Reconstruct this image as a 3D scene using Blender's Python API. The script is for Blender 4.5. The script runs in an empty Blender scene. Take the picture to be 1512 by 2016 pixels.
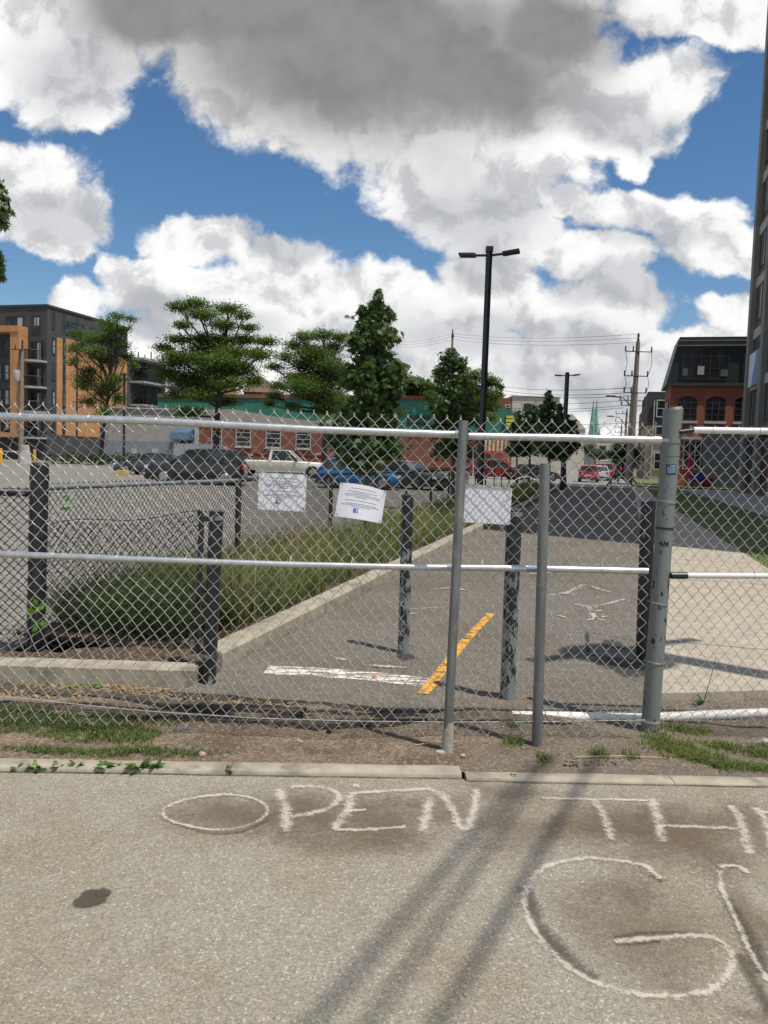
import bpy, bmesh, math, random
import numpy as np
from mathutils import Vector, Matrix
R = math.radians
rnd = random.Random(7)
nrg = np.random.default_rng(11)
scene = bpy.context.scene
C = scene.collection

# ------------------------------------------------------------------ camera
F = 1567.0                       # focal length in photograph pixels (1512 x 2016)
CAMH = 1.59
PITCH, ROLL = R(3.9), R(1.83)
cam_d = bpy.data.cameras.new("camera"); cam = bpy.data.objects.new("camera", cam_d); C.objects.link(cam)
cam_d.sensor_fit = 'VERTICAL'; cam_d.sensor_height = 36.0; cam_d.sensor_width = 27.0
cam_d.lens = F/2016*36.0; cam_d.clip_start = 0.05; cam_d.clip_end = 4000
cam.rotation_mode = 'QUATERNION'
_m = Matrix.Rotation(R(90)-PITCH, 3, 'X') @ Matrix.Rotation(ROLL, 3, 'Z')
cam.rotation_quaternion = _m.to_quaternion(); cam.location = (0, 0, CAMH)
scene.camera = cam

# ------------------------------------------------------------------ sun, sky, exposure
SUN_EL = R(67); SUN_AZ = (0.78, -0.62)
sd = bpy.data.lights.new("sun", 'SUN'); so = bpy.data.objects.new("sun", sd); C.objects.link(so)
sd.energy = 4.5; sd.angle = R(0.53); sd.color = (1.0, 0.94, 0.84)
sv = Vector((SUN_AZ[0]*math.cos(SUN_EL), SUN_AZ[1]*math.cos(SUN_EL), math.sin(SUN_EL))).normalized()
so.rotation_mode = 'QUATERNION'; so.rotation_quaternion = sv.to_track_quat('Z', 'Y'); so.location = (6, -6, 30)
scene.view_settings.view_transform = 'Standard'; scene.view_settings.look = 'None'
scene.view_settings.gamma = 1; scene.view_settings.use_curve_mapping = False
scene.view_settings.exposure = -0.05
scene.cycles.max_bounces = 6; scene.cycles.transparent_max_bounces = 24
scene.cycles.use_denoising = True

def ray(px, py):
    v = _m @ Vector(((px-756)/F, -(py-1008)/F, -1.0))
    return v
def G(px, py, z=0.0):            # ground point seen at a photograph pixel
    v = ray(px, py); k = (z-CAMH)/v.z
    return Vector((v.x*k, v.y*k, z))
def P(px, py, y):                # point at depth y
    v = ray(px, py); k = y/v.y
    return Vector((v.x*k, y, CAMH+v.z*k))
def rect2(px0, py0, px1, py1, y): return P(px0, py0, y), P(px1, py1, y)
class Plane:                     # vertical plane through p0 along direction d (unit, horizontal)
    def __init__(s, p0, d): s.p0 = Vector((p0[0], p0[1])); s.d = Vector((d[0], d[1])).normalized()
    def hit(s, px, py):
        v = ray(px, py); n = Vector((-s.d.y, s.d.x)); k = s.p0.dot(n)/(v.x*n.x+v.y*n.y)
        return (Vector((v.x*k, v.y*k))-s.p0).dot(s.d), CAMH+v.z*k
    def pt(s, k, z, off=0.0):    # off: distance towards the viewer's side
        n = Vector((-s.d.y, s.d.x))
        if s.p0.dot(n) > 0: n = -n
        q = s.p0+s.d*k+n*off
        return Vector((q.x, q.y, z))
vp = ray(1190, 915); D = Vector((vp.x, vp.y)).normalized(); N = Vector((D.y, -D.x))
O2 = G(500, 1290)
def ST(s, t, z=0.0):             # along the bicycle path / to its right
    return Vector((O2.x+D.x*s+N.x*t, O2.y+D.y*s+N.y*t, z))
def toST(p): v = Vector((p.x-O2.x, p.y-O2.y)); return v.dot(D), v.dot(N)
PANG = math.atan2(D.y, D.x)      # heading of the path

# ------------------------------------------------------------------ node helpers
def newmat(name):
    m = bpy.data.materials.new(name); m.use_nodes = True; nt = m.node_tree
    return m, nt, nt.nodes['Principled BSDF']
def nd(nt, typ, **kw):
    n = nt.nodes.new(typ)
    for k, v in kw.items():
        if k.startswith('i_'): n.inputs[int(k[2:])].default_value = v
        else: setattr(n, k, v)
    return n
def math_(nt, op, a, b=None, c=None, clamp=False):
    n = nt.nodes.new('ShaderNodeMath'); n.operation = op; n.use_clamp = clamp
    for i, v in enumerate((a, b, c)):
        if v is None: continue
        if isinstance(v, (int, float)): n.inputs[i].default_value = v
        else: nt.links.new(v, n.inputs[i])
    return n.outputs[0]
def vmath(nt, op, a, b=None):
    n = nt.nodes.new('ShaderNodeVectorMath'); n.operation = op
    for i, v in enumerate((a, b)):
        if v is None: continue
        if isinstance(v, (tuple, list)): n.inputs[i].default_value = v
        else: nt.links.new(v, n.inputs[i])
    return n
def mapr(nt, v, a, b, c=0.0, d=1.0, smooth=True):
    n = nt.nodes.new('ShaderNodeMapRange'); n.interpolation_type = 'SMOOTHSTEP' if smooth else 'LINEAR'
    nt.links.new(v, n.inputs[0])
    for i, x in zip((1, 2, 3, 4), (a, b, c, d)): n.inputs[i].default_value = x
    return n.outputs[0]
def mixc(nt, f, a, b, mode='MIX'):
    n = nt.nodes.new('ShaderNodeMix'); n.data_type = 'RGBA'; n.blend_type = mode
    if isinstance(f, (int, float)): n.inputs[0].default_value = f
    else: nt.links.new(f, n.inputs[0])
    for i, v in ((6, a), (7, b)):
        if isinstance(v, (tuple, list)): n.inputs[i].default_value = (*v[:3], 1)
        else: nt.links.new(v, n.inputs[i])
    return n.outputs[2]
def coordv(nt, kind='Object', scale=(1, 1, 1), rot=(0, 0, 0)):
    if kind == 'World': o = nt.nodes.new('ShaderNodeNewGeometry').outputs['Position']
    else: o = nt.nodes.new('ShaderNodeTexCoord').outputs[kind]
    mp = nt.nodes.new('ShaderNodeMapping'); nt.links.new(o, mp.inputs[0])
    mp.inputs['Scale'].default_value = scale; mp.inputs['Rotation'].default_value = rot
    return mp.outputs[0]
def noise(nt, vec, scale, detail=4, rough=0.55, out=0):
    n = nt.nodes.new('ShaderNodeTexNoise'); nt.links.new(vec, n.inputs['Vector'])
    n.inputs['Scale'].default_value = scale; n.inputs['Detail'].default_value = detail; n.inputs['Roughness'].default_value = rough
    return n.outputs[out]
def voro(nt, vec, scale, feature='F1', out='Distance'):
    n = nt.nodes.new('ShaderNodeTexVoronoi'); nt.links.new(vec, n.inputs['Vector']); n.inputs['Scale'].default_value = scale
    n.feature = feature
    return n.outputs[out]
def bump(nt, bsdf, h, strength=0.3, dist=0.01):
    b = nt.nodes.new('ShaderNodeBump'); nt.links.new(h, b.inputs['Height'])
    b.inputs['Strength'].default_value = strength; b.inputs['Distance'].default_value = dist
    nt.links.new(b.outputs[0], bsdf.inputs['Normal'])

MATS = {}
def mat(name, c1, c2=None, rough=0.75, metal=0.0, scale=6, lo=0.35, hi=0.65, bmp=0.0, bdist=0.01, kind='Object', stretch=(1, 1, 1), spec=0.5, detail=5, c3=None, s3=1.0):
    if name in MATS: return MATS[name]
    m, nt, b = newmat(name)
    v = coordv(nt, kind, stretch)
    n = noise(nt, v, scale, detail)
    if c2 is None: c2 = tuple(x*0.75 for x in c1)
    col = mixc(nt, mapr(nt, n, lo, hi), c1, c2)
    if c3 is not None: col = mixc(nt, mapr(nt, noise(nt, v, s3, 3), 0.5, 0.68), col, c3)
    nt.links.new(col, b.inputs['Base Color'])
    b.inputs['Roughness'].default_value = rough; b.inputs['Metallic'].default_value = metal
    b.inputs['Specular IOR Level'].default_value = spec
    if bmp: bump(nt, b, n, bmp, bdist)
    MATS[name] = m
    return m

# ------------------------------------------------------------------ sky with cumulus clouds
def build_world():
    w = bpy.data.worlds.new("World"); scene.world = w; w.use_nodes = True; nt = w.node_tree
    for n in list(nt.nodes): nt.nodes.remove(n)
    out = nt.nodes.new('ShaderNodeOutputWorld'); bg = nt.nodes.new('ShaderNodeBackground'); nt.links.new(bg.outputs[0], out.inputs[0])
    sky = nt.nodes.new('ShaderNodeTexSky'); sky.sky_type = 'NISHITA'; sky.sun_disc = False
    sky.sun_elevation = SUN_EL; sky.sun_rotation = math.atan2(SUN_AZ[0], SUN_AZ[1]); sky.air_density = 1.0; sky.dust_density = 0.3; sky.ozone_density = 2.2
    tc = nt.nodes.new('ShaderNodeTexCoord'); sp = nt.nodes.new('ShaderNodeSeparateXYZ'); nt.links.new(tc.outputs['Generated'], sp.inputs[0])
    ya = math_(nt, 'MAXIMUM', math_(nt, 'ABSOLUTE', sp.outputs[1]), 0.12)
    u = math_(nt, 'DIVIDE', sp.outputs[0], ya); v = math_(nt, 'DIVIDE', sp.outputs[2], ya)
    cb = nt.nodes.new('ShaderNodeCombineXYZ'); nt.links.new(u, cb.inputs[0]); nt.links.new(v, cb.inputs[1])
    # the side of the sky behind the camera gets other shapes
    nt.links.new(math_(nt, 'MULTIPLY', math_(nt, 'LESS_THAN', sp.outputs[1], 0.0), 3.0), cb.inputs[2])
    uv = cb.outputs[0]
    def c_(px, py):
        r = ray(px, py); return (r.x/r.y, r.z/r.y)
    wv = noise(nt, uv, 9, 5, 0.55, out=1)
    warp = vmath(nt, 'SCALE', vmath(nt, 'SUBTRACT', wv, (0.5, 0.5, 0.5)).outputs[0]); warp.inputs[3].default_value = 0.075
    uvw = vmath(nt, 'ADD', uv, warp.outputs[0]).outputs[0]
    def field(blobs, start=-3.0):
        acc = None
        for (px, py, rx, ry) in blobs:
            cu, cv = c_(px, py)
            d = vmath(nt, 'SUBTRACT', uvw, (cu, cv, 0)).outputs[0]
            s = vmath(nt, 'MULTIPLY', d, (F/rx, F/ry, 0)).outputs[0]
            ln = vmath(nt, 'LENGTH', s).outputs['Value']
            val = math_(nt, 'SUBTRACT', 1.0, ln)
            # metaball-like soft union
            acc = val if acc is None else math_(nt, 'SMOOTH_MAX', acc, val, 0.09)
        return acc
    cl = field([(690,-30,560,260),(560,120,240,150),(820,160,330,190),(1040,170,250,150),(640,235,170,80),(930,330,240,110),(900,400,190,90),(985,455,130,110),
                (960,545,120,60),(1200,190,200,100),(1320,160,120,90),(1230,265,120,50),(1245,310,55,45),(330,-10,240,100),(1400,25,210,55),
                (60,40,250,100),(120,110,170,90),(150,200,105,70),(40,350,150,85),(90,420,130,75),(120,480,70,35),(145,585,60,50),(225,520,42,34),
                (400,465,115,55),(330,570,130,70),(560,510,110,50),(560,580,230,80),(760,590,160,70),(950,610,260,70),(1180,600,170,70),(1180,500,140,50),
                (1290,420,190,50),(1400,490,130,62),(1110,395,52,35),(1000,730,520,100),(560,700,500,110),(1450,625,85,50),(170,700,300,90),(1290,690,220,50),(1400,740,200,50),(1150,850,500,70),(400,840,700,70)])
    hi_ = math_(nt, 'SUBTRACT', math_(nt, 'MULTIPLY', noise(nt, uv, 1.1, 3, 0.5), 2.4), 1.22)      # clouds higher up, out of the frame
    hi_ = math_(nt, 'SUBTRACT', hi_, mapr(nt, v, 0.62, 0.80, 3.0, 0.0))
    cl = math_(nt, 'MAXIMUM', cl, hi_)
    def bill(vec):        # billowing detail shared by outline and shading
        return math_(nt, 'ADD', math_(nt, 'MULTIPLY', math_(nt, 'SUBTRACT', noise(nt, vec, 8, 12, 0.58), 0.5), 1.5),
                     math_(nt, 'MULTIPLY', math_(nt, 'SUBTRACT', 0.45, voro(nt, vec, 17)), 0.22))
    nn = bill(uvw)
    off = vmath(nt, 'ADD', uvw, (0.010, 0.022, 0)).outputs[0]
    relief = math_(nt, 'SUBTRACT', nn, bill(off))
    n2 = noise(nt, uv, 42, 8, 0.68)
    dens = math_(nt, 'SUBTRACT', math_(nt, 'ADD', math_(nt, 'ADD', cl, nn), math_(nt, 'MULTIPLY', math_(nt, 'SUBTRACT', n2, 0.5), 0.35)), 0.02)
    mask = mapr(nt, dens, -0.10, 0.20)
    dk = field([(720,90,470,215),(930,150,280,130),(600,20,420,150),(1080,60,170,110),(300,20,200,80)])
    dk2 = field([(930,420,150,110),(150,130,130,90),(110,430,110,50),(600,480,110,40),(1000,660,260,60),(430,650,130,45),(330,620,120,50),(1230,560,170,50),(1180,760,200,60),(700,690,150,60),(1300,470,120,35),(960,520,110,60),(1250,240,130,50)])
    soft_n = noise(nt, uv, 4.0, 6, 0.5); mid_n = noise(nt, uvw, 7.0, 7, 0.55)
    g1 = math_(nt, 'MULTIPLY', mapr(nt, math_(nt, 'ADD', dk, math_(nt, 'MULTIPLY', math_(nt, 'SUBTRACT', soft_n, 0.5), 0.6)), -0.25, 0.6), 0.95)
    g2 = math_(nt, 'MULTIPLY', mapr(nt, math_(nt, 'ADD', dk2, math_(nt, 'MULTIPLY', math_(nt, 'SUBTRACT', mid_n, 0.5), 1.8)), -0.35, 0.6), 0.55)
    sh = mapr(nt, math_(nt, 'SUBTRACT', math_(nt, 'MULTIPLY', math_(nt, 'SUBTRACT', mid_n, 0.5), 1.1), math_(nt, 'MULTIPLY', relief, 2.4)), -0.12, 0.34)
    base = mixc(nt, math_(nt, 'MULTIPLY', sh, 0.62), (1.0, 1.0, 0.99), (0.52, 0.53, 0.57))
    base = mixc(nt, g2, base, (0.38, 0.40, 0.45))
    base = mixc(nt, g1, base, (0.262, 0.255, 0.256))
    lit = math_(nt, 'ADD', 1.0, math_(nt, 'MULTIPLY', relief, 0.35))
    cs = vmath(nt, 'SCALE', base); nt.links.new(lit, cs.inputs[3])
    c10 = vmath(nt, 'SCALE', cs.outputs[0]); c10.inputs[3].default_value = 10.0
    hs = nt.nodes.new('ShaderNodeHueSaturation'); nt.links.new(sky.outputs[0], hs.inputs['Color']); hs.inputs['Saturation'].default_value = 1.22; hs.inputs['Value'].default_value = 1.08
    fin = mixc(nt, mask, hs.outputs[0], c10.outputs[0])
    nt.links.new(fin, bg.inputs[0]); bg.inputs[1].default_value = 0.1
    w.cycles.sampling_method = 'MANUAL'; w.cycles.sample_map_resolution = 512
build_world()

# ------------------------------------------------------------------ mesh helpers
ORIG = {}
class MB:
    def __init__(s): s.v = []; s.f = []; s.uv = []
    def add(s, vs, fs, uv=None):
        b = len(s.v); s.v += [Vector(x) for x in vs]; s.f += [tuple(b+i for i in f) for f in fs]
        if uv is not None: s.uv += uv
        return s
    def box(s, c, size, rz=0.0):
        hx, hy, hz = size[0]/2, size[1]/2, size[2]/2; ca, sa = math.cos(rz), math.sin(rz)
        vs = []
        for dz in (-hz, hz):
            for dx, dy in ((-hx, -hy), (hx, -hy), (hx, hy), (-hx, hy)):
                vs.append((c[0]+dx*ca-dy*sa, c[1]+dx*sa+dy*ca, c[2]+dz))
        return s.add(vs, [(3, 2, 1, 0), (4, 5, 6, 7), (0, 1, 5, 4), (1, 2, 6, 5), (2, 3, 7, 6), (3, 0, 4, 7)])
    def prism(s, pts, z0, z1):      # polygon (ccw) extruded
        n = len(pts); vs = [(p[0], p[1], z0) for p in pts]+[(p[0], p[1], z1) for p in pts]
        return s.add(vs, [tuple(reversed(range(n))), tuple(range(n, 2*n))]+[(i, (i+1) % n, n+(i+1) % n, n+i) for i in range(n)])
    def hexa(s, a, b):              # two quads joined
        vs = list(a)+list(b)
        return s.add(vs, [(3, 2, 1, 0), (4, 5, 6, 7), (0, 1, 5, 4), (1, 2, 6, 5), (2, 3, 7, 6), (3, 0, 4, 7)])
    def slab(s, pl, k0, z0, k1, z1, off0, off1):  # box on a facade plane, between two offsets
        a = [pl.pt(k0, z0, off0), pl.pt(k1, z0, off0), pl.pt(k1, z1, off0), pl.pt(k0, z1, off0)]
        b = [pl.pt(k0, z0, off1), pl.pt(k1, z0, off1), pl.pt(k1, z1, off1), pl.pt(k0, z1, off1)]
        return s.hexa(a, b)
    def tube(s, pts, r, n=8, caps=True):
        pts = [Vector(p) for p in pts]; m = len(pts)
        rs = r if isinstance(r, (list, tuple)) else [r]*m
        rings = []; prev = None
        for i in range(m):
            t = (pts[min(i+1, m-1)]-pts[max(i-1, 0)]).normalized()
            if prev is None:
                a = Vector((0, 1, 0)) if abs(t.y) < 0.9 else Vector((1, 0, 0))
                u = t.cross(a).normalized()
            else:
                u = (prev-t*prev.dot(t))
                u = u.normalized() if u.length > 1e-6 else t.orthogonal().normalized()
            prev = u; w = t.cross(u)
            rings.append([pts[i]+(u*math.cos(2*math.pi*j/n)+w*math.sin(2*math.pi*j/n))*rs[i] for j in range(n)])
        vs = [p for rg in rings for p in rg]; fs = []
        for i in range(m-1):
            for j in range(n): fs.append((i*n+j, i*n+(j+1) % n, (i+1)*n+(j+1) % n, (i+1)*n+j))
        if caps: fs += [tuple(reversed(range(n))), tuple(range((m-1)*n, m*n))]
        return s.add(vs, fs)
    def lathe(s, prof, c, n=16, axis='Z'):  # prof [(r,z)]
        vs = []; fs = []; m = len(prof)
        for (r, z) in prof:
            for j in range(n):
                a = 2*math.pi*j/n
                if axis == 'Z': vs.append((c[0]+r*math.cos(a), c[1]+r*math.sin(a), c[2]+z))
                elif axis == 'Y': vs.append((c[0]+r*math.cos(a), c[1]+z, c[2]+r*math.sin(a)))
                else: vs.append((c[0]+z, c[1]+r*math.cos(a), c[2]+r*math.sin(a)))
        for i in range(m-1):
            for j in range(n): fs.append((i*n+j, i*n+(j+1) % n, (i+1)*n+(j+1) % n, (i+1)*n+j))
        fs += [tuple(reversed(range(n))), tuple(range((m-1)*n, m*n))]
        return s.add(vs, fs)
    def build(s, name, m, parent=None, origin=None, smooth=35, bevel=0.0, seg=2):
        if parent is not None:
            root = parent
            while root.name not in ORIG: root = root.parent
            loc, rz = ORIG[root.name]
            inv = (Matrix.Translation(loc) @ Matrix.Rotation(rz, 4, 'Z')).inverted(); vs = [inv @ v for v in s.v]; o0 = Vector((0, 0, 0))
        else:
            if origin is None:
                a = np.array([tuple(v) for v in s.v]); origin = Vector(((a[:, 0].min()+a[:, 0].max())/2, (a[:, 1].min()+a[:, 1].max())/2, a[:, 2].min()))
            o0 = Vector(origin); vs = [v-o0 for v in s.v]
        me = bpy.data.meshes.new(name); me.from_pydata([tuple(v) for v in vs], [], s.f)
        if s.uv:
            ul = me.uv_layers.new(name='uv')
            for p in me.polygons:
                for li in p.loop_indices: ul.data[li].uv = s.uv[me.loops[li].vertex_index]
        if m is not None: me.materials.append(m)
        if smooth: me.shade_smooth(); me.set_sharp_from_angle(angle=R(smooth))
        ob = bpy.data.objects.new(name, me); C.objects.link(ob)
        if parent is not None: ob.parent = parent
        else: ob.location = o0
        if bevel:
            b = ob.modifiers.new('bevel', 'BEVEL'); b.width = bevel; b.segments = seg; b.limit_method = 'ANGLE'
        return ob
def np_obj(name, verts, faces, m, parent=None, smooth=False):   # fast: equal-size faces, verts in parent-local space (or world)
    me = bpy.data.meshes.new(name); nv, nf, k = len(verts), len(faces), faces.shape[1]
    me.vertices.add(nv); me.vertices.foreach_set('co', verts.astype(np.float32).ravel())
    me.loops.add(nf*k); me.loops.foreach_set('vertex_index', faces.astype(np.int32).ravel())
    me.polygons.add(nf); me.polygons.foreach_set('loop_start', np.arange(0, nf*k, k, dtype=np.int32))
    me.polygons.foreach_set('loop_total', np.full(nf, k, dtype=np.int32))
    me.update(calc_edges=True); me.validate()
    if m is not None: me.materials.append(m)
    if smooth: me.shade_smooth()
    ob = bpy.data.objects.new(name, me); C.objects.link(ob)
    if parent is not None: ob.parent = parent
    return ob
def thing(name, label, cat, loc=(0, 0, 0), rz=0.0, group=None):
    o = bpy.data.objects.new(name, None); C.objects.link(o); o.location = loc; o.rotation_euler = (0, 0, rz)
    o.empty_display_size = 0.2
    o['label'] = label; o['category'] = cat; ORIG[o.name] = (Vector(loc), rz)
    if group: o['group'] = group
    return o
def tag(o, label, cat, group=None, kind=None):
    o['label'] = label; o['category'] = cat
    if group: o['group'] = group
    if kind: o['kind'] = kind
    return o
def struct(o): o['kind'] = 'structure'; return o
def sub(child, parent):            # make child a sub-part (meshes already in the thing's space)
    child.parent = parent; return child
def copy_tree(o, parent=None):
    c = o.copy(); C.objects.link(c); c.parent = parent
    for ch in list(o.children): copy_tree(ch, c)
    return c

# ------------------------------------------------------------------ ground materials
def agg_mat(name, dark, light, tint, sc=110, big=1.2, bst=0.5, stain=(0.8, 0.72, 0.62), lo=0.15, hi=0.8):
    m, nt, b = newmat(name); v = coordv(nt, 'World')
    cell = voro(nt, v, sc, out='Color'); cs = nt.nodes.new('ShaderNodeSeparateColor'); nt.links.new(cell, cs.inputs[0])
    c = mixc(nt, mapr(nt, cs.outputs[0], lo, hi, smooth=False), dark, light)
    c = mixc(nt, math_(nt, 'MULTIPLY', cs.outputs[1], 0.5), c, tint)
    fine = noise(nt, v, sc*2.3, 3, 0.7)
    c = mixc(nt, mapr(nt, fine, 0.3, 0.7, 0.0, 0.45), c, tuple(x*0.5 for x in dark))
    bright = math_(nt, 'GREATER_THAN', cs.outputs[2], 0.965)
    c = mixc(nt, math_(nt, 'MULTIPLY', bright, 0.5), c, (0.62, 0.59, 0.54))
    large = noise(nt, v, big, 6, 0.6)
    c = mixc(nt, mapr(nt, large, 0.42, 0.66, 0, 0.7), c, stain, 'MULTIPLY')
    mid = noise(nt, v, big*9, 4, 0.6)
    c = mixc(nt, mapr(nt, mid, 0.35, 0.7, 0, 0.3), c, (0.7, 0.7, 0.7), 'MULTIPLY')
    nt.links.new(c, b.inputs['Base Color']); b.inputs['Roughness'].default_value = 0.9; b.inputs['Specular IOR Level'].default_value = 0.25
    h = math_(nt, 'ADD', voro(nt, v, sc, out='Distance'), math_(nt, 'MULTIPLY', fine, 0.6))
    bump(nt, b, h, bst, 0.006)
    return m
M_fore = agg_mat('old_asphalt', (0.235, 0.214, 0.174), (0.425, 0.392, 0.32), (0.345, 0.312, 0.248), 150, 1.2, 0.35, (0.86, 0.80, 0.70))
M_path = agg_mat('path_asphalt', (0.128, 0.116, 0.098), (0.245, 0.222, 0.187), (0.195, 0.172, 0.142), 130, 0.8, 0.5)
M_lot = agg_mat('lot_asphalt', (0.20, 0.186, 0.162), (0.30, 0.28, 0.248), (0.25, 0.236, 0.208), 60, 0.15, 0.2, (0.85, 0.85, 0.86))
M_road = agg_mat('road_asphalt', (0.22, 0.21, 0.2), (0.34, 0.33, 0.31), (0.28, 0.27, 0.25), 40, 0.1, 0.1, (0.9, 0.9, 0.9))
M_conc = mat('concrete', (0.44, 0.385, 0.30), (0.36, 0.315, 0.25), 0.85, scale=5, bmp=0.25, bdist=0.004, kind='World', c3=(0.30, 0.26, 0.21), s3=14, detail=8)
M_kerb = mat('kerb_concrete', (0.40, 0.36, 0.28), (0.30, 0.27, 0.21), 0.9, scale=9, bmp=0.5, bdist=0.006, kind='World', detail=9, c3=(0.22, 0.19, 0.15), s3=5)
M_side = mat('pavement_concrete', (0.36, 0.34, 0.31), (0.29, 0.28, 0.26), 0.85, scale=1.5, bmp=0.1, kind='World')
def dirt_mat():
    m, nt, b = newmat('dirt'); v = coordv(nt, 'World')
    n = noise(nt, v, 3.0, 8, 0.65); n2 = noise(nt, v, 45, 6, 0.7)
    c = mixc(nt, mapr(nt, n, 0.35, 0.62), (0.155, 0.115, 0.078), (0.31, 0.235, 0.16))
    c = mixc(nt, mapr(nt, n2, 0.35, 0.7), c, (0.10, 0.076, 0.054))
    cell = voro(nt, v, 70, out='Color'); cs = nt.nodes.new('ShaderNodeSeparateColor'); nt.links.new(cell, cs.inputs[0])
    st = math_(nt, 'GREATER_THAN', cs.outputs[0], 0.86)
    c = mixc(nt, math_(nt, 'MULTIPLY', st, 0.75), c, (0.27, 0.245, 0.21))
    # gravelly toward the right
    sx = nt.nodes.new('ShaderNodeSeparateXYZ'); nt.links.new(v, sx.inputs[0])
    gr = mapr(nt, math_(nt, 'ADD', sx.outputs[0], math_(nt, 'MULTIPLY', n, 0.8)), 0.6, 1.2)
    c = mixc(nt, math_(nt, 'MULTIPLY', gr, math_(nt, 'GREATER_THAN', cs.outputs[1], 0.5)), c, (0.17, 0.15, 0.125))
    nt.links.new(c, b.inputs['Base Color']); b.inputs['Roughness'].default_value = 0.95; b.inputs['Specular IOR Level'].default_value = 0.15
    bump(nt, b, math_(nt, 'ADD', n2, math_(nt, 'MULTIPLY', voro(nt, v, 70), 0.7)), 0.9, 0.012)
    return m
M_dirt = dirt_mat()
M_mulch = mat('mulch', (0.11, 0.07, 0.045), (0.05, 0.033, 0.024), 0.95, scale=60, bmp=1.0, bdist=0.02, kind='World', detail=6, c3=(0.21, 0.15, 0.10), s3=25)
M_turf = mat('turf', (0.075, 0.115, 0.022), (0.125, 0.13, 0.04), 0.95, scale=2.5, bmp=0.9, bdist=0.03, kind='World', detail=9, c3=(0.25, 0.18, 0.09), s3=1.3)
M_gnd = mat('ground_soil', (0.16, 0.14, 0.11), (0.12, 0.12, 0.07), 0.95, scale=0.2, kind='World')

def sheet(name, pts, z, m, thick=0.0):
    b = MB()
    if thick: b.prism([(p[0], p[1]) for p in pts], z-thick, z)
    else: b.add([(p[0], p[1], z) for p in pts], [tuple(range(len(pts)))])
    return struct(b.build(name, m, smooth=0))

# ------------------------------------------------------------------ the ground
g = MB().add([(-1500, -60, -0.09), (1500, -60, -0.09), (1500, 2500, -0.09), (-1500, 2500, -0.09)], [(0, 1, 2, 3)]).build('ground', M_gnd, smooth=0); struct(g)
# near kerb line (far edge of the foreground asphalt)
kA, kB = G(-200, 1516), G(910, 1533); kC, kD = G(918, 1538), G(1512, 1550)
kd = (kB-kA).normalized(); kd2 = (kD-kC).normalized(); kn = Vector((-kd.y, kd.x, 0)); kn2 = Vector((-kd2.y, kd2.x, 0))
fa = [(-30, -20), (30, -20), tuple((kD+kd2*25)[:2]), tuple(kC[:2]), tuple(kB[:2]), tuple((kA-kd*25)[:2])]
sheet('foreground_path', fa, 0.0, M_fore, 0.08)
def kerb_run(name, a, b, d, n, w, h, joints):
    L = (b-a).length; cuts = [0]+joints+[L]; mb = MB()
    for i in range(len(cuts)-1):
        s0, s1 = cuts[i]+0.002, cuts[i+1]-0.002; k = max(2, int((s1-s0)/0.12)); rows = []
        for j in range(k+1):
            q = a+d*(s0+(s1-s0)*j/k); e = lambda A: rnd.uniform(-A, A)
            rows.append([q+n*e(.003)+Vector((0, 0, -.05)), q+n*(0.004+e(.003))+Vector((0, 0, h-0.008+e(.002))), q+n*(0.012)+Vector((0, 0, h+e(.0015))), q+n*(w-0.012)+Vector((0, 0, h+e(.0015))), q+n*(w+e(.004))+Vector((0, 0, h-0.01)), q+n*(w+e(.004))+Vector((0, 0, -.05))])
        vs = [p for r in rows for p in r]; fs = []
        for j in range(k):
            for c in range(5): fs.append((j*6+c, (j+1)*6+c, (j+1)*6+c+1, j*6+c+1))
        fs += [tuple(reversed(range(6))), tuple(range(k*6, k*6+6))]
        fs = [tuple(reversed(f)) for f in fs]
        mb.add(vs, fs)
    return struct(mb.build(name, M_kerb, smooth=50))
kerb_run('near_kerb', kA-kd*3, kB, kd, kn, 0.125, 0.022, [3.2, 4.6])
kerb_run('near_kerb', kC, kD+kd2*4, kd2, kn2, 0.105, 0.014, [1.05, 2.4])
# dirt strip: undulating sheet between the kerb and the path
def dz(x, y):
    return 0.012*math.sin(2.1*x+1.3*y)+0.010*math.sin(5.3*x-3.1*y+1)+0.005*math.sin(13*x+9*y)+0.02*math.exp(-((x-0.95)/0.35)**2)
def dirt_strip():
    x0, x1, nx, ny = -4.2, 4.6, 220, 34; vs = []; fs = []
    for j in range(ny+1):
        for i in range(nx+1):
            x = x0+(x1-x0)*i/nx
            ya = 3.93+(x+1.0)*0.02 if x < 0.3 else 3.93+0.026+(x-0.3)*0.02
            # start exactly at the kerb's far edge
            if x < kB.x: ya = (kA+kd*((x-kA.x)/kd.x)).y+0.118
            else: ya = (kC+kd2*((x-kC.x)/kd2.x)).y+0.098
            yb = 5.75; y = ya+(yb-ya)*j/ny; e = min(1, j/4)
            z = 0.006+e*(dz(x, y)+rnd.uniform(-.004, .004))
            if y > 5.2: z -= 0.04*(y-5.2)
            vs.append((x, y, z))
    for j in range(ny):
        for i in range(nx): a = j*(nx+1)+i; fs.append((a, a+1, a+nx+2, a+nx+1))
    ob = np_obj('dirt_verge', np.array(vs), np.array(fs), M_dirt, smooth=True); return struct(ob)
dirt_strip()
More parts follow.
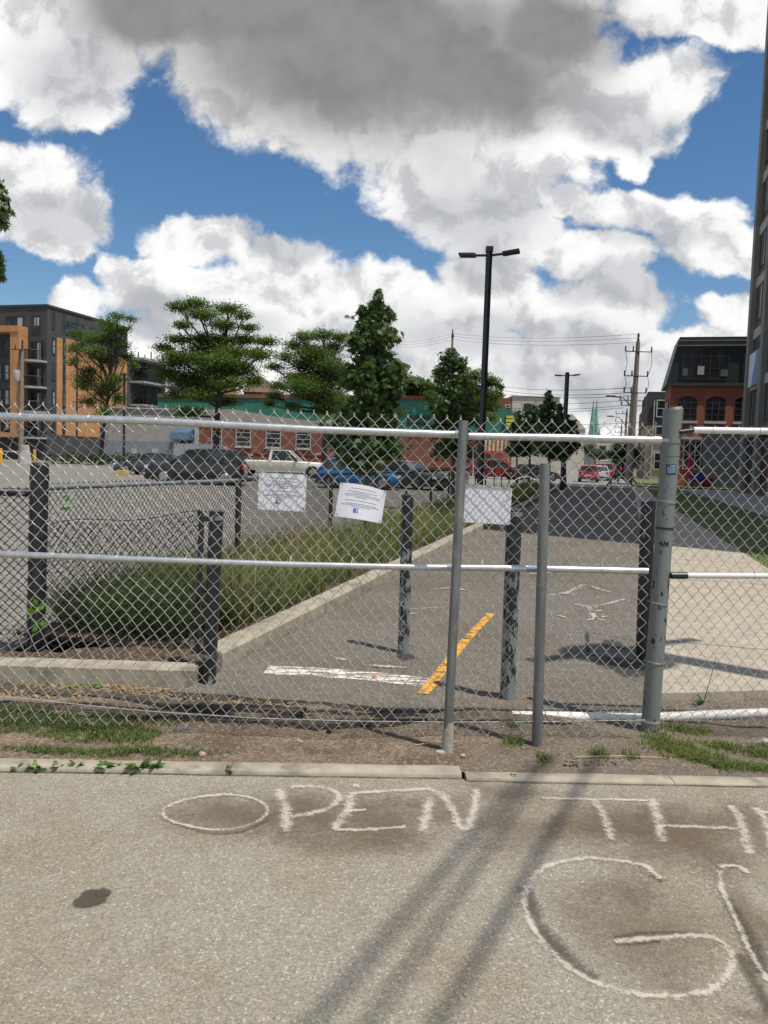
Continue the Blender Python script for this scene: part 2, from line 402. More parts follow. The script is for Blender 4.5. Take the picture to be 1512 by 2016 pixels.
# bicycle path: near edge ragged, drops to the dirt
edge_px = [(330, 1362), (420, 1366), (520, 1374), (640, 1383), (740, 1392), (860, 1398), (960, 1400), (1060, 1402), (1160, 1404), (1250, 1405), (1300, 1404)]
pe = [G(x, y, 0.03) for x, y in edge_px]; pe2 = []
for i in range(len(pe)-1):
    for k in range(7):
        q = pe[i].lerp(pe[i+1], k/7); pe2.append(Vector((q.x+rnd.uniform(-.01, .01), q.y+rnd.uniform(-.018, .018), 0.03)))
pe2.append(pe[-1])
cR = [G(1303, 1404), G(1293, 1250), G(1262, 1040), G(1249, 970), G(1238, 958)]
pl = [tuple(p[:2]) for p in pe2]+[tuple(p[:2]) for p in cR]+[tuple(ST(50, 0.02)[:2]), tuple(ST(-0.3, 0.02)[:2]), tuple(ST(-1.05, 0.02)[:2])]
# keep it simple: path polygon in z = 0.03
sheet('bicycle_path', pl, 0.030, M_path, 0.05)
# concrete slab at the right
cs_ = [tuple(G(1301, 1378)[:2]), tuple((G(1512, 1370)+Vector((3, 0.1, 0)))[:2]), tuple(ST(-0.6, 5.15)[:2]), tuple(ST(52, 5.15)[:2]), tuple(cR[4][:2]), tuple(cR[3][:2]), tuple(cR[2][:2]), tuple(cR[1][:2])]
cs_ = [tuple(G(1301, 1378)[:2]), tuple(G(1400, 1376)[:2]), tuple(G(1600, 1368)[:2]), tuple(ST(1.5, 5.15)[:2]), tuple(ST(52, 5.15)[:2]), tuple(cR[4][:2]), tuple(cR[3][:2]), tuple(cR[2][:2]), tuple(cR[1][:2])]
sheet('concrete_pavement', cs_, 0.048, M_conc, 0.10)
jm = mat('joint_dark', (0.13, 0.11, 0.085), rough=0.95)
jb = MB()
for px, py in ((1310, 1262), (1310, 1138), (1312, 1100)):
    a = G(px, py, 0.05); s_, t_ = toST(a)
    jb.add([ST(s_, t_-0.25, 0.0505), ST(s_, 5.1, 0.0505), ST(s_+0.014, 5.1, 0.0505), ST(s_+0.014, t_-0.25, 0.0505)], [(0, 1, 2, 3)])
struct(jb.build('pavement_joints', jm, smooth=0))
sheet('grass_verge', [tuple(ST(-2.5, 5.16)[:2]), tuple(ST(-2.5, 7.9)[:2]), tuple(ST(49, 7.9)[:2]), tuple(ST(49, 5.16)[:2])], 0.044, M_turf, 0.1)
sheet('side_pavement', [tuple(ST(-6, 7.91)[:2]), tuple(ST(-6, 40)[:2]), tuple(ST(53, 40)[:2]), tuple(ST(53, 7.91)[:2])], 0.046, M_side, 0.1)
# far street and cross pavement
sheet('far_crossing', [tuple(ST(50.0, -1.5)[:2]), tuple(ST(53.1, 7.9)[:2]), tuple(ST(53.1, 30)[:2]), tuple(ST(56.5, 30)[:2]), tuple(ST(54.5, -1.5)[:2])], 0.052, M_conc, 0.1)
sheet('street', [tuple(ST(54, -1.5)[:2]), tuple(ST(55, 4.6)[:2]), tuple(ST(600, 4.6)[:2]), tuple(ST(600, -8)[:2]), tuple(ST(54, -8)[:2])], 0.034, M_road, 0.1)
sheet('far_lawn', [tuple(ST(57, 5.2)[:2]), tuple(ST(57.6, 24)[:2]), tuple(ST(80, 24)[:2]), tuple(ST(95, 6.0)[:2])], 0.10, M_turf, 0.2)
# parking lot at the left
sheet('parking_lot', [tuple(ST(-3.2, -1.72)[:2]), tuple(ST(54, -1.72)[:2]), tuple(ST(140, -1.72)[:2]), (-160, 150), (-160, 4.9), (-3.1, 4.9), (-2.95, 5.6)], 0.02, M_lot, 0.08)
# lot markings
lm = mat('faded_white_paint', (0.42, 0.41, 0.39), (0.33, 0.32, 0.30), 0.9, scale=18, kind='World')
b = MB()
for s_ in (9, 12, 26, 29, 32, 35, 38, 41):
    a0, a1 = (-9.5, -4.5)
    b.add([ST(s_, a0, 0.025), ST(s_, a1, 0.025), ST(s_+0.1, a1, 0.025), ST(s_+0.1, a0, 0.025)], [(0, 1, 2, 3)])
struct(b.build('lot_markings', lm, smooth=0))
# planting bed soil
bedL = G(40, 1292); bedR = G(400, 1300)
bedpts = [tuple(G(-60, 1290)[:2]), tuple(G(385, 1306)[:2]), tuple(ST(0, -0.22)[:2]), tuple(ST(50, -0.22)[:2]), tuple(ST(50, -1.75)[:2]), tuple(ST(0.5, -1.75)[:2])]
def bed():
    vs = []; fs = []; n = 260; m = 14
    for i in range(n+1):
        s_ = -0.55+50*(i/n)**2
        for j in range(m+1):
            t = -0.21-(1.58)*j/m
            # near end follows the front wall
            p = ST(s_, t, 0.10+0.03*math.sin(3*s_+2*t)+rnd.uniform(-.015, .015)); vs.append(tuple(p))
    for i in range(n):
        for j in range(m): a = i*(m+1)+j; fs.append((a, a+1, a+m+2, a+m+1))
    struct(np_obj('planting_soil', np.array(vs), np.array(fs)[:, ::-1], M_mulch))
bed()
# front part of the bed, left of the corner
wf0, wf1 = G(-60, 1303, 0.15), G(385, 1316, 0.15)     # near-top edge of the front wall
wd = (wf1-wf0).normalized(); wn = Vector((-wd.y, wd.x, 0))
fb = [tuple((wf0+wn*0.16)[:2]), tuple((wf1+wn*0.16)[:2]), tuple(ST(-0.4, -0.22)[:2]), tuple(ST(0.6, -1.78)[:2]), tuple((wf0+wn*0.55)[:2])]
b = MB(); n_ = 40; m_ = 10; vs = []; fs = []
for i in range(n_+1):
    for j in range(m_+1):
        q = wf0.lerp(wf1, i/n_)+wn*(0.14+0.85*j/m_*(0.25+0.75*i/n_)); vs.append((q.x, q.y, 0.115+rnd.uniform(-.02, .02)))
for i in range(n_):
    for j in range(m_): a = i*(m_+1)+j; fs.append((a, a+m_+1, a+m_+2, a+1))
struct(np_obj('planting_soil', np.array(vs), np.array(fs), M_mulch))

# concrete edging of the bed: low front wall and long kerb
def curbrow(mb, a, b, n, w, h, step=0.2, jit=0.004):
    L = (b-a).length; d = (b-a).normalized(); k = max(2, int(L/step)); rows = []
    for j in range(k+1):
        q = a+d*(L*j/k); e = lambda A: rnd.uniform(-A, A)
        z = Vector((0, 0, 1))
        rows.append([q-z*0.05, q+z*(h-0.02)+n*e(jit), q+n*0.02+z*(h+e(jit/2)), q+n*(w-0.02)+z*(h+e(jit/2)), q+n*w+z*(h-0.02), q+n*w-z*0.05])
    vs = [p for r in rows for p in r]; fs = []
    for j in range(k):
        for c in range(5): fs.append((j*6+c, j*6+c+1, (j+1)*6+c+1, (j+1)*6+c))
    fs += [tuple(range(6)), tuple(reversed(range(k*6, k*6+6)))]
    mb.add(vs, fs)
z0 = Vector((0, 0, 0))
a_ = Vector((wf0.x, wf0.y, 0)); b_ = Vector((wf1.x, wf1.y, 0))
cw = thing('planter_front_wall', 'low concrete edging wall in front of the dark mulch at the lower left', 'wall', (a_+b_)/2)
mb = MB(); curbrow(mb, a_-wd*2, b_, wn, 0.17, 0.150, 0.1, 0.006); mb.build('wall_block', M_kerb, cw, smooth=18)
cc = thing('long_planter_kerb', 'long pale concrete kerb running away between the tall grass and the bicycle path', 'kerb', ST(0, -0.1))
mb = MB()
for i in range(12):
    s0 = -0.55+i*4.2; curbrow(mb, ST(s0, -0.0, 0), ST(s0+4.19, 0.0, 0), -N.to_3d(), 0.21, 0.155, 0.16, 0.005)
mb.build('kerb_stone', M_kerb, cc, smooth=18)
# dark rotten edging + broken asphalt lip between dirt and path
M_rot = mat('dark_debris', (0.045, 0.036, 0.03), (0.13, 0.105, 0.08), 0.95, scale=30, bmp=1.0, bdist=0.02, stretch=(0.35, 4, 4), detail=8)
def ridge(name, pxs, w, h, zb=0.01):
    pts = [G(x, y) for x, y in pxs]; mb = MB(); rows = []; L = len(pts)
    for i in range(L-1):
        d = (pts[i+1]-pts[i]).normalized(); n = Vector((-d.y, d.x, 0)); k = max(3, int((pts[i+1]-pts[i]).length/0.05))
        for j in range(k+(i == L-2)):
            q = pts[i].lerp(pts[i+1], j/k); hh = h*rnd.uniform(0.55, 1.1); ww = w*rnd.uniform(0.8, 1.2)
            rows.append([q-n*ww*.5+Vector((0, 0, -0.03)), q-n*ww*.42+Vector((0, 0, zb+hh*.6)), q-n*ww*.1+Vector((0, 0, zb+hh)), q+n*ww*.25+Vector((0, 0, zb+hh*.85)), q+n*ww*.5+Vector((0, 0, zb+hh*.3)), q+n*ww*.55+Vector((0, 0, -.03))])
    vs = [p for r in rows for p in r]; fs = []
    for j in range(len(rows)-1):
        for c in range(5): fs.append((j*6+c, (j+1)*6+c, (j+1)*6+c+1, j*6+c+1))
    mb.add(vs, fs); return mb.build(name, M_rot, smooth=30)
tag(ridge('rotten_timber', [(-60, 1352), (120, 1371), (260, 1379), (330, 1390), (600, 1406)], 0.10, 0.035), 'dark rotten landscape timber lying in the leaf litter below the concrete edging', 'timber')
tag(ridge('rotten_timber', [(-60, 1385), (200, 1409), (420, 1419), (620, 1429), (840, 1425)], 0.085, 0.03), 'dark splintered timber just behind the bottom of the new mesh', 'timber')

# ------------------------------------------------------------------ metals and paints
M_galv = mat('galvanised', (0.68, 0.69, 0.70), (0.56, 0.57, 0.58), 0.33, 0.85, scale=30, bmp=0.03, stretch=(1, 1, 1))
M_wire = mat('galvanised_wire', (0.66, 0.635, 0.58), (0.44, 0.43, 0.40), 0.36, 0.45, scale=60)
def post_mat(name, c1, c2, streak, metal, rough):
    m, nt, b = newmat(name); v = coordv(nt, 'Object', (14, 14, 1.2)); n = noise(nt, v, 2.0, 6, 0.6)
    v2 = coordv(nt, 'Object'); n2 = noise(nt, v2, 9, 6, 0.65)
    c = mixc(nt, mapr(nt, n, 0.35, 0.65), c1, c2); c = mixc(nt, mapr(nt, n2, 0.55, 0.72, 0, 0.8), c, streak)
    nt.links.new(c, b.inputs['Base Color']); b.inputs['Metallic'].default_value = metal; b.inputs['Roughness'].default_value = rough
    bump(nt, b, n2, 0.12, 0.003); return m
M_post = post_mat('weathered_galvanised', (0.25, 0.26, 0.255), (0.16, 0.168, 0.165), (0.31, 0.31, 0.29), 0.5, 0.42)
def flake_mat(name, paint, under, lo, hi, sc=1.0, rough=0.5, stretch=(1, 1, 0.55), zl=None):
    m, nt, b = newmat(name); v = coordv(nt, 'Object', stretch)
    n = noise(nt, v, 9*sc, 9, 0.68); n2 = noise(nt, v, 34*sc, 5, 0.6); n3 = noise(nt, v, 2.2*sc, 3, 0.5)
    f = math_(nt, 'ADD', math_(nt, 'MULTIPLY', n, 0.62), math_(nt, 'MULTIPLY', n3, 0.42)); f = math_(nt, 'ADD', f, math_(nt, 'MULTIPLY', n2, 0.12))
    if zl:      # more of the paint gone below the height zl[0]
        sx = nt.nodes.new('ShaderNodeSeparateXYZ'); nt.links.new(coordv(nt, 'Object'), sx.inputs[0])
        f = math_(nt, 'ADD', f, mapr(nt, sx.outputs[2], zl[0], zl[1], zl[2], 0.0))
    k = mapr(nt, f, lo, hi)
    pv = mixc(nt, n2, paint, tuple(x*1.35 for x in paint))
    c = mixc(nt, k, pv, mixc(nt, n2, under, tuple(x*0.7 for x in under)))
    nt.links.new(c, b.inputs['Base Color']); b.inputs['Roughness'].default_value = rough
    bump(nt, b, k, -0.4, 0.002); return m
M_flakeG = flake_mat('flaking_grey_paint', (0.15, 0.165, 0.158), (0.012, 0.012, 0.014), 0.665, 0.68, 3.4, 0.45)
M_flakeB = flake_mat('flaking_black_paint', (0.016, 0.017, 0.021), (0.22, 0.24, 0.25), 0.66, 0.675, 1.6, 0.35)
M_flakeM = flake_mat('half_flaked_paint', (0.016, 0.017, 0.021), (0.25, 0.27, 0.28), 0.66, 0.675, 2.4, 0.42, (1, 1, 0.4), (0.75, 0.95, 0.11))
M_blk = mat('black_paint', (0.014, 0.015, 0.018), (0.03, 0.03, 0.034), 0.4, scale=20)
M_blkw = mat('black_wire', (0.010, 0.010, 0.011), (0.018, 0.018, 0.02), 0.7, scale=20)
M_white = mat('white_plastic', (0.80, 0.78, 0.73), (0.70, 0.67, 0.6), 0.5, scale=20)
M_paper = mat('paper', (0.80, 0.80, 0.86), (0.77, 0.77, 0.84), 0.7, scale=8)
M_ink = mat('ink', (0.16, 0.16, 0.2), (0.3, 0.3, 0.34), 0.8)
M_blue = mat('print_blue', (0.06, 0.16, 0.5), (0.05, 0.14, 0.42), 0.6)

# ------------------------------------------------------------------ chain link
def sweep_zig(paths, r, n=5):
    """paths: list of (k,3) arrays, all the same length; returns verts, quads of thin tubes"""
    Pn = np.array(paths); W, K, _ = Pn.shape
    T = np.empty_like(Pn); T[:, 1:-1] = Pn[:, 2:]-Pn[:, :-2]; T[:, 0] = Pn[:, 1]-Pn[:, 0]; T[:, -1] = Pn[:, -1]-Pn[:, -2]
    T /= np.linalg.norm(T, axis=2, keepdims=True)
    B = np.broadcast_to(AX, T.shape); U = np.cross(T, B); U /= np.linalg.norm(U, axis=2, keepdims=True); V = np.cross(T, U)
    a = np.arange(n)*2*np.pi/n
    ring = Pn[:, :, None, :]+r*(U[:, :, None, :]*np.cos(a)[None, None, :, None]+V[:, :, None, :]*np.sin(a)[None, None, :, None])
    verts = ring.reshape(-1, 3)
    w, k, j = np.meshgrid(np.arange(W), np.arange(K-1), np.arange(n), indexing='ij')
    i0 = (w*K+k)*n+j; i1 = (w*K+k)*n+(j+1) % n; i2 = i1+n; i3 = i0+n
    return verts, np.stack([i0, i1, i2, i3], -1).reshape(-1, 4)
AX = np.array([0.0, 1.0, 0.0])
def chainlink(name, parent, P0, d, width, z0, z1, pw, ph, r, m, warp=None, n=5, twist=True, dep=0.0042, ztop=None):
    """P0 start (x,y), d unit dir; wires zigzag between columns i*pw and (i+1)*pw"""
    global AX
    d = np.array([d[0], d[1], 0.0]); nv = np.array([-d[1], d[0], 0.0]); AX = nv
    pw = pw/2; W = int(width/pw); H = int(round((z1-z0)/ph)); paths = []
    loc, rz = ORIG[parent.name]
    for i in range(W):
        pts = []; x0 = i*pw
        for j in range(H*2+1):
            left = (j % 2 == i % 2); z = z0+j*ph/2
            # bend: passes round the neighbour
            xb = x0-0.0015 if left else x0+pw+0.0015; s = 1 if left else -1
            e_ = dep*(1 if left else -1)*0.75
            if n > 3: pts.append((xb+s*0.0035, -e_, z-ph*0.055)); pts.append((xb, 0, z)); pts.append((xb+s*0.0035, e_, z+ph*0.055))
            else: pts.append((xb, 0, z))
        pts = np.array(pts)
        if twist:   # top twist: two ends wound together and splayed
            sg = 1 if i % 2 == 0 else -1; xe = pts[-2, 0]; tz = pts[-2, 2]
            pts = np.vstack([pts[:-1], [[xe-sg*0.004, 0.003*sg, tz+0.005], [xe+sg*0.003, -0.003*sg, tz+0.010+0.006*rnd.random()]]])
        paths.append(pts)
    A = np.array(paths)
    if ztop is not None:
        f = (A[..., 2]-z0)/(z1-z0); A[..., 2] = z0+f*(np.vectorize(ztop)(A[..., 0])-z0)
    if warp is not None:
        dk, dy, dzz = warp(A[..., 0], A[..., 2]); A[..., 0] += dk; A[..., 1] += dy; A[..., 2] += dzz
    Wd = np.array([P0[0], P0[1], 0.0])+A[..., 0:1]*d+A[..., 1:2]*nv+A[..., 2:3]*np.array([0, 0, 1.0])
    Wd = Wd-np.array([loc.x, loc.y, loc.z])
    if abs(rz) > 1e-6:
        c, s = math.cos(-rz), math.sin(-rz); X = Wd[..., 0]*c-Wd[..., 1]*s; Y = Wd[..., 0]*s+Wd[..., 1]*c; Wd[..., 0] = X; Wd[..., 1] = Y
        AX = np.array([nv[0]*c-nv[1]*s, nv[0]*s+nv[1]*c, 0])
    v, f = sweep_zig(list(Wd), r, n)
    return np_obj(name, v, f, m, parent, smooth=True)

# the new fence panel and its two steel posts
x_of = lambda px, y: P(px, 900, y).x
def ypan(x): return 4.43+0.045*(x-0.4)
Pa = Vector((-2.75, ypan(-2.75))); Pb = Vector((1.53, ypan(1.53))); pd = (Pb-Pa).normalized()
FP = Plane(Pa, pd)
fence = thing('chain_link_panel', 'new shiny galvanised chain-link fence closing the path, with two plain steel posts in front', 'fence', (0.2, 4.35, 0))
def warpL(x, z):
    # loose, bellied mesh toward the left; tight at the right
    l = np.clip((2.9-x)/2.2, 0, 1)
    dk = 0.13*l*np.sin(np.pi*np.clip((1.78-z)/1.68, 0, 1))+0.012*l*np.sin(9*z+2*x)+0.014*l*np.sin(15*z-2*x)+0.003*np.sin(11*x+5*z)
    dy = 0.02*l*np.sin(3*z+2*x)+0.015*np.sin(1.7*x+0.6)*(z-1.0)
    sag = -0.035*np.exp(-((x-3.0)/0.9)**2)*np.clip((1.0-z), 0, 1)+0.03*np.clip((0.9-x)/0.9, 0, 1)*np.clip(1-z, 0, 1)
    return dk, dy, sag+0.004*np.sin(9*x)
k0, zt = FP.hit(600, 811); k1, zb = FP.hit(600, 1432)
chainlink('wire_mesh', fence, tuple(Pa), tuple(pd), (Pb-Pa).length-0.01, zb, zt+0.003, 0.0735, 0.0800, 0.00182, M_wire, warpL, n=6)
def rail(name, parent, pxl, pl_, r, off, m, n=14, sag=0.0):
    pts = []; 
    for i in range(len(pxl)-1):
        for j in range(6+(i == len(pxl)-2)):
            t = j/6; px = pxl[i][0]+(pxl[i+1][0]-pxl[i][0])*t; py = pxl[i][1]+(pxl[i+1][1]-pxl[i][1])*t
            k, z = pl_.hit(px, py); pts.append(pl_.pt(k, z, off))
    return MB().tube(pts, r, n).build(name, m, parent, smooth=40), pts
rt, rtp = rail('rail', fence, [(-60, 818), (300, 829), (620, 846), (905, 856)], FP, 0.0205, 0.026, M_galv)
rt2, _ = rail('rail', fence, [(921, 859), (1110, 862), (1297, 867)], FP, 0.0205, 0.026, M_galv)
rl, rlp = rail('rail', fence, [(-60, 1087), (300, 1101), (560, 1110), (795, 1115)], FP, 0.0175, 0.024, M_galv)
rl2, _ = rail('rail', fence, [(790, 1115.2), (1050, 1118), (1272, 1123)], FP, 0.0185, 0.024, M_galv)
# end cup of the top rail and blue printed labels
k, z = FP.hit(1292, 867); MB().tube([FP.pt(k-0.03, z, 0.026), FP.pt(k+0.012, z, 0.026)], 0.0235, 14).build('rail_end_cup', M_galv, fence)
M_lab = mat('grey_blue_label', (0.16, 0.2, 0.27), (0.3, 0.34, 0.42), 0.5, scale=90, stretch=(1, 1, 3))
for px, py, w in ((893, 855, 14), (878, 1115.5, 22), (1035, 1117.8, 24)):
    k, z = FP.hit(px, py); k2, _ = FP.hit(px+w, py); r = 0.0212 if py < 900 else 0.0192
    MB().tube([FP.pt(k, z, 0.026 if py < 900 else 0.024), FP.pt(k2, z, 0.026 if py < 900 else 0.024)], r, 14).build('printed_label', M_lab, fence)
# rail ties
def tie(parent, pl_, px, py, r, off, m=M_wire, tail=True):
    k, z = pl_.hit(px, py); pts = []
    for i in range(11):
        a = 2*math.pi*i/10; pts.append(pl_.pt(k+0.006*math.sin(a*0.5), z+(r+0.002)*math.sin(a), off+(r+0.002)*math.cos(a)))
    if tail: pts.append(pl_.pt(k+0.012, z+r+0.03, off-0.01)); 
    MB().tube(pts, 0.0016, 5).build('wire_tie', m, parent)
for px, py in ((45, 821), (178, 825), (310, 829.5), (440, 836), (560, 843), (695, 849), (820, 853), (951, 859.5), (1155, 863), (1245, 865)): tie(fence, FP, px, py, 0.0205, 0.026, tail=False)
for px, py in ((108, 1093), (233, 1098), (366, 1103), (570, 1110.5), (690, 1113), (945, 1116.5), (1180, 1120)): tie(fence, FP, px, py, 0.0185, 0.024)
# tension wire at the bottom
tw = [FP.pt(*FP.hit(x, y), 0.006) for x, y in ((-40, 1368), (60, 1375), (170, 1388), (300, 1400), (500, 1413), (700, 1419), (880, 1421), (1080, 1420), (1270, 1417))]
MB().tube(tw, 0.0022, 6).build('tension_wire', M_wire, fence)
def steel_post(px_t, py_t, px_b, py_b, zb_, r, y):
    b0 = G(px_b, py_b, zb_); t0 = P(px_t, py_t, b0.y+0.0)
    m = MB(); prof = [b0-Vector((0, 0, 0.12)), b0+Vector((0, 0, 0.0)), t0]
    m.tube(prof, r, 20, caps=True); ob = m.build('post', M_post, fence, smooth=40)
    # open top: dark bore
    ax = (t0-b0).normalized()
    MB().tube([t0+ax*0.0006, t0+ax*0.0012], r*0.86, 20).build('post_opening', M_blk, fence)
    return b0, t0
p1b, p1t = steel_post(913, 828, 880, 1482, 0.0, 0.0255, 4.33)
p2b, p2t = steel_post(1073, 913, 1057, 1466, 0.028, 0.0285, 4.42)
# concrete splash at the foot of the first post
M_cem = mat('cement', (0.42, 0.39, 0.33), (0.33, 0.30, 0.25), 0.95, scale=40, bmp=0.6, kind='World')
MB().tube([p1b-Vector((0, 0, .05)), p1b+Vector((0.002, 0, .08)), p1b+Vector((0.0055, 0, .17))], [0.034, 0.0305, 0.0258], 18).build('cement_collar', M_cem, fence)

# old painted gate post with the fence to its right
bigb = G(1278, 1462, 0.0); bigb.y = 4.66; bigb.x = P(1278, 1462, 4.66).x; bigb.z = 0.0
bigt = P(1325, 806, 4.66)
old = thing('old_gate_fence', 'older chain-link fence at the right held by a thick flaking grey painted post', 'fence', (bigb.x, bigb.y, 0))
mb = MB(); ax = (bigt-bigb); m_ = []
mb.tube([bigb-Vector((0, 0, .1)), bigb, bigb+ax*0.35, bigb+ax*0.64], [0.053, 0.0525, 0.0515, 0.0495], 28)
mb.tube([bigb+ax*0.64, bigb+ax*0.86, bigb+ax*0.935, bigt], [0.0495, 0.0535, 0.0535, 0.0575], 28); post_o = mb.build('post', M_flakeG, old, smooth=40)
# torn sheet cap at the top
cp = bigt; MB().tube([cp-ax*0.004, cp+Vector((-0.004, 0, 0.010))], [0.059, 0.050], 22).build('torn_cap', M_flakeG, old, smooth=30)
def ring_band(t, r, h, m, nm, dx=0.0):
    q = bigb+ax*t; MB().tube([q-ax.normalized()*h/2, q+ax.normalized()*h/2], r, 28).build(nm, m, old, smooth=40)
ring_band(0.905, 0.0565, 0.028, M_flakeG, 'hinge_band'); ring_band(0.865, 0.0555, 0.02, M_flakeG, 'hinge_band')
ring_band(0.64, 0.0522, 0.012, M_flakeB, 'hinge_band')
for py in (987, 1187, 1303):    # thin tie wires round the post
    q = P(1310, py, 4.66); tt = (q.z-bigb.z)/(bigt.z-bigb.z); c = bigb+ax*tt; pts = []
    for i in range(15):
        a = math.pi+2*math.pi*i/14*0.5+0.0; pts.append((c.x+0.056*math.cos(a), c.y+0.056*math.sin(a), c.z+0.006*math.cos(a)*-1))
    pts.append((c.x+0.09, c.y+0.045, c.z-0.004)); pts.insert(0, (c.x-0.075, c.y-0.02, c.z+0.012))
    MB().tube(pts, 0.0017, 5).build('tie_wire', M_wire, old)
ring_band(0.04, 0.0545, 0.012, M_wire, 'tie_wire')
# rail end fitting from the new fence to the post
k, z = FP.hit(1296, 867); q = FP.pt(k+0.01, z, 0.026)
MB().tube([q, q+Vector((0.05, 0.05, 0))], 0.011, 10).build('clamp_bolt', M_galv, old)
# sticker
def quad_on_post(px0, py0, px1, py1, r, name, m, parent):
    n = 8; vs = []; fs = []
    for j, py in enumerate((py0, py1)):
        for i in range(n+1):
            px = px0+(px1-px0)*i/n; q = P(px, py, 4.61); tt = (q.z-bigb.z)/(bigt.z-bigb.z); c = bigb+ax*tt
            xx = max(-0.999, min(0.999, (q.x-c.x)/r)); vs.append((c.x+r*xx, c.y-r*math.sqrt(1-xx*xx), q.z))
    for i in range(n): fs.append((i, i+1, n+2+i, n+1+i))
    return MB().add(vs, [tuple(reversed(f)) for f in fs]).build(name, m, parent, smooth=0)
stk = thing('small_sticker', 'small black and blue square sticker on the flaking grey post', 'sticker', (bigb.x, bigb.y-0.055, 1.4))
quad_on_post(1312, 914, 1331, 934, 0.0545, 'backing', M_blk, stk)
quad_on_post(1319.5, 915.2, 1329.6, 918.8, 0.0551, 'print', mat('sticker_pale', (0.25, 0.36, 0.5), (0.12, 0.25, 0.42), 0.4, scale=400), stk)
quad_on_post(1313.5, 919.4, 1329.6, 931.4, 0.0551, 'print', mat('sticker_blue', (0.05, 0.16, 0.28), (0.16, 0.30, 0.42), 0.4, scale=300), stk)
quad_on_post(1313, 915.2, 1318.6, 918.8, 0.0551, 'print', mat('sticker_red', (0.18, 0.05, 0.04), (0.08, 0.03, 0.03), 0.4, scale=300), stk)
for y_, x0_, x1_ in ((921.2, 1314.5, 1328.8), (925.0, 1315.2, 1328.5), (929.2, 1315, 1328.5)):   # rows of unreadable print
    x_ = x0_
    while x_ < x1_-1.5:
        w_ = rnd.uniform(0.9, 2.2); quad_on_post(x_, y_, min(x_+w_, x1_), y_+rnd.uniform(0.8, 1.8), 0.0556, 'print', MATS['sticker_pale'], stk); x_ += w_+0.7
# right-hand mesh and rails
OP = Plane((bigb.x, 4.64), (1, 0.0))
kk, zt2 = OP.hit(1400, 833); _, zb2 = OP.hit(1400, 1424)
def warpR(x, z): return 0.004*np.sin(5*z+2*x), 0.01*np.sin(2*x+z), 0.004*np.sin(6*x)
chainlink('wire_mesh', old, (OP.p0.x+0.065, 4.64), (1, 0), 1.7, zb2, zt2, 0.0705, 0.083, 0.00182, M_wire, warpR, n=6)
M_railold = flake_mat('worn_painted_rail', (0.62, 0.61, 0.58), (0.02, 0.02, 0.02), 0.67, 0.69, 1.6, 0.35, (0.5, 1, 1))
rail('rail', old, [(1362, 847), (1512, 849), (1680, 852)], OP, 0.0185, 0.024, M_railold)
rail('rail', old, [(1330, 1132), (1512, 1133), (1680, 1134)], OP, 0.0165, 0.022, M_railold)
rail('rail_end', old, [(1336, 851), (1366, 847)], OP, 0.014, 0.02, M_flakeB); rail('rail_end', old, [(1318, 1132), (1350, 1132)], OP, 0.020, 0.022, M_flakeB)
tie(old, OP, 1398, 848, 0.0185, 0.024, tail=False); tie(old, OP, 1490, 849, 0.0185, 0.024, tail=False); tie(old, OP, 1480, 1133, 0.0165, 0.022, tail=False)
twr = [OP.pt(*OP.hit(x, y), 0.006) for x, y in ((1300, 1411), (1400, 1409), (1512, 1404), (1650, 1402))]
# white pipe lying behind the fence
pp = [G(x, y)+Vector((0, 0.05, 0.012)) for x, y in ((1010, 1418), (1120, 1420), (1270, 1423), (1400, 1417), (1560, 1410), (1700, 1408))]
tag(MB().tube(pp, 0.031, 14).build('white_pipe', M_white, smooth=60), 'long white plastic pipe lying on the ground behind the fence at the right', 'pipe')

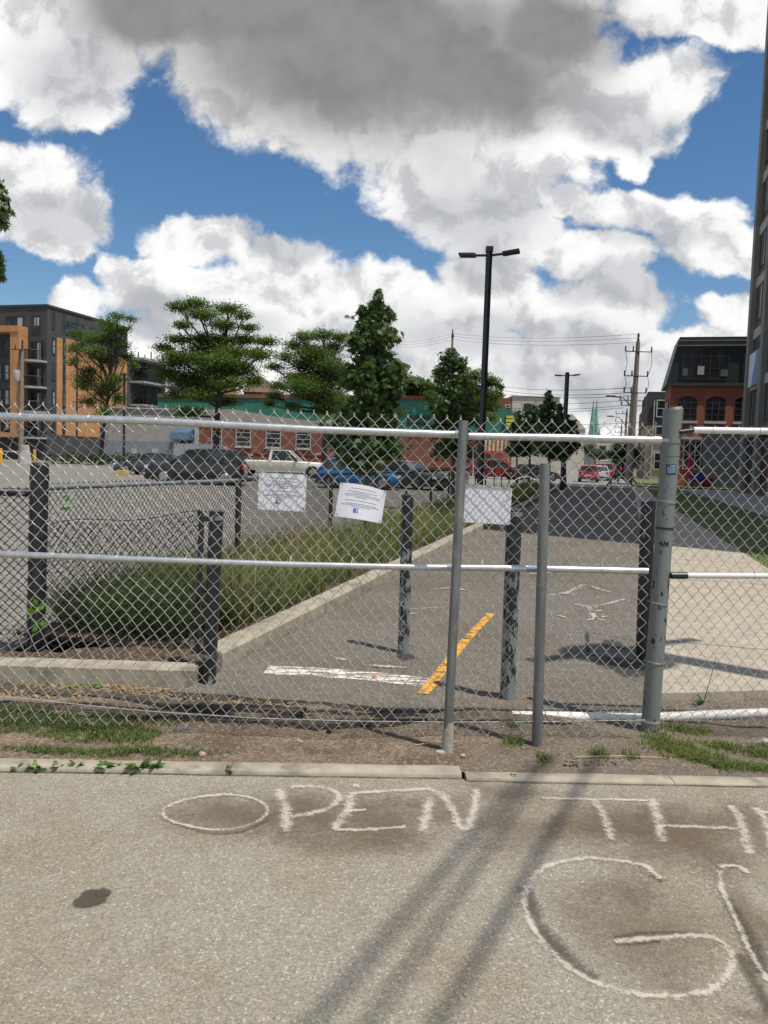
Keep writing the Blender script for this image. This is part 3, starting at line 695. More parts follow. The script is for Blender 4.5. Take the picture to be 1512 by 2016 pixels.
# ------------------------------------------------------------------ the three notices
def notice(label, px4, off, curl, text, pl_=FP, seed=1):
    # px4: tl, tr, br, bl
    r_ = random.Random(seed); c = pl_.pt(*pl_.hit(*px4[0]), off)
    th = thing('paper_notice', label, 'notice', (c.x, c.y, c.z), 0, 'paper notices on the fence')
    def at(u, v, e=0.0):
        x = (px4[0][0]*(1-u)+px4[1][0]*u)*(1-v)+(px4[3][0]*(1-u)+px4[2][0]*u)*v
        y = (px4[0][1]*(1-u)+px4[1][1]*u)*(1-v)+(px4[3][1]*(1-u)+px4[2][1]*u)*v
        o, dyy = curl(u, v); k, z = pl_.hit(x, y+dyy); return pl_.pt(k, z, off+o+e)
    n = 18; vs = []; fs = []
    for side in (0, 1):
        for j in range(n+1):
            for i in range(n+1): vs.append(at(i/n, j/n, -0.0004*side))
    q = (n+1)**2
    for j in range(n):
        for i in range(n):
            a = j*(n+1)+i; fs.append((a, a+n+1, a+n+2, a+1)); fs.append((q+a, q+a+1, q+a+n+2, q+a+n+1))
    MB().add(vs, fs).build('sheet', M_paper, th, smooth=60)
    def patch(u0, v0, u1, v1, m, nm, e=0.0006, k=4):
        vs = [at(u0+(u1-u0)*i/k, v0+(v1-v0)*j/k, e) for j in range(k+1) for i in range(k+1)]
        fs = [(j*(k+1)+i, (j+1)*(k+1)+i, (j+1)*(k+1)+i+1, j*(k+1)+i+1) for j in range(k) for i in range(k)]
        return (vs, fs)
    for u_, v_ in ((0.04, 0.05), (0.96, 0.05), (0.04, 0.95), (0.96, 0.95)):
        q = at(u_, v_); MB().tube([q+Vector((0, -0.012, 0.006)), q+Vector((0.004, 0.0, 0.0)), q+Vector((-0.002, 0.03, 0.004))], 0.0022, 5).build('cable_tie', M_blk, th)
    if text:
        mb = MB()
        for v, u0, u1 in ((0.12, .26, .78), (0.205, .2, .82), (0.25, .3, .7), (0.29, .14, .88), (0.335, .14, .9), (0.38, .38, .62), (0.47, .16, .84), (0.56, .18, .84), (0.60, .1, .9), (0.645, .32, .72)):
            u = u0
            while u < u1-0.015:
                w = r_.uniform(0.02, 0.065); w = min(w, u1-u); p_ = patch(u, v, u+w, v+0.018, None, ''); mb.add(*p_); u += w+0.012
        mb.build('lettering', M_ink, th, smooth=0)
        x0, y0, s_ = 0.37, 0.70, 0.105; sv_ = s_*1.25
        MB().add(*patch(x0, y0, x0+s_, y0+sv_, None, '')).build('social_logo', M_blue, th, smooth=0)
        # white f
        mf = MB()
        for a in ((0.60, 0.22, 0.75, 1.0), (0.46, 0.48, 0.90, 0.60), (0.66, 0.16, 0.92, 0.30)):
            mf.add(*patch(x0+s_*a[0], y0+sv_*a[1], x0+s_*a[2], y0+sv_*a[3], None, '', 0.0012))
        mf.build('logo_letter', M_paper, th, smooth=0)
    return th, at
notice('flat white notice with blue logo hung behind the mesh, leftmost of the three', [(509, 930), (604, 935), (600, 1008), (506, 1003)], -0.022, lambda u, v: (0, 0), True, seed=2)
notice('crooked curled white notice with blue logo in front of the mesh, middle of the three', [(670, 950), (760, 967), (750, 1030), (659, 1016)], 0.012, lambda u, v: (0.03*math.sin(math.pi*u)*(0.4+v*.6)+0.012*u*u, -4.0*math.sin(math.pi*u)*(1-0.5*v)), True, seed=5)
th3, at3 = notice('blank white notice with clip strip along its top, behind the mesh between two posts', [(915, 956), (1010, 962), (1005, 1034), (912, 1029)], -0.022, lambda u, v: (0, 0), False)
vs = [at3(-0.02, -0.05, 0.004), at3(0.96, -0.035, 0.004), at3(0.96, 0.02, 0.004), at3(-0.02, 0.0, 0.004)]; vb = [v+Vector((0, 0.006, 0)) for v in vs]
MB().hexa(vs, vb).build('clip_strip', mat('grey_strip', (0.5, 0.5, 0.46), rough=0.5), th3)
str_ = [FP.pt(*FP.hit(x, y), 0.01) for x, y in ((1000, 958), (1007, 949), (1022, 940), (1040, 938), (1055, 945), (1062, 955))]
MB().tube(str_, 0.0018, 5).build('hanging_wire', M_white, th3); str2 = [FP.pt(*FP.hit(x, y), 0.008) for x, y in ((930, 952), (931, 925), (931, 884))]
MB().tube(str2, 0.0018, 5).build('hanging_wire', M_white, th3)

# ------------------------------------------------------------------ bollards and the black fence
def bollard(label, top, base, r, m, hb=0.0, bands=(), zb_=0.03, lean=0.0):
    b0 = G(base[0], base[1], zb_); t0 = P(top[0], top[1], b0.y+lean)
    th = thing('steel_bollard', label, 'bollard', tuple(b0), 0, 'painted steel bollards across the path')
    ax_ = t0-b0; n = 12
    mb = MB(); mb.tube([b0-Vector((0, 0, .06))]+[b0+ax_*i/n for i in range(n+1)], r, 22)
    mb.build('tube_body', m, th, smooth=40)
    mb = MB(); u = ax_.normalized(); mb.tube([t0, t0+u*0.008, t0+u*0.016], [r*1.04, r*1.02, r*0.7], 22); mb.build('top_cap', m, th, smooth=40)
    for f, mm in bands:
        q = b0+ax_*f; MB().tube([q-u*0.014, q+u*0.014], r*1.06, 22).build('band', mm, th, smooth=40)
    return th, b0, t0
bo1, b1b, b1t = bollard('glossy black bollard at the right end of the low concrete wall beside a thin post', (426, 1009), (411, 1347), 0.048, M_flakeB, zb_=0.02, bands=((0.97, M_flakeG), (0.53, M_flakeB), (0.17, M_flakeM)))
for f in (0.96, 0.55, 0.19):
    q = b1b+(b1t-b1b)*f; MB().box((q.x-0.08, q.y+0.02, q.z), (0.10, 0.012, 0.035), 0.2).build('bracket', M_blk, bo1)
MB().box((b1b.x-0.06, b1b.y+0.02, b1b.z+0.06), (0.07, 0.05, 0.17), 0.1).build('foot_plate', M_flakeB, bo1)
bollard('black bollard with pale worn lower half standing left of the yellow line', (803, 977), (794, 1285), 0.046, M_flakeM, bands=((0.58, M_flakeM), (0.78, M_flakeB)))
bollard('half flaked black and white bollard right of the yellow line', (1013, 1006), (999, 1378), 0.050, M_flakeM, bands=((0.985, M_flakeG),))
bo4, b4b, b4t = bollard('black bollard just behind the flaking grey gate post', (1276, 989), (1265, 1297), 0.056, M_flakeB, bands=((0.97, M_flakeM), (0.8, M_flakeB)))

cpb = G(70, 1274, 0.10); cpt = P(78, 916, cpb.y); cdir = (ST(10, -1.75)-ST(0, -1.75)).normalized()
q8 = P(470, 935, 8.9); q8b = Vector((q8.x, q8.y, 0.05))
bf = thing('black_chain_link_fence', 'long black chain-link fence with tubular rail beside the parking lot', 'fence', tuple(Vector((cpb.x, cpb.y, 0))))
mb = MB(); mb.tube([cpb-Vector((0, 0, .1)), cpb, cpt], 0.065, 22); mb.build('post', M_flakeB, bf, smooth=40)
MB().tube([cpt, cpt+Vector((0, 0, .02))], [0.07, 0.05], 22).build('post_cap', M_blk, bf)
for f in (0.93, 0.62, 0.33): q = cpb+(cpt-cpb)*f; MB().tube([q-Vector((0, 0, .02)), q+Vector((0, 0, .02))], 0.069, 22).build('post_band', M_flakeM if f == 0.62 else M_blk, bf)
zr = 1.285
run = [Vector((cpb.x, cpb.y, zr)), Vector((q8.x, q8.y, zr)), Vector((P(653, 925, 13.3).x, 13.3, zr))]
# continue parallel to the path
last = run[-1]; 
for s_ in (8, 18, 30, 45): run.append(last+Vector((D.x, D.y, 0))*s_)
MB().tube(run[:2], 0.021, 10).build('rail', flake_mat('worn_black_rail', (0.02, 0.021, 0.025), (0.22, 0.24, 0.26), 0.50, 0.52, 1.5, 0.35), bf, smooth=40)
MB().tube(run[1:], 0.021, 8).build('rail', M_blk, bf, smooth=40)
def fpost(q, r=0.03, h=1.30, z=0.0): MB().tube([Vector((q.x, q.y, z)), Vector((q.x, q.y, h))], r, 10).build('post', M_blk, bf, smooth=40)
acc = 0
for i in range(1, len(run)): fpost(run[i], 0.033 if i < 3 else 0.03)
for s_ in (2.7, 5.3, 10.5, 13, 15.5, 20.5, 23, 26, 33, 36, 39, 42): fpost(last+Vector((D.x, D.y, 0))*s_, 0.025)
for i in range(len(run)-1):
    a, b_ = run[i], run[i+1]; dd = b_-a; L = dd.length
    if i > 3: continue
    if i == 3: a, b_ = run[3], run[3]+(run[4]-run[3])*0.6; dd = b_-a; L = dd.length
    rr = (0.0034, 0.0032, 0.003, 0.003)[i]; nn_ = 4 if i < 1 else 3
    chainlink('black_mesh', bf, (a.x, a.y), (dd.x/L, dd.y/L), L, 0.08, 1.325, 0.060 if i < 2 else 0.075, 0.062 if i < 2 else 0.08, rr, M_blkw, None, n=nn_, twist=False)
# rail leaving to the left of the corner post, with its mesh
lr = Vector((P(-80, 962, 5.6).x, 5.5, 1.27))
MB().tube([Vector((cpb.x, cpb.y, 1.25)), lr], 0.03, 10).build('rail', M_flakeB, bf, smooth=40)
dd = Vector((lr.x-cpb.x, lr.y-cpb.y)); L = dd.length
chainlink('black_mesh', bf, (cpb.x, cpb.y), (dd.x/L, dd.y/L), L, 0.05, 1.26, 0.060, 0.062, 0.0034, M_blkw, None, n=4, twist=False)
# sagging low mesh between corner post and the thin post beside the bollard
tpb = G(389, 1292, 0.06); tpt = P(397, 1010, tpb.y)
lf = thing('sagging_black_mesh', 'low sagging black mesh between the thick corner post and a thin black post', 'fence', (tpb.x, tpb.y, 0))
MB().tube([tpb, tpt], 0.021, 12).build('post', M_blk, lf, smooth=40)
MB().tube([tpt-Vector((0, 0, .03)), tpt+Vector((0, 0, .015))], [0.03, 0.034], 12).build('post_cap', M_flakeB, lf)
a = Vector((cpb.x+0.06, cpb.y, 0)); b_ = Vector((tpb.x, tpb.y, 0)); dd = b_-a; L = dd.length
zA, zB = P(110, 1037, cpb.y).z, P(380, 1010, tpb.y).z
ztp = lambda x: zA+(zB-zA)*np.clip(x/L, 0, 1)**0.8+0.02*np.sin(7*x)
chainlink('black_mesh', lf, (a.x, a.y), (dd.x/L, dd.y/L), L, 0.10, 1.05, 0.060, 0.062, 0.0032, M_blkw, lambda x, z: (0.012*np.sin(9*z+3*x), 0.03*np.sin(4*x+2*z), 0*x), n=4, twist=False, ztop=ztp)
MB().tube([a+dd*t+Vector((0, 0.0, float(ztp(L*t)))) for t in [i/14 for i in range(15)]], 0.004, 5).build('top_wire', M_blk, lf)
# little green and white tag on the black fence
tg = P(131, 988, 6.35); tt_ = thing('small_tag', 'small green and white tag fixed to the black fence near its corner post', 'tag', tuple(tg))
MB().box((tg.x, tg.y, tg.z), (0.085, 0.004, 0.135), 0.6).build('plate', mat('tag_white', (0.42, 0.47, 0.42), (0.5, 0.55, 0.5), 0.6), tt_)
MB().box((tg.x-0.002, tg.y-0.004, tg.z-0.055), (0.086, 0.004, 0.025), 0.6).build('green_band', mat('tag_green', (0.12, 0.35, 0.06), rough=0.6), tt_)
MB().box((tg.x-0.002, tg.y-0.004, tg.z+0.03), (0.04, 0.004, 0.04), 0.6).build('green_band', MATS['tag_green'], tt_)

# ------------------------------------------------------------------ foliage
def leaf_mat(name, c1, c2, c3, trans=0.35, sc=1.2):
    m, nt, b = newmat(name); out = nt.nodes['Material Output']; nt.nodes.remove(b)
    geo = nt.nodes.new('ShaderNodeNewGeometry'); v = coordv(nt, 'World'); n = noise(nt, v, sc, 3, 0.6)
    c = mixc(nt, mapr(nt, n, 0.35, 0.65), c1, c2); c = mixc(nt, math_(nt, 'POWER', geo.outputs['Random Per Island'], 2.0), c, c3)
    d = nt.nodes.new('ShaderNodeBsdfPrincipled'); nt.links.new(c, d.inputs['Base Color']); d.inputs['Roughness'].default_value = 0.5; d.inputs['Specular IOR Level'].default_value = 0.4
    t = nt.nodes.new('ShaderNodeBsdfTranslucent'); c2_ = mixc(nt, 1.0, c, (1.6, 1.9, 0.6), 'MULTIPLY'); nt.links.new(c2_, t.inputs[0])
    mx = nt.nodes.new('ShaderNodeMixShader'); mx.inputs[0].default_value = trans
    nt.links.new(d.outputs[0], mx.inputs[1]); nt.links.new(t.outputs[0], mx.inputs[2]); nt.links.new(mx.outputs[0], out.inputs[0])
    return m
L_maple = leaf_mat('maple_leaves', (0.06, 0.108, 0.034), (0.042, 0.08, 0.027), (0.13, 0.18, 0.08), 0.22)
L_locust = leaf_mat('locust_leaves', (0.085, 0.135, 0.034), (0.055, 0.095, 0.025), (0.13, 0.18, 0.05), 0.35, 0.6)
L_dark = leaf_mat('dark_leaves', (0.035, 0.065, 0.02), (0.025, 0.05, 0.016), (0.06, 0.095, 0.028), 0.25, 0.6)
L_weed = leaf_mat('weed_leaves', (0.09, 0.17, 0.025), (0.05, 0.11, 0.02), (0.16, 0.26, 0.04), 0.35, 5)
L_grass = leaf_mat('grass_blades', (0.06, 0.125, 0.024), (0.12, 0.16, 0.04), (0.23, 0.23, 0.09), 0.32, 1.6)
L_sedge = leaf_mat('sedge_blades', (0.05, 0.10, 0.025), (0.035, 0.075, 0.02), (0.13, 0.18, 0.05), 0.3, 3)
L_tan = leaf_mat('seed_heads', (0.34, 0.22, 0.12), (0.28, 0.19, 0.10), (0.42, 0.3, 0.17), 0.3, 2)
L_turf = leaf_mat('turf_blades', (0.065, 0.125, 0.028), (0.11, 0.14, 0.04), (0.18, 0.20, 0.07), 0.3, 6)
L_vine = leaf_mat('bright_leaves', (0.17, 0.33, 0.05), (0.13, 0.28, 0.04), (0.25, 0.4, 0.08), 0.4, 4)
M_bark = mat('bark', (0.065, 0.052, 0.042), (0.035, 0.028, 0.023), 0.95, scale=8, bmp=0.8, stretch=(6, 6, 1))
M_bark2 = mat('young_bark', (0.16, 0.13, 0.10), (0.10, 0.08, 0.06), 0.9, scale=10, bmp=0.5, stretch=(6, 6, 1))
def maple_shape():
    a = [90, 66, 48, 30, 8, -18, -40, -62, -90]; r = [1.0, 0.46, 0.88, 0.42, 0.80, 0.36, 0.55, 0.30, 0.18]
    pts = [(math.cos(R(x))*q, math.sin(R(x))*q) for x, q in zip(a, r)]
    pts += [(-x, y) for x, y in reversed(pts[1:-1])]
    return np.array([(0, 0.0, 0)]+[(x, y, -0.25*x*x-0.08*y*y) for x, y in pts])
def quad_shape(w=0.5, f=0.1): return np.array([(-w*.5, 0, 0), (0, -0.5, f), (w*.5, 0, 0), (0, 0.6, f)])
def scatter(shape, fans, pos, size, up=0.5, seed=1):
    """pos (n,3): a copy of the leaf outline at every point; returns verts, faces"""
    g = np.random.default_rng(seed); n = len(pos); nrm = g.normal(size=(n, 3)); nrm[:, 2] = np.abs(nrm[:, 2])*0.8+up; nrm /= np.linalg.norm(nrm, axis=1, keepdims=True)
    t = g.normal(size=(n, 3)); t[:, 2] -= 0.5; t -= nrm*(t*nrm).sum(1, keepdims=True); t /= np.linalg.norm(t, axis=1, keepdims=True); b = np.cross(nrm, t)
    s = size*g.uniform(0.65, 1.3, n)
    V = pos[:, None, :]+s[:, None, None]*(shape[None, :, 0:1]*b[:, None, :]+shape[None, :, 1:2]*t[:, None, :]+shape[None, :, 2:3]*nrm[:, None, :])
    k = shape.shape[0]; Fc = (np.arange(n)*k)[:, None, None]+fans[None]
    return V.reshape(-1, 3), Fc.reshape(-1, fans.shape[1])
MS = maple_shape(); MF = np.array([(0, i, i+1) for i in range(1, len(MS)-1)]+[(0, len(MS)-1, 1)]); MF = MF[:, [0, 2, 1]]
QS = quad_shape(); QF = np.array([(0, 1, 2, 3)])
def blob_points(blobs, dens, seed, shell=0.45, flat=1.0, clump=0.0):
    g = np.random.default_rng(seed); out = []
    for (c, r) in blobs:
        n = max(6, int(dens*r[0]*r[2])); d = g.normal(size=(n, 3)); d /= np.linalg.norm(d, axis=1, keepdims=True)
        rad = (shell+(1-shell)*g.random(n))**0.8*(0.82+0.28*np.sin(d[:, 0]*5+c.x)*np.cos(d[:, 2]*6+c.z))
        p = np.array(c)+d*rad[:, None]*np.array(r)
        if clump:
            m = max(3, n//14); cc = p[g.integers(0, n, m)]; idx = g.integers(0, m, n); p = p*(1-clump)+cc[idx]*clump+g.normal(size=(n, 3))*0.12*min(r)
        out.append(p)
    return np.vstack(out)
def pxblobs(lst, y, depth=0.8, dy=0.0, seed=0):
    g = random.Random(seed); o = []
    for (px, py, rx, ry) in lst:
        yy = y+g.uniform(-dy, dy); c = P(px, py, yy); k = yy/F
        o.append((c, (rx*k, max(rx, ry)*k*depth, ry*k)))
    return o
def tree(name, label, cat, base, blobs, dens, size, lm, bark, tr, shape='quad', group=None, clump=0.35, up=0.6, seed=1, shell=0.4, fork=0.4, limbs=1.0, top=None, grow=1.0):
    th = thing(name, label, cat, tuple(base), 0, group)
    pos = blob_points([(c_, (r_[0]*grow, r_[1]*grow, r_[2]*grow)) for c_, r_ in blobs], dens, seed, shell, clump=clump)-np.array(base)
    if shape == 'maple': v, f = scatter(MS, MF, pos, size, up, seed)
    else: v, f = scatter(QS, QF, pos, size, up, seed)
    np_obj('crown', v, f, lm, th)
    g = random.Random(seed); mb = MB(); base = Vector(base); zs = sorted(b[0].z for b in blobs)
    topb = max(blobs, key=lambda b: b[0].z)[0] if top is None else top
    forkp = base+Vector((0, 0, (topb.z-base.z)*fork)); forkp.x += (topb.x-base.x)*fork*0.6
    trunk = [base-Vector((0, 0, .1)), base+Vector((0, 0, .1)), base.lerp(forkp, 0.55)+Vector((g.uniform(-.05, .05)*tr*6, 0, 0)), forkp]
    mb.tube(trunk, [tr*1.35, tr*1.1, tr*0.95, tr*0.85], 10)
    mb.tube([forkp, forkp.lerp(topb, .5)+Vector((g.uniform(-1, 1)*tr, 0, 0)), topb], [tr*.85, tr*.5, tr*.12], 8)
    mb.build('trunk', bark, th, smooth=60)
    mb = MB()
    for (c, r) in blobs:
        if g.random() > limbs: continue
        st = base.lerp(forkp, 0.85)
        if c.z > forkp.z: st = forkp.lerp(topb, max(0.0, min(0.75, 0.5*(c.z-forkp.z)/(topb.z-forkp.z+1e-3)-0.05+g.uniform(-.05, .05))))
        if shape == 'maple': st = base.lerp(topb, max(0.15, min(0.9, (c.z-r[2]*0.9-base.z)/(topb.z-base.z)-0.05)))
        mid = st.lerp(c, 0.5)+Vector((g.uniform(-.1, .1), g.uniform(-.1, .1), -0.12))*((c-st).length)*0.5
        rr = tr*(0.5 if shape != 'maple' else 0.25)
        mb.tube([st, mid, c-Vector((0, 0, r[2]*0.3))], [rr, rr*0.62, rr*0.25], 6)
        for k in range(3 if size > 0.1 else 2):
            e = c+Vector((g.uniform(-1, 1)*r[0], g.uniform(-1, 1)*r[1], g.uniform(-.3, .7)*r[2]))*0.85
            mb.tube([mid.lerp(c, 0.6), (mid.lerp(c, .6)+e)/2+Vector((0, 0, -.05)), e], [rr*0.35, rr*.22, rr*.08], 4)
    if mb.v: mb.build('branches', bark, th, smooth=60)
    return th
# young maples standing in the planted strip
Y1 = 14.0
tree('maple_tree', 'tall young maple with a pointed top and big leaves, nearest in the planted strip', 'tree', (P(722, 1010, Y1).x, Y1, 0.1),
     pxblobs([(744, 582, 8, 14), (742, 604, 20, 16), (715, 615, 14, 14), (757, 622, 20, 16), (733, 640, 40, 30), (756, 663, 30, 26), (712, 672, 32, 26), (740, 700, 36, 24), (720, 740, 50, 34), (770, 735, 34, 34), (692, 745, 26, 22), (735, 780, 50, 30), (770, 775, 26, 26), (712, 815, 50, 28), (755, 815, 40, 28), (655, 832, 32, 14), (690, 845, 52, 24), (750, 850, 46, 28), (710, 880, 56, 26), (765, 885, 36, 26), (670, 870, 26, 16), (720, 915, 34, 18), (690, 905, 28, 14)], Y1, 0.8, 0.15, 3),
     3300, 0.088, L_maple, M_bark2, 0.055, 'maple', 'maples in the planted strip', clump=0.2, up=0.35, seed=4, shell=0.12, fork=0.5, grow=1.32)
Y2 = 24.0
tree('maple_tree', 'dense narrow maple just left of the tall black street lamp', 'tree', (P(893, 960, Y2).x, Y2, 0.1),
     pxblobs([(888, 693, 12, 12), (886, 712, 28, 20), (905, 722, 20, 18), (872, 738, 26, 20), (902, 752, 28, 20), (880, 772, 38, 24), (908, 785, 28, 22), (868, 800, 32, 24), (893, 825, 46, 26), (925, 825, 24, 16), (868, 845, 32, 24), (900, 862, 40, 24), (878, 885, 38, 22), (915, 892, 28, 18)], Y2, 0.8, 0.2, 5),
     1700, 0.10, L_maple, M_bark2, 0.06, 'maple', 'maples in the planted strip', clump=0.2, up=0.35, seed=9, shell=0.12, fork=0.5, grow=1.3)
for i, (yy, bx, lst, lab) in enumerate([
        (38.0, 1082, [(1080, 778, 8, 12), (1079, 797, 17, 15), (1076, 818, 24, 18), (1088, 838, 28, 20), (1068, 850, 28, 20), (1092, 862, 30, 20), (1075, 880, 34, 20), (1098, 892, 30, 16)], 'maple with a tall pointed tip left of the distant black lamp'),
        (45.0, 1043, [(1045, 806, 18, 14), (1038, 826, 26, 18), (1055, 834, 22, 18), (1040, 852, 34, 20), (1052, 875, 34, 20), (1030, 886, 28, 16)], 'rounded dark maple in front of the cream building'),
        (52.0, 1115, [(1101, 803, 9, 12), (1104, 824, 18, 16), (1118, 838, 22, 16), (1112, 858, 30, 18), (1122, 876, 26, 18), (1102, 892, 28, 14)], 'dark maple just in front of the foot of the distant black lamp'),
        (50.0, 1018, [(1017, 817, 7, 12), (1016, 838, 12, 16), (1018, 862, 18, 18), (1014, 884, 20, 16)], 'slim small maple beside the end of the green wall')]):
    base = P(bx, 920, yy); base.z = 0.1
    tree('maple_tree', lab, 'tree', tuple(base), pxblobs(lst, yy, 0.8, 0.3, 5+i), 800, 0.15, L_dark if i else L_maple, M_bark2, 0.07, 'maple', 'maples in the planted strip', clump=0.2, up=0.35, seed=20+i, shell=0.15, fork=0.5, grow=1.3)
# a near maple reaching in at the left edge
tree('maple_tree', 'overhanging maple of which only two leafy branch ends enter at the left edge', 'tree', (-10.5, 10.0, 0), pxblobs([(-4, 405, 40, 40), (-12, 370, 36, 24), (2, 430, 30, 22), (-75, 440, 60, 40), (-10, 528, 30, 40), (-14, 500, 30, 20), (-90, 570, 60, 30), (-140, 480, 80, 90), (-120, 330, 70, 60)], 10.0, 0.8, 0.2, 8),
     2600, 0.085, L_maple, M_bark2, 0.11, 'maple', None, clump=0.4, up=0.2, seed=31, shell=0.2, fork=0.55)
# honey locusts at the far side of the parking lot
def locust(lab, px, yy, pads, seed, dens=26, size=0.22, lm=L_locust, tr=0.22, fork=0.35, clump=0.25):
    b_ = P(px, 900, yy); b_.z = 0.05
    return tree('locust_tree', lab, 'tree', tuple(b_), pxblobs(pads, yy, 0.75, 1.6, seed), dens*26, size*0.72, lm, M_bark, tr, 'quad', 'old trees round the parking lot', clump=clump, up=0.8, seed=seed, shell=0.1, fork=fork, grow=1.55)
locust('big spreading locust with layered flat crown behind the dark parked car', 424, 58, [(352, 604, 32, 12), (385, 598, 34, 13), (400, 620, 42, 12), (450, 608, 38, 12), (478, 622, 22, 10), (440, 640, 36, 13), (490, 645, 24, 9), (350, 668, 34, 10), (322, 685, 26, 10), (395, 668, 30, 12), (430, 672, 42, 16), (480, 668, 42, 12), (525, 672, 30, 11), (460, 695, 50, 16), (510, 698, 34, 14), (390, 705, 40, 14), (350, 710, 40, 16), (420, 725, 46, 16), (470, 728, 50, 18), (372, 745, 45, 20), (450, 755, 50, 16), (330, 735, 36, 18), (395, 778, 40, 14), (350, 775, 36, 14), (445, 790, 34, 12), (370, 812, 40, 12), (500, 750, 26, 12), (410, 690, 60, 16), (440, 712, 60, 16), (380, 760, 60, 18), (345, 700, 30, 12), (360, 640, 24, 10)], 41, dens=44, fork=0.40)
locust('locust with ragged twin-topped crown in front of the orange apartment block', 198, 76, [(232, 622, 28, 10), (215, 635, 30, 12), (258, 628, 18, 7), (240, 650, 24, 12), (150, 655, 22, 10), (175, 662, 28, 12), (212, 665, 32, 14), (150, 685, 30, 14), (185, 690, 32, 14), (235, 680, 30, 14), (145, 712, 18, 12), (215, 712, 34, 14), (250, 702, 22, 12), (175, 730, 26, 12), (165, 760, 24, 12), (230, 745, 26, 12), (200, 770, 26, 14), (175, 790, 26, 14), (235, 785, 24, 14), (205, 810, 24, 12), (265, 720, 14, 8), (190, 670, 40, 16), (200, 700, 46, 16), (170, 745, 34, 16), (215, 760, 34, 16), (220, 650, 30, 12)], 43, dens=16, size=0.26, fork=0.35, tr=0.2)
locust('broad locust with open dark crown just behind the pointed maple', 640, 66, [(600, 662, 28, 12), (638, 660, 34, 12), (580, 680, 26, 13), (615, 690, 34, 14), (655, 685, 26, 14), (670, 665, 20, 12), (560, 702, 24, 10), (600, 718, 40, 14), (650, 720, 30, 14), (540, 722, 26, 9), (585, 745, 40, 14), (635, 755, 40, 16), (550, 760, 28, 10), (600, 775, 40, 14), (660, 780, 30, 20), (540, 780, 22, 10), (640, 810, 34, 14), (575, 800, 24, 9), (530, 795, 16, 8), (620, 700, 60, 20), (630, 740, 60, 22), (600, 760, 60, 20), (650, 790, 40, 22), (665, 730, 24, 30)], 47, dens=38, lm=L_locust, fork=0.45)
locust('bright green locust behind the tall black street lamp', 945, 84, [(938, 740, 32, 13), (965, 752, 22, 12), (920, 760, 30, 14), (955, 775, 34, 14), (980, 778, 14, 9), (930, 790, 34, 14), (968, 800, 24, 12), (920, 812, 26, 12), (985, 762, 8, 6), (960, 822, 24, 10)], 53, dens=34, size=0.32, fork=0.4)
locust('small round tree rising above the green wall between the two nearest maples', 825, 110, [(815, 752, 28, 12), (840, 762, 26, 12), (820, 775, 34, 12), (850, 778, 20, 8), (800, 770, 20, 10)], 59, dens=26, size=0.45, fork=0.6)
locust('dark roadside tree beside the wooden utility poles', 1228, 95, [(1228, 880, 22, 14), (1215, 895, 20, 14), (1240, 893, 22, 15), (1228, 908, 26, 10)], 61, dens=30, size=0.4, lm=L_dark, fork=0.5)
locust('low roadside tree at the end of the street', 1176, 140, [(1170, 892, 16, 9), (1185, 896, 16, 9), (1160, 884, 12, 8)], 67, dens=26, size=0.45, lm=L_dark, fork=0.5)

# ------------------------------------------------------------------ grasses
def blades(name, pts, h, w, lm, label, cat, lean=0.35, seed=1, kind='stuff'):
    g = np.random.default_rng(seed); n = len(pts); hh = h*g.uniform(0.45, 1.15, n); a = g.uniform(0, 2*np.pi, n); l = g.normal(0, lean, (n, 2))
    ww = w*g.uniform(.6, 1.3, n); dx = np.stack([np.cos(a), np.sin(a), 0*a], 1)*ww[:, None]/2
    mid = pts+np.stack([l[:, 0]*hh*0.3, l[:, 1]*hh*0.3, hh*0.55], 1); tip = pts+np.stack([l[:, 0]*hh, l[:, 1]*hh, hh*(1-0.25*np.abs(l).sum(1).clip(0, 1.5))], 1)
    V = np.stack([pts-dx, pts+dx, mid+dx*.8, mid-dx*.8, tip+dx*.15, tip-dx*.15], 1).reshape(-1, 3)
    b_ = (np.arange(n)*6)[:, None]; Fc = np.concatenate([b_+np.array([[0, 1, 2, 3]]), b_+np.array([[3, 2, 4, 5]])], 1).reshape(-1, 4)
    ob = np_obj(name, V, Fc, lm); return tag(ob, label, cat, kind=kind)
def st_arr(s, t, z): return np.stack([O2.x+D.x*s+N.x*t, O2.y+D.y*s+N.y*t, z], 1)
n = 26000; g_ = np.random.default_rng(3)
s = 0.3+42*g_.random(n)**1.7; t = -0.28-1.5*g_.random(n); keep = ~((s < 1.6) & (t < -0.7) & (g_.random(n) < 0.6)); s, t = s[keep], t[keep]
dn = np.sin(1.1*s+2*t)+np.sin(2.7*s-1.3*t)+g_.normal(0, .6, len(s)); hs_ = 0.10
sel = dn > -0.9
blades('tall_grass', st_arr(s[sel], t[sel], np.full(sel.sum(), 0.1)), 0.52, 0.012, L_grass, 'tall ornamental grass filling the planted strip behind the long kerb', 'grass', 0.42, 5)
sel2 = (dn > 0.2) & (g_.random(len(s)) < 0.22)
blades('seed_stalks', st_arr(s[sel2], t[sel2]*0.98, np.full(sel2.sum(), 0.1)), 0.68, 0.010, L_tan, 'tan dry seed stalks standing above the tall grass', 'grass', 0.25, 6)
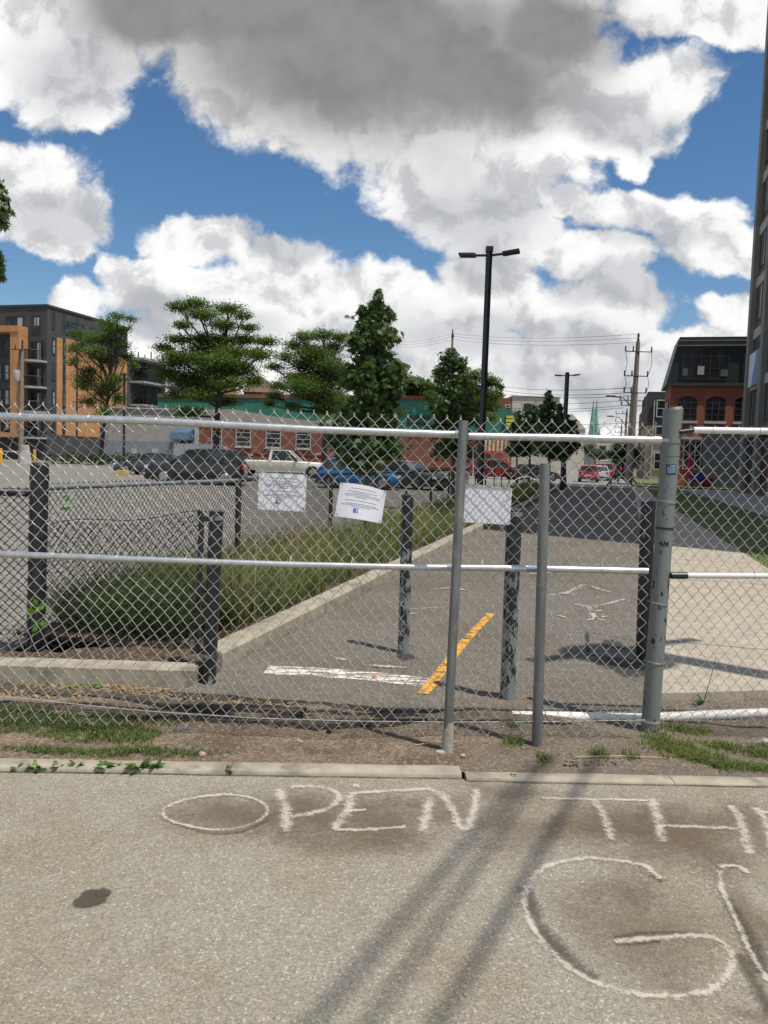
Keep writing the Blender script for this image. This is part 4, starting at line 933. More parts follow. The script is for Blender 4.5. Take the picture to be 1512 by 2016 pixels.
# dark green sedge mound in the near corner of the bed
cx, cy = G(255, 1235).x, G(255, 1235).y
for (px, py, n, rx, h, lm, sd) in ((260, 1250, 4200, 0.62, 0.46, L_sedge, 7), (180, 1240, 1800, 0.38, 0.34, L_sedge, 8), (350, 1225, 3200, 0.42, 0.62, L_grass, 9)):
    c0 = G(px, py, 0.1); c0 = Vector((c0.x, c0.y+0.3, 0.1)); r_ = g_.random(n)**0.5; a = g_.uniform(0, 6.28, n)
    blades('sedge_mound', np.stack([c0.x+rx*r_*np.cos(a), c0.y+rx*0.75*r_*np.sin(a), np.full(n, 0.11)], 1), h, 0.009, lm, 'dark green sedge mound spilling over the mulch at the near end of the bed' if sd == 7 else ('sparser sedge tuft at the left end of the mulch' if sd == 8 else 'lighter upright grass clump just left of the corner bollard'), 'grass', 0.75, sd)
nb = 900; sb = 0.2+30*g_.random(nb)**1.8; tb_ = -0.35-1.3*g_.random(nb); kb = (np.sin(1.7*sb+3*tb_)+np.sin(0.9*sb-2*tb_)) > 0.5
vb_, fb_ = scatter(MS, MF, st_arr(sb[kb], tb_[kb], 0.18+0.32*g_.random(kb.sum())), 0.05, 0.5, 88); tag(np_obj('broadleaf_weeds', vb_, fb_, L_dark), 'darker broad-leaved weeds mixed into the tall grass of the planted strip', 'weeds', kind='stuff')
# short weeds and turf on the dirt verge, and dandelion rosettes along the kerb
def patch_pts(lst, dens, seed, kx=1.0):
    g = np.random.default_rng(seed); out = []
    for (x0, y0, rx, ry) in lst:
        c = G(x0, y0); ax_ = rx/F*c.y; ay = c.y*ry/(y0-905); n = int(dens*ax_*ay*3.14); r = g.random(n)**0.6; a = g.uniform(0, 6.28, n); w_ = 1+0.3*np.sin(3*a+x0)
        out.append(np.stack([c.x+ax_*r*w_*np.cos(a), c.y+ay*r*w_*np.sin(a), np.full(n, 0.005)], 1))
    p = np.vstack(out); p[:, 2] = [dz(x, y) for x, y in p[:, :2]]
    # nothing on the paved side of the kerb
    yk = np.array([(kA+kd*((x-kA.x)/kd.x)).y+0.13 for x in p[:, 0]]); return p[p[:, 1] > yk]
gl = [(30, 1415, 70, 16), (60, 1440, 80, 18), (190, 1440, 100, 22), (250, 1455, 70, 14), (150, 1484, 160, 8), (320, 1486, 120, 7), (20, 1400, 50, 10), (330, 1420, 30, 8), (110, 1425, 60, 10), (250, 1418, 60, 10)]
blades('verge_grass', patch_pts(gl, 11000, 3), 0.038, 0.006, L_turf, 'short green turf patches on the dirt verge at the left', 'grass', 0.7, 12)
gr = [(1330, 1478, 60, 16), (1380, 1496, 70, 14), (1300, 1460, 30, 10), (1440, 1510, 60, 10), (1500, 1480, 40, 16), (1420, 1470, 40, 10), (1500, 1520, 30, 10), (1180, 1500, 20, 8), (1070, 1505, 14, 10), (1350, 1440, 60, 7), (1010, 1470, 20, 8), (1240, 1500, 20, 6), (1010, 1440, 12, 8)]
blades('verge_grass', patch_pts(gr, 8500, 4), 0.06, 0.006, L_grass, 'longer green and straw grass tufts round the foot of the grey gate post', 'grass', 0.7, 13)
blades('dry_stalks', patch_pts([(300, 1422, 120, 12), (200, 1418, 150, 10), (420, 1432, 60, 8), (1310, 1470, 60, 10)], 260, 14), 0.10, 0.006, L_tan, 'dry yellow stalks poking through the bottom of the mesh', 'grass', 0.5, 14)
n = 9000; s = -1.5+46*g_.random(n)**1.5; t = 5.2+2.6*g_.random(n)
blades('lawn_blades', st_arr(s, t, np.full(n, 0.045)), 0.07, 0.02, L_grass, 'mown grass strip along the pavement behind the right-hand fence', 'grass', 0.6, 15)
# leaf litter and gravel
def litter(name, lst, dens, size, m, label, cat, seed, zf=0.012, up=1.5):
    p = patch_pts(lst, dens, seed); p[:, 2] += zf; v, f = scatter(QS, QF, p, size, up, seed); return tag(np_obj(name, v, f, m), label, cat, kind='stuff')
M_dead = leaf_mat('dead_leaves', (0.30, 0.20, 0.11), (0.22, 0.13, 0.07), (0.42, 0.31, 0.19), 0.2, 20)
litter('leaf_litter', [(100, 1345, 190, 12), (250, 1362, 160, 12), (400, 1365, 60, 14), (60, 1370, 120, 10), (520, 1385, 120, 6), (330, 1340, 60, 6), (430, 1345, 40, 14)], 900, 0.035, M_dead, 'dry brown leaves drifted against the low concrete wall', 'leaf litter', 21, 0.02)
litter('leaf_litter', [(200, 1284, 190, 6), (80, 1270, 120, 10), (330, 1290, 50, 6)], 900, 0.03, M_dead, 'dry leaf mulch on the soil above the low concrete wall', 'leaf litter', 22, 0.12)
litter('leaf_litter', [(700, 1470, 500, 26), (1200, 1480, 280, 24), (120, 1450, 160, 20), (640, 1408, 420, 14)], 60, 0.022, M_dead, 'a few dry leaves strewn over the bare dirt verge', 'leaf litter', 23, 0.008)
def stones(name, lst, dens, size, m, label, seed):
    p = patch_pts(lst, dens, seed); g = np.random.default_rng(seed)
    n = len(p); s = size*g.uniform(0.4, 1.3, n)**1.5
    o = np.array([(1, 0, 0), (0, 1, 0), (-1, 0, 0), (0, -1, 0), (0, 0, .6), (0, 0, -.6)]); o = o[None]*s[:, None, None]*g.uniform(0.6, 1.2, (n, 6, 1))
    a = g.uniform(0, 6.28, n); ca, sa = np.cos(a)[:, None], np.sin(a)[:, None]; o2 = np.stack([o[..., 0]*ca-o[..., 1]*sa, o[..., 0]*sa+o[..., 1]*ca, o[..., 2]], -1)
    V = (p[:, None]+o2).reshape(-1, 3); fb = np.array([(0, 1, 4), (1, 2, 4), (2, 3, 4), (3, 0, 4), (1, 0, 5), (2, 1, 5), (3, 2, 5), (0, 3, 5)])
    return tag(np_obj(name, V, ((np.arange(n)*6)[:, None, None]+fb[None]).reshape(-1, 3), m), label, 'gravel', kind='stuff')
M_rub = mat('asphalt_crumbs', (0.06, 0.055, 0.05), (0.14, 0.125, 0.105), 0.95, scale=40, kind='World', detail=3)
M_stone = mat('stone', (0.28, 0.25, 0.21), (0.15, 0.135, 0.115), 0.9, scale=30, kind='World', detail=3)
stones('gravel', [(1150, 1490, 140, 22), (1100, 1455, 120, 16), (950, 1450, 100, 12), (1230, 1470, 80, 16), (1400, 1440, 120, 8)], 2600, 0.008, M_stone, 'grey gravel round the feet of the two steel posts', 31)
stones('gravel', [(560, 1470, 330, 24), (700, 1495, 250, 10), (400, 1480, 150, 12), (1200, 1420, 280, 6), (500, 1400, 300, 8)], 420, 0.008, M_stone, 'scattered small stones on the bare dirt verge', 32)
stones('gravel', [(600, 1398, 420, 9), (900, 1415, 420, 9), (1150, 1405, 200, 8), (1400, 1395, 200, 8), (450, 1410, 300, 8)], 3600, 0.013, M_rub, 'dark broken asphalt crumbs along the ragged edge of the path', 33)
def rock(px, py, sx, sy, sz, c, label):
    q = G(px, py); b = bmesh.new(); bmesh.ops.create_icosphere(b, subdivisions=2, radius=1.0); r_ = random.Random(px)
    for v in b.verts:
        f = 1+0.22*math.sin(v.co.x*4+px)+0.15*math.sin(v.co.y*5+py)+r_.uniform(-.06, .06); v.co = Vector((v.co.x*sx*f, v.co.y*sy*f, max(v.co.z, -0.4)*sz*f))
    me = bpy.data.meshes.new('stone'); b.to_mesh(me); b.free(); me.materials.append(mat('rock_%d' % px, c, rough=0.9, scale=40, bmp=0.4)); MATS
    o = bpy.data.objects.new('stone', me); C.objects.link(o); o.location = (q.x, q.y, dz(q.x, q.y)+0.01); o.rotation_euler = (0, 0, r_.uniform(0, 3))
    return tag(o, label, 'stone')
rock(357, 1440, 0.038, 0.025, 0.018, (0.16, 0.15, 0.15), 'flat dark grey stone on bare dirt right of the turf patch')
rock(398, 1489, 0.026, 0.018, 0.012, (0.5, 0.40, 0.32), 'pale pinkish stone on the dirt near the kerb')
rock(866, 1486, 0.024, 0.017, 0.015, (0.40, 0.37, 0.31), 'pale stone lying against the foot of the left steel post')
rock(912, 1492, 0.018, 0.013, 0.010, (0.42, 0.36, 0.26), 'small tan stone right of the foot of the left steel post')
rock(590, 1458, 0.018, 0.013, 0.010, (0.38, 0.35, 0.30), 'small pale stone under the middle of the mesh')
rock(1504, 1462, 0.04, 0.03, 0.03, (0.38, 0.36, 0.33), 'grey fist-sized stone at the right edge of the verge')
rock(550, 1432, 0.028, 0.02, 0.02, (0.02, 0.02, 0.02), 'black lump of broken asphalt under the mesh, left one')
rock(650, 1437, 0.024, 0.018, 0.016, (0.02, 0.02, 0.02), 'black lump of broken asphalt under the mesh, right one')
for (a, b2, lab) in (((1130, 1506), (1310, 1503), 'long pale dry stick lying on the dirt near the kerb'), ((818, 1472), (905, 1470), 'short pale stick crossing the foot of the left steel post'), ((588, 1447), (625, 1451), 'short white stick on the dirt below the mesh'), ((1340, 1434), (1380, 1448), 'bent dry stalk in the grass right of the gate post')):
    u, w = G(*a), G(*b2); u.z = dz(u.x, u.y)+0.012; w.z = dz(w.x, w.y)+0.012
    tag(MB().tube([u, (u+w)/2+Vector((0, 0.004, 0.006)), w], [0.0025, 0.003, 0.0018], 6).build('dry_stick', mat('straw', (0.46, 0.38, 0.26), rough=0.8)), lab, 'stick')
def weed(px, py, n, ln, w, lm, label, z=None, up=0.6, seed=1, off=(0, 0), stem=None):
    q = G(px, py) if z is None else z; g = np.random.default_rng(seed); th = thing('weed', label, 'weed', tuple(q)); V = []; Fs = []
    for i in range(n):
        a = g.uniform(0, 6.28); l = ln*g.uniform(.5, 1.1); el = up*g.uniform(.3, 1.1); d = np.array([math.cos(a), math.sin(a), 0]); sd_ = np.array([-d[1], d[0], 0]); b0 = len(V)
        K = 6
        for k in range(K+1):
            f = k/K; c = d*l*f+np.array([0, 0, l*(el*f-0.55*el*f*f)+0.004]); ww = w*math.sin(math.pi*min(1, f*0.9+0.08))*(0.6 if k % 2 else 1.1)
            V += [c-sd_*ww, c+sd_*ww]
        for k in range(K): Fs.append((b0+2*k, b0+2*k+1, b0+2*k+3, b0+2*k+2))
    np_obj('leaves', np.array(V), np.array(Fs), lm, th)
    if stem: MB().tube([Vector(q), Vector(q)+Vector(stem)*0.5, Vector(q)+Vector(stem)], [0.003, 0.0025, 0.0015], 5).build('stem', lm, th)
    return th
for i, (px, py, n, ln) in enumerate([(30, 1514, 12, 0.06), (72, 1514, 10, 0.05), (112, 1512, 12, 0.055), (150, 1511, 14, 0.06), (205, 1514, 18, 0.07), (225, 1511, 12, 0.06), (272, 1514, 16, 0.065), (305, 1513, 14, 0.06), (455, 1519, 6, 0.035), (1010, 1528, 5, 0.03)]):
    p_ = G(px, py); weed(px, py+4, int(n*1.6), ln*(1.0+0.35*math.sin(px)), 0.012, L_weed, ['leafy weed at the kerb, farthest left', 'small weed at the kerb, second from the left', 'weed growing over the kerb, third from the left', 'weed growing over the kerb, fourth from the left', 'large dandelion rosette on the kerb, biggest of the row', 'dandelion rosette touching the right side of the biggest one', 'dandelion rosette on the kerb, second from the right of the row', 'last full rosette at the right end of the kerb weeds', 'tiny weed in the kerb joint below the corner bollard', 'tiny weed at the kerb between the two steel posts'][i], seed=40+i, up=1.7)
weed(160, 1356, 9, 0.14, 0.02, L_vine, 'bright green weed in the leaf litter before the concrete wall', seed=60)
weed(80, 1481, 9, 0.06, 0.014, L_weed, 'lone dark rosette on bare dirt at the left', seed=61)
w0 = G(1384, 1388); weed(0, 0, 6, 0.09, 0.012, L_dark, 'thin upright weed behind the right-hand mesh', z=w0, seed=62, up=1.2, stem=(0.07, 0, 0.33))
# vine on the corner post
th = thing('vine', 'bright green leafy vine sprouting at the foot of the thick black corner post', 'plant', (cpb.x, cpb.y-0.1, 0.1))
pos = np.array([tuple(P(x, y, cpb.y-0.12)-Vector((cpb.x, cpb.y-0.1, 0.1))) for x, y in ((62, 1190), (72, 1186), (84, 1194), (95, 1200), (60, 1205), (58, 1215), (72, 1200), (66, 1222), (78, 1228), (86, 1226), (88, 1194), (70, 1236))])
v, f = scatter(MS, MF, pos, 0.042, 0.2, 5); np_obj('leaves', v, f, L_vine, th)
MB().tube([Vector((cpb.x, cpb.y-0.1, 0.1)), P(68, 1230, cpb.y-0.1), P(72, 1200, cpb.y-0.1), P(85, 1192, cpb.y-.1)], 0.003, 5).build('stem', L_vine, th)

# ------------------------------------------------------------------ buildings
def flatm(name, c, c2=None, rough=0.85, sc=1.5, **k): return mat(name, c, c2 or tuple(x*0.85 for x in c), rough, scale=sc, kind='World', **k)
def brick_mat(name, c1, c2, mortar, sc=1.0, ang=0.0):
    m, nt, b = newmat(name); geo = nt.nodes.new('ShaderNodeNewGeometry'); mp = nt.nodes.new('ShaderNodeMapping'); nt.links.new(geo.outputs['Position'], mp.inputs[0]); mp.inputs['Rotation'].default_value = (0, 0, -ang)
    sp = nt.nodes.new('ShaderNodeSeparateXYZ'); nt.links.new(mp.outputs[0], sp.inputs[0]); cb = nt.nodes.new('ShaderNodeCombineXYZ')
    nt.links.new(math_(nt, 'ADD', sp.outputs[0], sp.outputs[1]), cb.inputs[0]); nt.links.new(sp.outputs[2], cb.inputs[1])
    bt = nt.nodes.new('ShaderNodeTexBrick'); nt.links.new(cb.outputs[0], bt.inputs['Vector']); bt.inputs['Scale'].default_value = 4.5*sc
    bt.inputs['Color1'].default_value = (*c1, 1); bt.inputs['Color2'].default_value = (*c2, 1); bt.inputs['Mortar'].default_value = (*mortar, 1); bt.inputs['Mortar Size'].default_value = 0.015
    n = noise(nt, coordv(nt, 'World'), 0.8, 5); c = mixc(nt, mapr(nt, n, 0.35, 0.7, 0, 0.5), bt.outputs[0], (0.6, 0.6, 0.6), 'MULTIPLY')
    nt.links.new(c, b.inputs['Base Color']); b.inputs['Roughness'].default_value = 0.9; return m
def glass_mat(name, c=(0.02, 0.025, 0.03), rough=0.08):
    m, nt, b = newmat(name); v = coordv(nt, 'World'); n = noise(nt, v, 0.9, 3)
    nt.links.new(mixc(nt, mapr(nt, n, 0.45, 0.6), c, tuple(x*2.2 for x in c)), b.inputs['Base Color']); b.inputs['Roughness'].default_value = rough; b.inputs['Specular IOR Level'].default_value = 0.35; return m
GL = glass_mat('window_glass'); GLs = glass_mat('dim_window_glass', (0.012, 0.013, 0.015), 0.25)
M_orange = brick_mat('orange_cladding', (0.60, 0.30, 0.125), (0.53, 0.26, 0.105), (0.42, 0.24, 0.12), 1.0, PANG)
M_char = brick_mat('charcoal_brick', (0.085, 0.083, 0.086), (0.065, 0.064, 0.067), (0.05, 0.05, 0.05), 1.0, PANG)
M_redb = brick_mat('red_brick', (0.27, 0.085, 0.052), (0.21, 0.065, 0.042), (0.2, 0.13, 0.1))
M_redb2 = brick_mat('orange_red_brick', (0.38, 0.12, 0.07), (0.31, 0.095, 0.058), (0.24, 0.12, 0.08), 1.0, PANG)
M_greywall = flatm('grey_wall', (0.36, 0.35, 0.34)); M_metal = flatm('dark_cladding', (0.022, 0.028, 0.03), rough=0.5); M_trim = flatm('pale_trim', (0.5, 0.48, 0.45)); M_dgrey = flatm('dark_grey', (0.05, 0.052, 0.055))
M_cream = flatm('cream_render', (0.55, 0.50, 0.42)); M_beige = flatm('beige_stone', (0.42, 0.35, 0.25)); M_curt = flatm('curtain', (0.42, 0.42, 0.42)); M_green = None
def window(pl, k0, z0_, k1, z1_, parent, fm, gm, nx=2, nz=1, off=0.0, fw=0.06, inset=0.12, sill=None, curtain=None):
    """frame bars with a glass pane sitting in front of the wall's dark reveal"""
    mb = MB()
    mb.slab(pl, k0, z0_, k1, z0_+fw, off, off+0.05).slab(pl, k0, z1_-fw, k1, z1_, off, off+0.05)
    for i in range(nx+1):
        k = k0+(k1-k0-fw)*i/nx; mb.slab(pl, k, z0_+fw, k+fw, z1_-fw, off+0.002, off+0.045)
    for j in range(1, nz): z = z0_+(z1_-z0_)*j/nz; mb.slab(pl, k0+fw, z-fw*.35, k1-fw, z+fw*.35, off+0.004, off+0.04)
    fr = mb.build('window', fm, parent, smooth=0)
    MB().slab(pl, k0+fw*.5, z0_+fw*.5, k1-fw*.5, z1_-fw*.5, off-0.02, off+0.02).build('pane', gm, fr, smooth=0)
    if curtain: MB().slab(pl, *curtain, off+0.021, off+0.028).build('blind', M_curt, fr, smooth=0)
    if sill: MB().slab(pl, k0-.08, z0_-.12, k1+.08, z0_-0.004, off-0.01, off+0.12).build('sill', sill, fr, smooth=0)
    return fr
def blk(pl, k0, z0_, k1, z1_, a, b_, name, m, parent): return MB().slab(pl, k0, z0_, k1, z1_, a, b_).build(name, m, parent, smooth=0)

# orange and charcoal apartment block
yA = 92.0; cA = P(92, 880, yA); PL = Plane((cA.x, cA.y), (D.x, D.y)); PFt = Plane((cA.x, cA.y), (-N.x, -N.y))
ap = thing('apartment_block', 'charcoal and orange apartment block with rounded balconies at the far left', 'building', (cA.x, cA.y, 0))
zr_ = PL.hit(92, 603)[1]; kE = PL.hit(250, 760)[0]; kEnd = PL.hit(325, 760)[0]
fx = lambda px, py=700: PFt.hit(px, py)[0]; rx_ = lambda px, py=750: PL.hit(px, py)[0]
# main body as one solid
def prism_from(pl, k0, k1, depth, z0_, z1_, name, m, parent, dirn):
    a, b_ = pl.pt(k0, 0), pl.pt(k1, 0); q = Vector((dirn[0], dirn[1], 0))*depth
    return MB().hexa([Vector((v.x, v.y, z0_)) for v in (a, b_, b_+q, a+q)], [Vector((v.x, v.y, z1_)) for v in (a, b_, b_+q, a+q)]).build(name, m, parent, smooth=0)
kMain = PL.hit(201, 633)[0]; kMain = max(kMain, kE)
prism_from(PL, 0, kMain, 26, 0, zr_, 'wall', M_char, ap, (-N.x, -N.y))
blk(PL, -0.1, zr_, kMain+.1, zr_+0.25, -26, 0.12, 'parapet', M_dgrey, ap)
zf = [PFt.hit(60, y)[1] for y in (872, 815, 760, 712, 662, 612)]      # floor lines at the corner
zl = lambda py: PFt.hit(60, py)[1]
# orange frame box on the front
o0, o1 = fx(55), fx(-60)
blk(PFt, o0, zl(862), fx(38), zl(657), 0.01, 1.5, 'orange_pier', M_orange, ap)
blk(PFt, o0, zl(657), o1, zl(645), 0.01, 1.6, 'orange_lintel', M_orange, ap); blk(PFt, o0, zl(862), o1, zl(853), 0.012, 1.55, 'orange_base', M_orange, ap)
for (y0, y1) in ((668, 703), (716, 752), (766, 802), (820, 852)):
    for (x0, x1) in ((32, 22), (20, 6), (4, -14)):
        window(PFt, fx(x0), zl(y1), fx(x1), zl(y0), ap, M_dgrey, GL, 1, 2, 0.6 if False else 0.02, fw=0.12, curtain=((fx(x0)+0.2, zl(y1)+0.3, fx(x0)+0.2+(fx(x1)-fx(x0))*0.4, zl(y0)-0.2) if rnd.random() < 0.6 else None))
# top-floor windows at the front
for (x0, x1) in ((48, 12), (81, 63), (-5, -25)): window(PFt, fx(x1 if x1 > x0 else x0), zl(655), fx(x1 if x1 < x0 else x0), zl(621), ap, M_dgrey, GL, 2, 1, 0.02, fw=0.12, curtain=(fx(max(x0, x1))+0.25, zl(655)+.8, fx(max(x0, x1))+0.9, zl(625)))
# recessed balconies right of the orange frame
for i, (yt, yb) in enumerate(((692, 713), (740, 764), (790, 812), (838, 862))):
    k0, k1 = fx(52), fx(93); z_ = zl(yb); K = 12; vs = []; 
    ptsb = []
    for j in range(K+1):
        f = j/K; ptsb.append(PFt.pt(k0+(k1-k0)*f*(-1 if False else 1), z_, 0.05+2.0*math.sin(math.pi*min(1, 0.18+0.64*f))))
    base_ = [PFt.pt(k0, z_, 0.01)]+ptsb+[PFt.pt(k1, z_, 0.01)]
    bal = MB().prism([(p.x, p.y) for p in (base_ if (k1-k0) < 0 else base_)], z_-0.12, z_+0.12).build('balcony', M_greywall, ap, smooth=0)
    mb = MB()
    for a, b_ in zip(ptsb[:-1], ptsb[1:]):
        mb.tube([a+Vector((0, 0, 1.2)), b_+Vector((0, 0, 1.2))], 0.05, 4)
        for q in range(3): c = a.lerp(b_, q/3); mb.tube([c+Vector((0, 0, .12)), c+Vector((0, 0, 1.2))], 0.03, 3)
    mb.build('railing', M_metal, bal, smooth=0)
    window(PFt, fx(88), z_+0.15, fx(60), z_+2.4, ap, M_dgrey, GLs, 3, 1, 0.02, fw=0.1, curtain=(fx(80), z_+0.3, fx(74), z_+2.2))
# the long side towards the path: orange strips and window slots
for (x0, x1, yt, yb) in ((111, 122, 664, 868), (129, 149, 666, 868), (153, 197, 684, 868), (200, 224, 690, 868), (228, 249, 700, 868)):
    k0, k1 = rx_(x0), rx_(x1); blk(PL, k0, 3.0, k1, PL.hit(x0, yt)[1], 0.01, 0.06, 'orange_panel', M_orange, ap)
for (x0, x1) in ((123.5, 127.5), (150, 152.6), (102, 108), (198, 199.7)):
    k0, k1 = rx_(x0), rx_(x1)
    for j in range(5): z_ = 3.4+j*2.95; window(PL, k0, z_, k1, z_+2.0, ap, M_dgrey, GL, 1, 2, 0.02, fw=0.12, curtain=(k0+0.2, z_+0.2, k0+0.2+(k1-k0)*.4, z_+1.6) if j % 2 else None)
for px in (122, 138, 152, 175): k0 = rx_(px); window(PL, k0, zr_-2.6, k0+1.3, zr_-1.0, ap, M_dgrey, GL, 1, 1, 0.02, fw=0.12)
# lower wing with long balconies
zw = PL.hit(262, 702)[1]
prism_from(PL, kMain, kEnd, 20, 0, zw, 'wall', M_char, ap, (-N.x, -N.y))
for j in range(4):
    z_ = zw-0.3-j*3.1; kk0, kk1 = kMain+0.6, kEnd-1
    bal = blk(PL, kk0, z_-0.18, kk1, z_+0.1, 0.02, 2.2, 'balcony', M_greywall, ap)
    if j:
        mb = MB(); mb.slab(PL, kk0, z_+1.15, kk1, z_+1.22, 2.1, 2.18)
        q = kk0
        while q < kk1: mb.slab(PL, q, z_+.1, q+0.08, z_+1.15, 2.12, 2.17); q += 0.9
        mb.build('railing', M_metal, bal, smooth=0)
    q = kk0+1
    while q < kk1-4: window(PL, q, z_+0.15 if j else z_-2.4, q+3, z_+2.3 if j else z_-0.3, ap, M_dgrey, GLs, 2, 1, 0.02, fw=0.12); q += 5.5
rt_ = MB()
for i in range(14): k = kMain+1+i*1.6; a = PL.pt(k, zw, -1.0); rt_.tube([a, a+Vector((0, 0, 0.8+0.8*rnd.random()))], 0.08, 4)
rt_.build('roof_vents', M_dgrey, ap)

# long low grey building with a blue awning, and the red brick one beside it
yB = 80.0; gp = Plane((P(205, 880, yB).x, yB), (1, -0.02)); gk = lambda px, py=870: gp.hit(px, py)[0]; gz = lambda px, py: gp.hit(px, py)[1]
gb = thing('grey_building', 'long plain grey building with a dark blue awning, right of the apartments', 'building', tuple(gp.pt(0, 0)))
prism_from(gp, 0, gk(392), 18, 0, gz(300, 806), 'wall', M_greywall, gb, (0, 1)); blk(gp, -0.1, gz(300, 806), gk(392), gz(300, 803), -18, 0.15, 'parapet', M_trim, gb)
blk(gp, 0, 0, gk(340), gz(270, 868), 0.01, 0.08, 'lower_cladding', flatm('blue_grey', (0.23, 0.26, 0.30)), gb)
a0, a1 = gk(344), gk(382)
MB().hexa([gp.pt(a0, gz(360, 866), 0.02), gp.pt(a1, gz(360, 866), 0.02), gp.pt(a1, gz(360, 866), 2.0), gp.pt(a0, gz(360, 866), 2.0)], [gp.pt(a0, gz(360, 843), 0.02), gp.pt(a1, gz(360, 843), 0.02), gp.pt(a1, gz(360, 852), 1.8), gp.pt(a0, gz(360, 852), 1.8)]).build('awning', flatm('awning_blue', (0.06, 0.13, 0.22)), gb, smooth=0)
blk(gp, gk(350), 0.0, gk(380), gz(360, 868), 0.012, 0.05, 'doorway', M_metal, gb); blk(gp, gk(384), 0, gk(391), gz(388, 842), 0.02, 0.3, 'pale_pier', M_trim, gb)
for px in (300, 258): k = gk(px); blk(gp, k, gz(px, 893), k+0.6, gz(px, 883), 0.09, 0.12, 'wall_sign', M_trim, gb)
rb0 = gp.pt(gk(392), 0); rp = Plane((rb0.x, rb0.y), (1, -0.03)); rk = lambda px, py=870: rp.hit(px, py)[0]; rz_ = lambda px, py: rp.hit(px, py)[1]
rb = thing('brick_workshop', 'low red brick workshop with big white-framed windows behind the white pickup', 'building', tuple(rp.pt(0, 0)))
prism_from(rp, 0.05, rk(640), 16, 0, rz_(500, 838), 'wall', M_redb, rb, (0, 1))
# grey parapet stepping down to the right
pa = MB(); prof = [(392, 806), (461, 806), (538, 820), (583, 825), (640, 832)]
for (xa, ya), (xb, yb) in zip(prof[:-1], prof[1:]):
    pa.hexa([rp.pt(rk(xa)+.05, rz_(xa, 838)+.004, 0.1), rp.pt(rk(xb)+.05, rz_(xb, 838)+.004, 0.1), rp.pt(rk(xb)+.05, rz_(xb, ya if False else yb), 0.1), rp.pt(rk(xa)+.05, rz_(xa, ya), 0.1)],
            [rp.pt(rk(xa)+.05, rz_(xa, 838)+.004, -5), rp.pt(rk(xb)+.05, rz_(xb, 838)+.004, -5), rp.pt(rk(xb)+.05, rz_(xb, yb), -5), rp.pt(rk(xa)+.05, rz_(xa, ya), -5)])
pa.build('parapet', flatm('parapet_grey', (0.30, 0.285, 0.265), (0.36, 0.33, 0.28), sc=0.6), rb, smooth=0)
for (x0, x1, yb) in ((416, 437, 877), (464, 494, 879), (523, 553, 881), (582, 612, 883)):
    window(rp, rk(x0), rz_(x0, yb), rk(x1), rz_(x0, yb-37), rb, M_trim, GLs, 1, 4, 0.02, fw=0.09, sill=M_trim)
for px, py in ((489, 897), (622, 897)): k = rk(px); blk(rp, k, rz_(px, py), k+0.5, rz_(px, py-5), 0.02, 0.06, 'wall_plate', M_trim, rb)
blk(rp, 0, rz_(500, 893), rk(640), rz_(500, 891), 0.01, 0.08, 'string_course', M_redb, rb)

# long green corrugated building
yG = 108.0
def corr_mat():
    m, nt, b = newmat('green_corrugated'); v = coordv(nt, 'World'); w = nt.nodes.new('ShaderNodeTexWave'); w.wave_type = 'BANDS'; w.bands_direction = 'X'; w.inputs['Scale'].default_value = 1.1; nt.links.new(v, w.inputs['Vector'])
    c = mixc(nt, mapr(nt, noise(nt, v, 0.25, 5), 0.35, 0.65), (0.035, 0.20, 0.135), (0.028, 0.155, 0.115)); nt.links.new(c, b.inputs['Base Color']); b.inputs['Roughness'].default_value = 0.6; bump(nt, b, w.outputs[0], 0.6, 0.05); return m
M_green = corr_mat(); gp2 = Plane((P(300, 880, yG).x, yG), (1, 0.03)); hk = lambda px, py=830: gp2.hit(px, py)[0]; hz = lambda px, py: gp2.hit(px, py)[1]
gr_ = thing('green_warehouse', 'long green corrugated warehouse with red coping and a yellow sign at its right end', 'building', tuple(gp2.pt(0, 0)))
gA, gB = hk(310), hk(1010)
mb = MB(); mb.hexa([gp2.pt(gA, hz(310, 835), 0), gp2.pt(gB, hz(1008, 858), 0), gp2.pt(gB, hz(1008, 858), -25), gp2.pt(gA, hz(310, 835), -25)], [gp2.pt(gA, hz(310, 782), 0), gp2.pt(gB-3.6, hz(970, 788), 0), gp2.pt(gB-3.6, hz(970, 788), -25), gp2.pt(gA, hz(310, 782), -25)])
mb.add([gp2.pt(gB-3.6, hz(970, 788), 0.01), gp2.pt(gB, hz(1008, 812), 0.01), gp2.pt(gB, hz(1008, 858), 0.01), gp2.pt(gB-3.6, hz(985, 858), 0.01)], [(0, 3, 2, 1)])
mb.build('upper_wall', M_green, gr_, smooth=0)
prism_from(gp2, gA, gB, 25, 0, hz(600, 850), 'lower_wall', M_redb, gr_, (0, 1))
MB().hexa([gp2.pt(gA, hz(310, 782)+.004, 0.2), gp2.pt(gB-3.6, hz(970, 788)+.004, 0.2), gp2.pt(gB-3.6, hz(970, 788)+.004, -2), gp2.pt(gA, hz(310, 782)+.004, -2)], [gp2.pt(gA, hz(310, 775), 0.2), gp2.pt(gB-3.6, hz(970, 781), 0.2), gp2.pt(gB-3.6, hz(970, 781), -2), gp2.pt(gA, hz(310, 775), -2)]).build('coping', M_redb, gr_, smooth=0)
# yellow sign with four rows of dark lettering
sg = blk(gp2, hk(994), hz(1000, 847), hk(1012), hz(1000, 817), 0.3, 0.45, 'sign_panel', M_green, gr_)
ys = flatm('sign_yellow', (0.85, 0.68, 0.04)); 
for j in range(4):
    z1_ = hz(1000, 818.5+j*7); z0_ = hz(1000, 824+j*7); x = 995.0
    while x < 1010.5:
        w = rnd.uniform(2.6, 4.6); w = min(w, 1011.5-x); blk(gp2, hk(x), z0_+rnd.uniform(0, .06), hk(x+w), z1_-rnd.uniform(0, .06), 0.46, 0.52, 'sign_letter', ys, gr_); x += w+0.4
